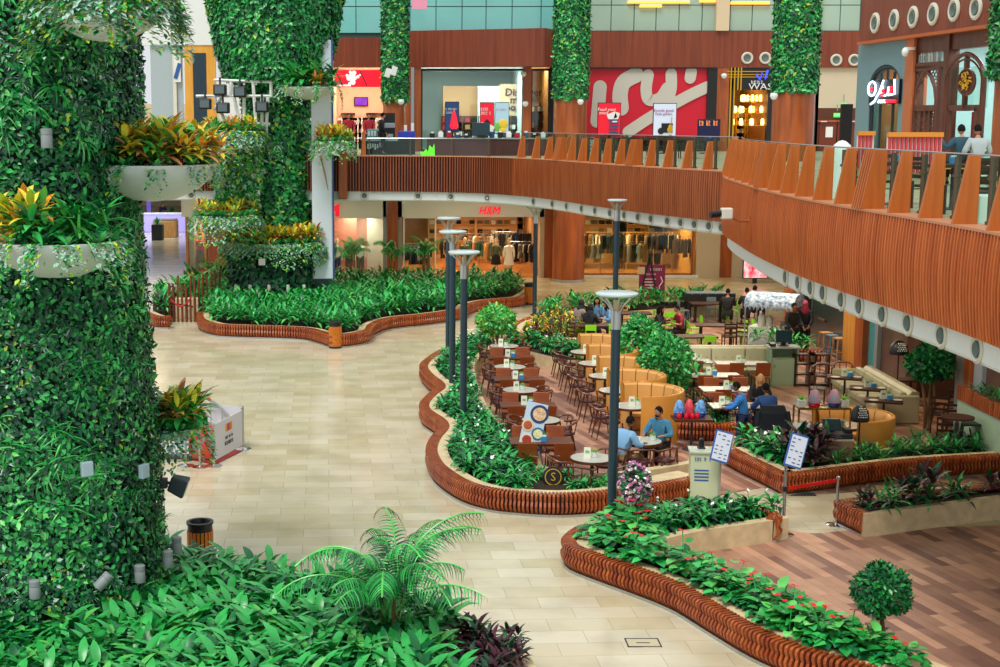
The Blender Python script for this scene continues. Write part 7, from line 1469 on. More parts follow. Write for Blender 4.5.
# --- roped banner enclosure and curved rail behind the front column (left)
a=P(214,466); b=P(243,449); c=P(162,463); t=thing('banner_barrier','white banner with coloured bars and grey writing stretched between two steel posts','banner')
d=(b-a).xy; rz=math.atan2(d.y,d.x); m=(a+b)/2; mb=MB(); mb.box((m.x,m.y,.52),(d.length-.08,.015,.82),rz); mb.build('banner_cloth',mat('banner_white','#D2D4DC',.6),t)
M=Matrix.Translation((m.x,m.y,.52))@Matrix.Rotation(rz,4,'Z')
for k,cc in enumerate(('#E8A030','#D84A30','#B03060','#E86A30','#C0A840')): mb=MB(); mb.box((-.16+k*.08,-.014,.2),(.045,.012,.17),M=M); mb.build('colour_bar',mat('bar_'+cc,cc,.5),t)
for n_,w_,h_,z in ((10,.44,.07,-.02),(9,.5,.09,-.15)): marks(n_,w_,h_,mat('ink_grey','#5A5A64',.5),t,(0,0,0),seed=n_,M=M@Matrix.Translation((0,-.014,z))@Matrix.Rotation(PI/2,4,'X'))
stanchion(a,'steel barrier post at the front corner of the white banner'); stanchion(b,'steel barrier post at the right end of the white banner',1.0)
q1=P(200,467); q2=P(186,466); stanchion(q1,'steel barrier post left of the banner corner, nearer of two'); stanchion(q2,'steel barrier post left of the banner corner, farther of two')
t=thing('barrier_rope','red rope sagging between the steel posts left of the white banner','rope'); mb=MB()
for s,e in ((a,q1),(q1,q2)): mb.tube([s.lerp(e,i/8)+Vector((0,-.03,.82-.3*math.sin(PI*i/8))) for i in range(9)],.022,6)
mb.build('rope_cord',MATS['rope_red'],t,smooth=True)
t=thing('banner_barrier','grey-white banner behind the small croton bowl, left of the steel posts','banner'); mb=MB(); m=(c+q2)/2+Vector((-.2,.25,0)); mb.box((m.x,m.y,.45),(1.0,.015,.8),.0); mb.build('banner_cloth',MATS['banner_white'],t); mb=MB(); mb.box((m.x,m.y-.012,.12),(1.0,.012,.12)); mb.build('dark_hem',DGREY,t)
bb=P(238,440); t=thing('banner_barrier','white banner at the back of the roped enclosure','banner'); m=(b+Vector((-1.5,.9,0))+b+Vector((0,.1,0)))/2; mb=MB(); mb.box((m.x,m.y,.55),(1.75,.015,.85),-.49); mb.build('banner_cloth',MATS['banner_white'],t)
mb=MB()
for s in (-.85,.85): mb.box((m.x+s*math.cos(-.49),m.y+s*math.sin(-.49),.5),(.04,.04,1.0))
mb.build('frame',STEEL,t)
t=thing('play_panel','orange-red panel inside the roped enclosure','panel',(a.x-.35,a.y+.55,0)); mb=MB(); mb.box((0,0,.42),(.75,.04,.84)); mb.build('panel_board',mat('panel_red','#C84A30',.5),t); mb=MB(); mb.box((0,.1,.02),(.75,.3,.04)); mb.build('foot',DGREY,t)
t=thing('curved_handrail','curved stair handrail with brown top inside the roped enclosure','handrail'); pts=[]
for i in range(9): f=i/8; pts.append(Vector((b.x-1.3+1.05*f,b.y+.35-.1*f,1.25-.15*f-.55*f**3)))
mb=MB(); mb.tube(pts[:5],.04,8); mb.build('timber_grip',BROWNCOL,t); mb=MB(); mb.tube(pts[4:],.03,8)
for p in pts[::2]: mb.tube([p,(p.x,p.y,0)],.015,6)
mb.build('steel_rail',STEEL,t)
mb=MB(); mb.prism([tuple(P(215,465).xy),tuple(P(245,450).xy),tuple(P(238,447).xy),tuple(P(190,460).xy)],.0,.012); tag(mb.build('floor_mat',mat('mat_red','#8A2A1E',.8)),'dark red mat under the roped enclosure','mat')
mb=MB(); q=P(643,643); mb.box((q.x,q.y,.002),(.5,.34,.008),-.1); o=tag(mb.build('floor_hatch',mat('hatch_stone','#C9BE9E',.5)),'square stone-filled access hatch in the front walkway','floor hatch')
mb=MB(); 
for x0,y0,x1,y1 in ((-.25,-.17,.25,-.15),(-.25,.15,.25,.17),(-.25,-.17,-.23,.17),(.23,-.17,.25,.17),(-.1,-.02,.1,.0)): mb.box((q.x+(x0+x1)/2,q.y+(y0+y1)/2,.008),(abs(x1-x0),abs(y1-y0),.006))
mb.build('hatch_frame',DGREY,o)
# ================================================================ GROUND LEVEL, RIGHT WALL
RL=Plane((14.1,47.5),(-.02,-1.0))
def rl(u0,u1,z0,z1,d0,d1,m,name='wall_right'):
    mb=MB(); a=RL.sz(u0,330,d1)[0]; b=RL.sz(u1,330,d1)[0]; RL.box(mb,a,b,z0,z1,d0,d1); return struct(mb.build(name,m))
BT=tiles('black_tiles','#16242A','#1E2E34','#3A4A50',.5,1.0,.008,0,.25,.5); 
rl(783,791,0,4.4,-.3,.15,BROWNCOL); rl(791,802,0,4.4,-.3,0,BT); rl(811,843,0,4.4,-.3,0,BT); rl(843,855,0,4.4,-.3,.05,wood('amber_wood','#B8782E','#D8963E',.45,.6,8,'Z')); rl(855,863,0,4.4,-.3,.18,BROWNCOL)
o=rl(863,875,0,4.4,-.1,.0,mat('teal_door_glass','#4FA8B0',.15,spec=.7),'door_1'); rl(875,878,0,4.4,-.2,.14,GREY)
rl(878,908,0,4.4,-.3,.02,mat('dark_marble','#5A4038',.35,col2='#7A5A4E',scale=1.6)); rl(958,966,0,4.4,-.2,.14,GREY); rl(966,973,0,4.4,-.3,.2,BROWNCOL); rl(973,985,0,4.4,-.2,.12,mat('pale_jamb','#A9B6C0',.4)); rl(985,1090,0,4.4,-.3,.02,MATS['dark_marble'])
# open-fronted rooms
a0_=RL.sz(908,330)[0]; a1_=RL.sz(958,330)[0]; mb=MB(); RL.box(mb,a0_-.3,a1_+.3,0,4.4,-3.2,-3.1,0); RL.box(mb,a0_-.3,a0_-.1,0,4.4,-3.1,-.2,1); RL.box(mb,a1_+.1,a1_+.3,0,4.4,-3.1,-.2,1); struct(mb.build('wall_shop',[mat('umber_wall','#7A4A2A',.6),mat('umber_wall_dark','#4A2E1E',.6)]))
for k,z in enumerate((1.6,2.3,3.0)): shelf_unit(RL,(a0_+a1_)/2,2.7,(a1_-a0_)*.9,(z,),('lower','middle','upper')[k]+' dark shelf inside the open shop at lower right',0,z+.3,mat('shelf_umber','#5A3A22',.5),(cK,cT,cGr),seed=200+k,hh=.15)
light_area('shop_ceiling_light',RL.pt((a0_+a1_)/2,4.2,-1.4),1.5,60,(1,.75,.45))
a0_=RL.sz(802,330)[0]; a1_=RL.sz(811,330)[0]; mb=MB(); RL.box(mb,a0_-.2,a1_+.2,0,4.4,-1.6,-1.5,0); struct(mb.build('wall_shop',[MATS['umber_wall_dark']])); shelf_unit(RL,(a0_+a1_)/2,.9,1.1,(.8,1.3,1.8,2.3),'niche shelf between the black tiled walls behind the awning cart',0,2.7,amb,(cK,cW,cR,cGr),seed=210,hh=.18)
# pale green planter wall with timber trough at the right edge
q0=P(973,452); q1=P(1040,468); t=thing('planter_wall','pale green low wall with a timber planter trough at the right edge','planter'); a=Vector((13.0,q0.y+.4)); b=Vector((13.0,26.5)); mb=MB(); mb.box((13.2,(a.y+b.y)/2,.6),(.4,a.y-b.y,1.2)); mb.build('wall_body',mat('pale_mint','#A9C4AC',.6),t); mb=MB()
n=int((a.y-b.y)/.12)
for k in range(n): mb.box((12.98,b.y+.06+k*.12,1.36),(.05,.1,.34))
mb.box((13.2,(a.y+b.y)/2,1.3),(.36,a.y-b.y,.2)); mb.build('trough',BENCHW,t)
scatter(STRAP,[(13.2,b.y+.3+.42*k) for k in range(int((a.y-b.y-.4)/.42))],1.38,'dark green plant in the timber trough at the right edge','plants in the timber trough at the right edge',.6,.85)
for k,(u,v) in enumerate(((979,455),(985,452))): q=P(u,v); t=thing('walking_stick',('pale','dark')[k]+' long-handled tool leaning on the pale green wall at right','tool',(q.x,q.y,0)); mb=MB(); mb.tube([(0,0,.0),(.22,.2,1.15)],.02,6); mb.build('handle',(STEEL,BLACK)[k],t); mb=MB(); mb.tube([(.18,.2,1.12),(.28,.22,1.2),(.3,.2,1.1)],.03,6); mb.build('grip',(STEEL,BLACK)[k],t)
q=P(997,459); t=thing('wet_floor_sign','yellow folding floor sign at the right edge by the pale green wall','sign',(q.x,q.y,0)); mb=MB(); mb.box((0,-.12,.33),(.3,.02,.66),rx=-.2); mb.box((0,.12,.33),(.3,.02,.66),rx=.2); mb.build('sign_board',mat('yellow_plastic','#E8C81A',.4),t); mb=MB(); mb.box((0,-.135,.38),(.14,.012,.2),rx=-.2); mb.build('printed_mark',BLACK,t)
q=P(972,462); t=thing('side_table','small dark table with a rubbish bin shape beside the pale green wall','table',(q.x,q.y+.2,0)); mb=MB(); mb.box((0,0,.85),(.62,.5,.04)); mb.build('tabletop',DGREY,t); 
for x in(-.25,.25): mb=MB(); mb.box((x,0,.42),(.04,.4,.83)); mb.build('leg',DGREY,t)
# ================================================================ UPPER RIGHT CAFE BEHIND THE PARAPET
STRI=tiles('stripe_cloth','#E8DDD4','#B8303A','#E8DDD4',.055,3,.0,0,.6,.1,off=0)
UZ=ZF+.01
for k,(u0,u1,Y,l) in enumerate(((857,874,33.5,'left'),(887,942,30.5,'right'))):
    a=Q(u0,150,Y); b=Q(u1,150,Y); t=thing('striped_bench','bench with orange top rail and red striped back on the upper floor, '+l+' one','bench',((a.x+b.x)/2,Y,UZ)); L_=b.x-a.x; mb=MB(); mb.box((0,0,1.18),(L_,.12,.1)); mb.build('top_rail',LIGHTW if False else mat('orange_rail','#D88A2E',.4),t); mb=MB()
    n=int(L_/.09)
    for i in range(n): mb.box((-L_/2+.05+i*.09,.0,.75),(.05,.05,.78))
    mb.build('red_stripes',mat('stripe_red','#C03A40',.6),t); mb=MB(); mb.box((0,.04,.75),(L_,.03,.78)); mb.build('back_panel',mat('stripe_pale','#E0D2D4',.6),t); mb=MB(); mb.box((0,.35,.42),(L_,.6,.12)); mb.box((0,.35,.2),(L_*.96,.5,.36)); mb.build('seat',CREAML,t)
for k,(u,Y,rz,l) in enumerate(((868,26,1.2,'leftmost'),(898,24,.6,'second from left'),(930,22.5,1.8,'third from left'),(985,20.5,2.6,'fourth from left, nearest'),(1000,21.5,.3,'rightmost'))):
    p=Q(u,150,Y); CHD.put((p.x,p.y,UZ),rz,'dark wooden chair on the upper floor behind the near parapet, '+l)
for k,(u,Y,l) in enumerate(((884,25,'left'),(942,23.6,'middle'),(1003,22.6,'right'))):
    p=Q(u,150,Y); TDS.put((p.x+.2,p.y,UZ),0,'small table on the upper floor behind the near parapet, '+l+' of three'); BLUE.put((p.x+.2,p.y,UZ+.76),0,'blue box on the '+l+' upper floor table behind the parapet')
p=Q(998,214,20); t=thing('cooler_box','white box with a dark oval mark on the upper floor at the right edge','box',(p.x-.1,p.y,UZ)); mb=MB(); mb.box((0,0,.22),(.5,.4,.44)); mb.build('box_body',WHITE,t,bevel=.02); mb=MB(); mb.lathe([(.001,0),(.05,0),(.05,.01),(.001,.01)],12,M=Matrix.Translation((-.08,-.2,.26))@Matrix.Rotation(PI/2,4,'X')@Matrix.Diagonal((1,1.4,1,1))); mb.build('oval_mark',DGREY,t)
p=Q(842,150,30); t=thing('covered_stand','white cloth covered stand on the upper floor behind the parapet','stand',(p.x,p.y,UZ)); t.scale=(.7,.7,.86); mb=MB(); mb.lathe([(.45,0),(.4,.5),(.33,.9),(.25,1.12),(.1,1.22),(.001,1.24)],16); mb.build('cloth',WHITE,t,smooth=True); mb=MB(); mb.ball((.12,-.3,.95),.09,8,6); mb.build('red_mark',RED,t)
# tables behind the far fins (restaurant terrace) and kiosk desk
for k,u in enumerate((608,628,650,672,694)): p=Q(u,150,55.5); TDS.put((p.x,p.y,UZ),0,'terrace table under the red shop front, '+('leftmost','second','middle','fourth','rightmost')[k]+' from left'); CHD.put((p.x-.75,p.y,UZ),PI/2,'dark chair left of the terrace table, '+('leftmost','second','middle','fourth','rightmost')[k]+' one')
p=Q(472,150,60); t=thing('display_desk','low dark red display desk with goods on the far balcony before the big window','desk',(p.x+.6,p.y,UZ)); mb=MB(); mb.box((0,0,.35),(5.0,.9,.7)); mb.build('desk_body',mat('desk_maroon','#5A2428',.5),t,bevel=.02); mb=MB(); mb.box((0,0,.72),(5.2,1.0,.05)); mb.build('worktop',mat('desk_grey','#8A9498',.3),t)
r=random.Random(12)
for k in range(14):
    o=thing('display_item','small '+('dark','pale','red','blue')[k%4]+' item on the low display desk, '+('first','second','third','fourth','fifth','sixth','seventh','eighth','ninth','tenth','eleventh','twelfth','thirteenth','fourteenth')[k]+' from left','item',(p.x-1.7+.36*k,p.y-.2,UZ+.745)); mb=MB(); s=r.uniform(.12,.3); mb.box((0,0,s/2),(.22,.2,s)); mb.build('item_body',(BLACK,WHITE,cR,cB)[k%4],o,bevel=.03); mb=MB(); mb.box((0,-.08,s+.02),(.12,.03,.06)); mb.build('tag',WHITE,o)
p=Q(481,130,59.5); t=thing('monitor','dark monitor standing on the low display desk','monitor',(p.x,p.y,UZ+.745)); mb=MB(); mb.box((0,0,.36),(.75,.08,.55)); mb.build('screen',mat('screen_dark','#1E3A44',.2),t,bevel=.02); mb=MB(); mb.box((0,0,.05),(.3,.25,.08)); mb.build('stand',BLACK,t)
p=Q(428,150,58.3); t=thing('neon_sign','small lime green glowing crown-shaped sign on the far balcony floor','sign',(p.x,p.y,UZ)); t.scale=(.62,)*3; mb=MB(); mb.prism([(-.45,0),(-.5,.35),(-.3,.25),(-.15,.5),(0,.3),(.1,.75),(.3,.55),(.42,.85),(.45,0)],-.03,.03,M=Matrix.Rotation(PI/2,4,'X')); mb.build('neon_shape',mat('neon_lime','#7CFF30',.4,emit='#6CFF20',es=.7),t); mb=MB(); mb.box((0,0,.03),(1.0,.3,.06)); mb.build('base',GREY,t)
# ================================================================ PEOPLE
def skin_mesh(V,E,Rr,root=0,sub=1):
    me=bpy.data.meshes.new('tmp'); me.from_pydata([tuple(v) for v in V],E,[]); o=bpy.data.objects.new('tmp',me); COL.objects.link(o); o.modifiers.new('s','SKIN')
    for i,r_ in enumerate(Rr): sv=me.skin_vertices[0].data[i]; sv.radius=(r_,r_) if not isinstance(r_,tuple) else r_; sv.use_root=(i==root)
    m=o.modifiers.new('u','SUBSURF'); m.levels=sub; m.render_levels=sub; bpy.context.view_layer.update()
    res=bpy.data.meshes.new_from_object(o.evaluated_get(bpy.context.evaluated_depsgraph_get())); bpy.data.objects.remove(o); bpy.data.meshes.remove(me); return res
def add_me(mb,me,mi=0): mb.add([tuple(v.co) for v in me.vertices],[tuple(p.vertices) for p in me.polygons],mi); bpy.data.meshes.remove(me)
def person(lab,loc,rz,pose='sit',top=cB,bot=cK,hair=HAIRB,skin=SKIN,hands=((.16,-.30,.80),(.16,-.30,.80)),lean=0.0,turn=0.0,long_hair=False,scarf=None,detail=1,sleeve=1.0,shoe=BLACK,gown=False,beard=False):
    t=thing('person',lab,'person',loc,rz); S=pose=='sit'; zp=.53 if S else .94
    def tilt(p,k=1.0): return Vector((p[0],p[1]-math.sin(lean)*(p[2]-zp)*k,zp+(p[2]-zp)*math.cos(lean)))
    dz=zp-.53 
    pel=Vector((0,.06,zp)); spi=tilt((0,.08,.74+dz)); che=tilt((0,.07,.94+dz)); nec=tilt((0,.05,1.09+dz)); hd=tilt((0,.03,1.17+dz)); Hc=tilt((0,.0,1.27+dz))
    V=[pel,spi,che,nec,hd]; E=[(0,1),(1,2),(2,3),(3,4)]; Rr=[(.13,.09),(.12,.08),(.12,.075),.055,.053]
    sho=[];elb=[];wri=[];TV=[pel+Vector((0,0,-.03)),spi,che,nec+Vector((0,0,-.035))]; TE=[(0,1),(1,2),(2,3)]; TR_=[(.175,.135),(.165,.13),(.185,.135),.085]; LV=[pel]; LE=[]; LR=[(.165,.13)]
    mbh=MB()
    for k,sx in enumerate((-1,1)):
        sh=tilt((sx*.185,.07,1.02+dz)); h=hands[k]; wr=Vector((sx*h[0],h[1],h[2]+dz)) if len(h)==3 else Vector(h[:3]); 
        d=wr-sh; L=min(.53,d.length); wr=sh+d.normalized()*L; hh=math.sqrt(max(0,.285**2-(L/2)**2)); mid=(sh+wr)/2; out=Vector((sx*.6,.5,-.75)); out=(out-d.normalized()*out.dot(d.normalized())).normalized(); el=mid+out*hh
        i=len(V); V+=[sh,el,wr]; E+=[(2,i),(i,i+1),(i+1,i+2)]; Rr+=[.042,.036,.027]
        fd=(wr-el).normalized(); palm=wr+fd*.055; V+=[palm]; E+=[(i+2,i+3)]; Rr+=[(.036,.018)]
        side=fd.cross(Vector((0,0,1))); side=side.normalized() if side.length>.1 else Vector((1,0,0))
        base=palm
        for f,(o_,ln) in enumerate(((-.026,.062),(-.009,.075),(.009,.07),(.026,.055))):
            fv=[base+side*o_,base+side*o_*1.15+fd*ln*.55+Vector((0,0,-.004)),base+side*o_*1.2+fd*ln+Vector((0,0,-.02))]; add_me(mbh,skin_mesh(fv,[(0,1),(1,2)],[.0095,.0088,.007]))
        tv=[wr+fd*.02-side*sx*.02,wr+fd*.05-side*sx*.048,wr+fd*.078-side*sx*.05]; add_me(mbh,skin_mesh(tv,[(0,1),(1,2)],[.011,.010,.008]))
        j=len(TV); cut=el.lerp(wr,.86*sleeve) if sleeve>.5 else sh.lerp(el,.8)
        TV+=[sh,el,cut] if sleeve>.5 else [sh,cut]; TE+=[(2,j),(j,j+1)]+([(j+1,j+2)] if sleeve>.5 else []); TR_+=[.095,.068,.05] if sleeve>.5 else [.08,.068]
        hip=pel+Vector((sx*.095,-.01,-.03)); kn=Vector((sx*.13,-.40,.50)) if S else Vector((sx*.10,-.02 if sx<0 else -.06,.50)); an=Vector((sx*.13,-.36,.09)) if S else Vector((sx*.11,.04 if sx<0 else -.02,.09)); toe=an+Vector((sx*.02,-.14,-.045))
        i=len(V); V+=[hip,kn,an,toe]; E+=[(0,i),(i,i+1),(i+1,i+2),(i+2,i+3)]; Rr+=[.075,.052,.036,.028]
        j=len(LV); LV+=[hip,hip.lerp(kn,.5),kn,an.lerp(kn,.12)]; LE+=[(0,j),(j,j+1),(j+1,j+2),(j+2,j+3)]; LR+=[.098,.09,.074,.058]
    mb=MB(); add_me(mb,skin_mesh(V,E,Rr)); mb.add(mbh.v,mbh.f,0)
    HM=Matrix.Translation(Hc)@Matrix.Rotation(turn,4,'Z')@Matrix.Rotation(lean*.4,4,'X')
    vs=[];fs=[]; n,m=16,12
    for j in range(m+1):
        a=PI*j/m; zz=-math.cos(a)
        for i in range(n):
            q=2*PI*i/n; x=math.sin(a)*math.cos(q)*.078; y=math.sin(a)*math.sin(q)*.097; z=zz*.118
            if z<-.02: x*=1-.25*(-z-.02)/.1; 
            if y<0 and z<-.03: y*=.93
            if y>0 and z<0: y*=.82
            vs.append((x,y-.005,z))
    for j in range(m):
        for i in range(n): fs.append((j*n+i,j*n+(i+1)%n,(j+1)*n+(i+1)%n,(j+1)*n+i))
    mb.add(vs,fs,0,HM); mb.add([(-.014,-.098,-.018),(.014,-.098,-.018),(0,-.122,-.022),(0,-.1,.03),(0,-.1,-.03)],[(0,2,3),(1,3,2),(0,4,2),(4,1,2),(0,3,1),(0,1,4)],0,HM)
    for sx in(-1,1):
        mb.ball((sx*.078,.005,-.005),.026,8,6,0,(.35,.7,1.1),HM); mb.ball((sx*.03,-.09,.008),.0125,8,6,1,(1.1,.6,.75),HM); mb.ball((sx*.03,-.0975,.008),.0062,6,5,2,(1,.6,1),HM); mb.box((sx*.03,-.094,.03),(.032,.012,.007),M=HM,mi=2)
    mb.ball((0,-.09,-.058),.024,8,5,3,(1,.45,.3),HM); b=mb.build('body',[skin,WHITE,HAIRB,mat('lips','#9A5048',.5)],t,smooth=True)
    if not scarf:
        mb=MB(); vs=[];fs=[]
        for j in range(9):
            a=PI*.60*j/8
            for i in range(18):
                q=2*PI*i/18; front=max(0,-math.sin(q)); aa=min(a,PI*(.60-.27*front)); vs.append((math.sin(aa)*math.cos(q)*.086,math.sin(aa)*math.sin(q)*.106,math.cos(aa)*.126+.004))
        for j in range(8):
            for i in range(18): fs.append((j*18+i,(j+1)*18+i,(j+1)*18+(i+1)%18,j*18+(i+1)%18))
        mb.add(vs,fs,0,HM)
        if long_hair: mb.tube([(0,.075,.06),(0,.115,-.06),(0,.11,-.2),(0,.09,-.32)],[.05,.085,.08,.03],10,M=HM); mb.tube([(-.075,.0,.05),(-.088,-.01,-.1),(-.08,-.02,-.24)],[.03,.03,.015],8,M=HM); mb.tube([(.075,.0,.05),(.088,-.01,-.1),(.08,-.02,-.24)],[.03,.03,.015],8,M=HM)
        if beard: mb.ball((0,-.06,-.085),.05,10,6,0,(1.1,.75,.6),HM)
        mb.build('hair',hair,t,smooth=True)
    else:
        mb=MB(); mb.ball((0,.012,.012),.108,14,10,0,(.9,1.0,1.16),HM); mb.lathe([(.07,-.17),(.1,-.1),(.095,-.04)],14,M=HM,cap=False); mb.tube([HM@Vector((0,.02,-.1)),HM@Vector((0,.05,-.2)),HM@Vector((0,.09,-.32))],[.10,.14,.10],10); mb.build('headscarf',scarf,t,smooth=True)
    mb=MB(); add_me(mb,skin_mesh(TV,TE,TR_)); mb.build('shirt',top,t,smooth=True)
    mb=MB(); add_me(mb,skin_mesh(LV,LE,LR))
    if gown: mb.lathe([(.18,zp),(.24,.4),(.28,.05)],14,cap=False) if not S else mb.tube([(0,.02,.55),(0,-.35,.54),(0,-.42,.3),(0,-.4,.06)],[.2,.2,.2,.2],10)
    mb.build('trousers',bot,t,smooth=True)
    for sx in(-1,1):
        an=Vector((sx*.13,-.36,.09)) if S else Vector((sx*.11,.04 if sx<0 else -.02,.09)); mb=MB(); mb.tube([an+Vector((0,.04,-.045)),an+Vector((0,-.02,-.04)),an+Vector((sx*.015,-.1,-.052)),an+Vector((sx*.02,-.175,-.06))],[.04,.046,.042,.025],8); mb.build('shoe',shoe,t,smooth=True)
    return t
SHB=mat('shirt_blue','#4E86B0',.7,var=.1,scale=12); SHT=mat('shirt_teal_blue','#3E7FA0',.7,var=.1,scale=12); SHP=mat('shirt_pale_blue','#7FB0D8',.7); KHAKI=mat('khaki','#A0855C',.8); NAVY=mat('navy_cloth','#16264A',.8); DBL=mat('shirt_dark_blue','#1E4A86',.7); MARO=mat('maroon_shirt','#9A1636',.7); BLKC=cK; GREYC=mat('grey_coat','#8A7A72',.8); LBL=mat('denim_pale','#6E9AC4',.8)
q=Vector((TABM.x+.50,TABM.y+.62,DZ)); at(CHW,q.x,q.y+.05,-.45,'dark walnut chair holding the bearded man at the front table'); person('bearded man in a teal-blue shirt sitting at the front round table, facing the camera',q,-.62,'sit',SHT,cK,HAIRB,SKIN,((.20,-.34,.80),(.22,-.30,.80)),.06,-.35,beard=True)
q=Vector((TABM.x-.42,TABM.y-.42,DZ)); at(CHW,q.x-.03,q.y-.03,2.2,'dark walnut chair holding the man seen from behind at the front table'); person('man in light blue shirt and khaki trousers, seen from behind at the front table',q,2.25,'sit',SHP,KHAKI,HAIRB,SKIND,((.22,-.36,.78),(.2,-.34,.80)),.22,0)
tx_,ty_=Q(742,400,31.5).x,31.5; person('waiter in a blue shirt standing and leaning to the couple\'s table',Vector((tx_,ty_,DZ)),-1.95,'stand',mat('shirt_bright_blue','#2E7CC8',.7),NAVY,HAIRB,SKIND,((.14,-.40,.74),(.12,-.42,.72)),.2,0).scale=(.93,.93,.93)
q=Q(760,386,34.05); at(CHL,q.x+.0,q.y+.08,0,'brown leather chair holding the blond woman at the couple\'s table'); person('blond woman in a dark jacket sitting at the couple\'s table, facing the camera',Vector((q.x,q.y,DZ)),-.1,'sit',BLKC,BLKC,HAIRY,mat('skin_fair','#E0AA88',.5),((.1,-.36,.82),(.14,-.34,.8)),.05,0,long_hair=True)
q=Q(767,392,32.75); person('man in a dark blue shirt seen from behind at the couple\'s table',Vector((q.x,q.y,DZ)),PI+.15,'sit',DBL,NAVY,HAIRB,SKIND,((.18,-.4,.8),(.2,-.38,.8)),.12,0)
def seated(u,v,lab,rz,**k):
    p=P(u,v,1.27); return person(lab,Vector((p.x,p.y,DZ)),rz,'sit',**k)
seated(580,303.5,'woman in a grey coat and black headscarf seated at the back table, seen from behind',PI*.7,top=GREYC,bot=GREYC,scarf=cK,gown=True,lean=.12); seated(591,308,'woman in black with a black headscarf seated at the back table',PI*.8,top=BLKC,bot=BLKC,scarf=cK,gown=True)
seated(597,301,'woman in a blue top seated behind the back table',-.3,top=SHB,bot=BLKC,long_hair=True); seated(609,304.5,'woman in a pale denim jacket leaning on the back table',-PI*.45,top=LBL,bot=BLKC,long_hair=True,lean=.15,hands=((.12,-.3,1.0),(.16,-.3,.8)))
seated(660,309,'person in dark clothes at the table before the maroon sign',PI*.35,top=BLKC,bot=BLKC,long_hair=True,hands=((.12,-.3,.95),(.16,-.3,.8)),lean=.1); seated(679,309,'man in a maroon shirt seated at the table right of the maroon sign',-PI*.42,top=MARO,bot=BLKC,sleeve=.3,lean=.1)
seated(728,292,'person in black seated at the far back table, seen from behind',PI*.9,top=BLKC,bot=BLKC); seated(747,291,'person in black seated at the far back near the flower screen',PI*.95,top=BLKC,bot=BLKC); seated(755,289,'person in dark grey seated at the far back beside the cart',PI*.7,top=cGr,bot=BLKC)
for u,v,Y,lab,sc,rz in ((794,312,44.5,'person in black standing at the right of the awning cart',None,.4),(805,309,45,'person in black with a pink cap standing by the dark wall behind the cart',mat('cap_pink','#C0385A',.6),-.5)):
    p=Q(u,v,Y); person(lab,Vector((p.x,p.y,DZ)),rz,'stand',top=BLKC,bot=BLKC,skin=SKIND,hands=((.2,-.2,.5),(.2,-.25,.6)),scarf=sc)
p=Q(391,120,61.2); person('man in a black suit standing at the black balcony counter',Vector((p.x-.35,p.y,UZ)),PI*.6,'stand',top=BLKC,bot=BLKC,hands=((.22,-.1,.45),(.22,-.2,.5)))
p=Q(349,123,63.0)
for k,(u,m_) in enumerate(((349,cR),(369,cR))): p=Q(u,122,64.6); person('person in a red shirt behind the black balcony counter, '+('left','right')[k]+' of two',Vector((p.x,p.y,UZ)),.2,'stand',top=m_,bot=BLKC,hands=((.2,-.2,.5),(.2,-.2,.5)))
for u,v,Y,lab,m_,hd in ((961,137,32.6,'man in a dark teal shirt with an arm round his neighbour on the upper floor',mat('shirt_teal_dark','#1E4858',.7),((.2,-.2,.7),(.45,.0,1.05))),(977,140,32.4,'man in pale grey sitting beside the man in dark teal on the upper floor',mat('shirt_pale_grey','#A9B8BC',.7),((.2,-.2,.7),(.2,-.2,.7)))):
    p=Q(u,v,Y); person(lab,Vector((p.x,p.y,UZ)),PI,'sit',top=m_,bot=BLKC,hands=hd)
p=Q(968,150,32.6); t=thing('wooden_bench','plain wooden bench under the two seated men on the upper floor','bench',(p.x,p.y,UZ)); mb=MB(); mb.box((0,.0,.40),(1.4,.5,.05)); mb.build('seat',LIGHTW,t)
for x in(-.6,.6): mb=MB(); mb.box((x,0,.19),(.06,.45,.38)); mb.build('leg',LIGHTW,t)
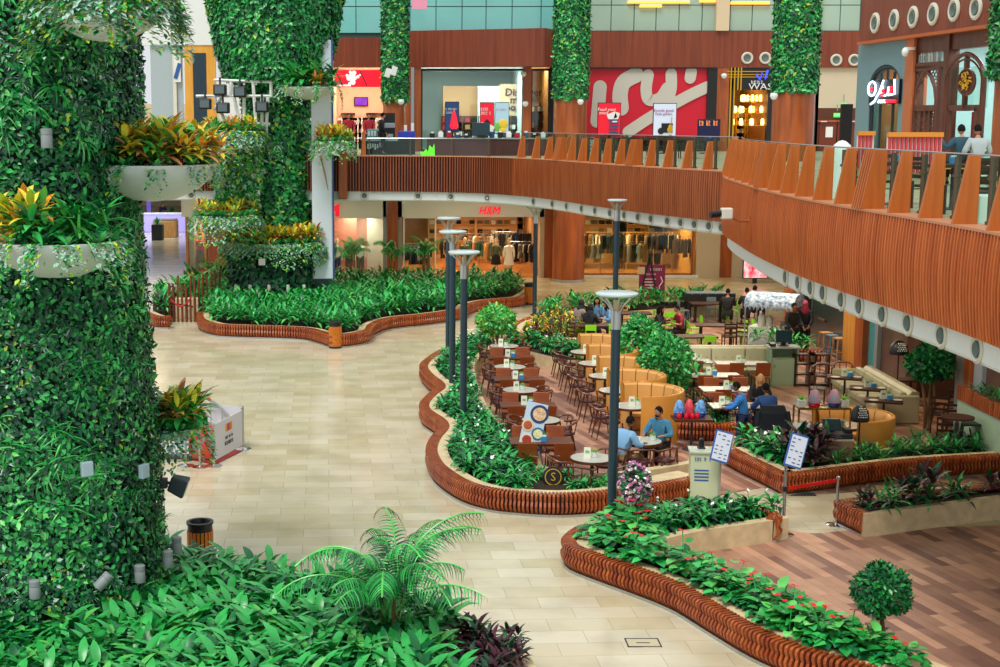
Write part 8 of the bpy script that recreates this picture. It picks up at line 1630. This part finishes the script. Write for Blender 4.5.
p=Q(163,208,100); person('person in dark clothes standing by the kiosk far down the passage',Vector((p.x,p.y,0)),.6,'stand',top=NAVY,bot=BLKC); p=Q(152,222,98); person('seated person in teal far down the passage at the left',Vector((p.x,p.y,0)),.6,'sit',top=SHT,bot=BLKC); p=Q(152,222,98); o=CHD.put((p.x,p.y+.05,0),.6,'dark chair of the seated person far down the passage')
q=P(684,341); t=thing('backpack','dark backpack hanging on the chair of the man in maroon','bag',(q.x,q.y+.35,DZ)); mb=MB(); mb.ball((0,0,.55),.26,12,8,0,(.9,.6,1.2)); mb.build('bag_body',mat('bag_navy','#141E2E',.7),t,smooth=True); mb=MB(); mb.ball((0,-.13,.45),.15,10,6,0,(1,.5,.9)); mb.build('front_pocket',BLACK,t,smooth=True); mb=MB(); mb.tube([(-.1,.1,.8),(-.12,.2,.6),(-.1,.12,.35)],.025,6); mb.tube([(.1,.1,.8),(.12,.2,.6),(.1,.12,.35)],.025,6); mb.build('strap',BLACK,t)
# drop kinds never used
for o in list(SC.objects):
    if o.parent is None and (o.get('label')=='x' or (o.get('category') and not o.get('label'))):
        for c in o.children_recursive: bpy.data.objects.remove(c)
        bpy.data.objects.remove(o)
# ================================================================ LIGHT
w=bpy.data.worlds.new('world'); SC.world=w; w.use_nodes=True; bg=w.node_tree.nodes['Background']; bg.inputs['Color'].default_value=(.93,.97,1,1); bg.inputs['Strength'].default_value=.82
sl=bpy.data.lights.new('skylight_sun','SUN'); sl.energy=2.5; sl.angle=math.radians(25); sl.color=(1,.97,.9); so=bpy.data.objects.new('skylight_sun',sl); COL.objects.link(so); so.rotation_euler=(math.radians(28),math.radians(-14),0)
for x in (-12,-4,3,9,15): light_area('soffit_and_fill_light',(x,63.5,4.36),2.5,110,(1,.8,.55))
for y in (48,42,36,30): light_area('soffit_and_fill_light',(10.6,y,4.36),1.8,85,(1,.85,.62))
for x,y in ((9.5,46),(13,45),(8.5,52),(12.5,51)): light_area('soffit_and_fill_light',(x,y,4.36),1.8,130,(1,.9,.72))  # extra fill lamps, added to brighten the back of the cafe
SC.view_settings.view_transform='Standard'; SC.view_settings.look='None'; SC.view_settings.exposure=0.0; SC.view_settings.gamma=1.0; SC.view_settings.use_curve_mapping=False
SC.cycles.max_bounces=6; SC.cycles.transparent_max_bounces=12
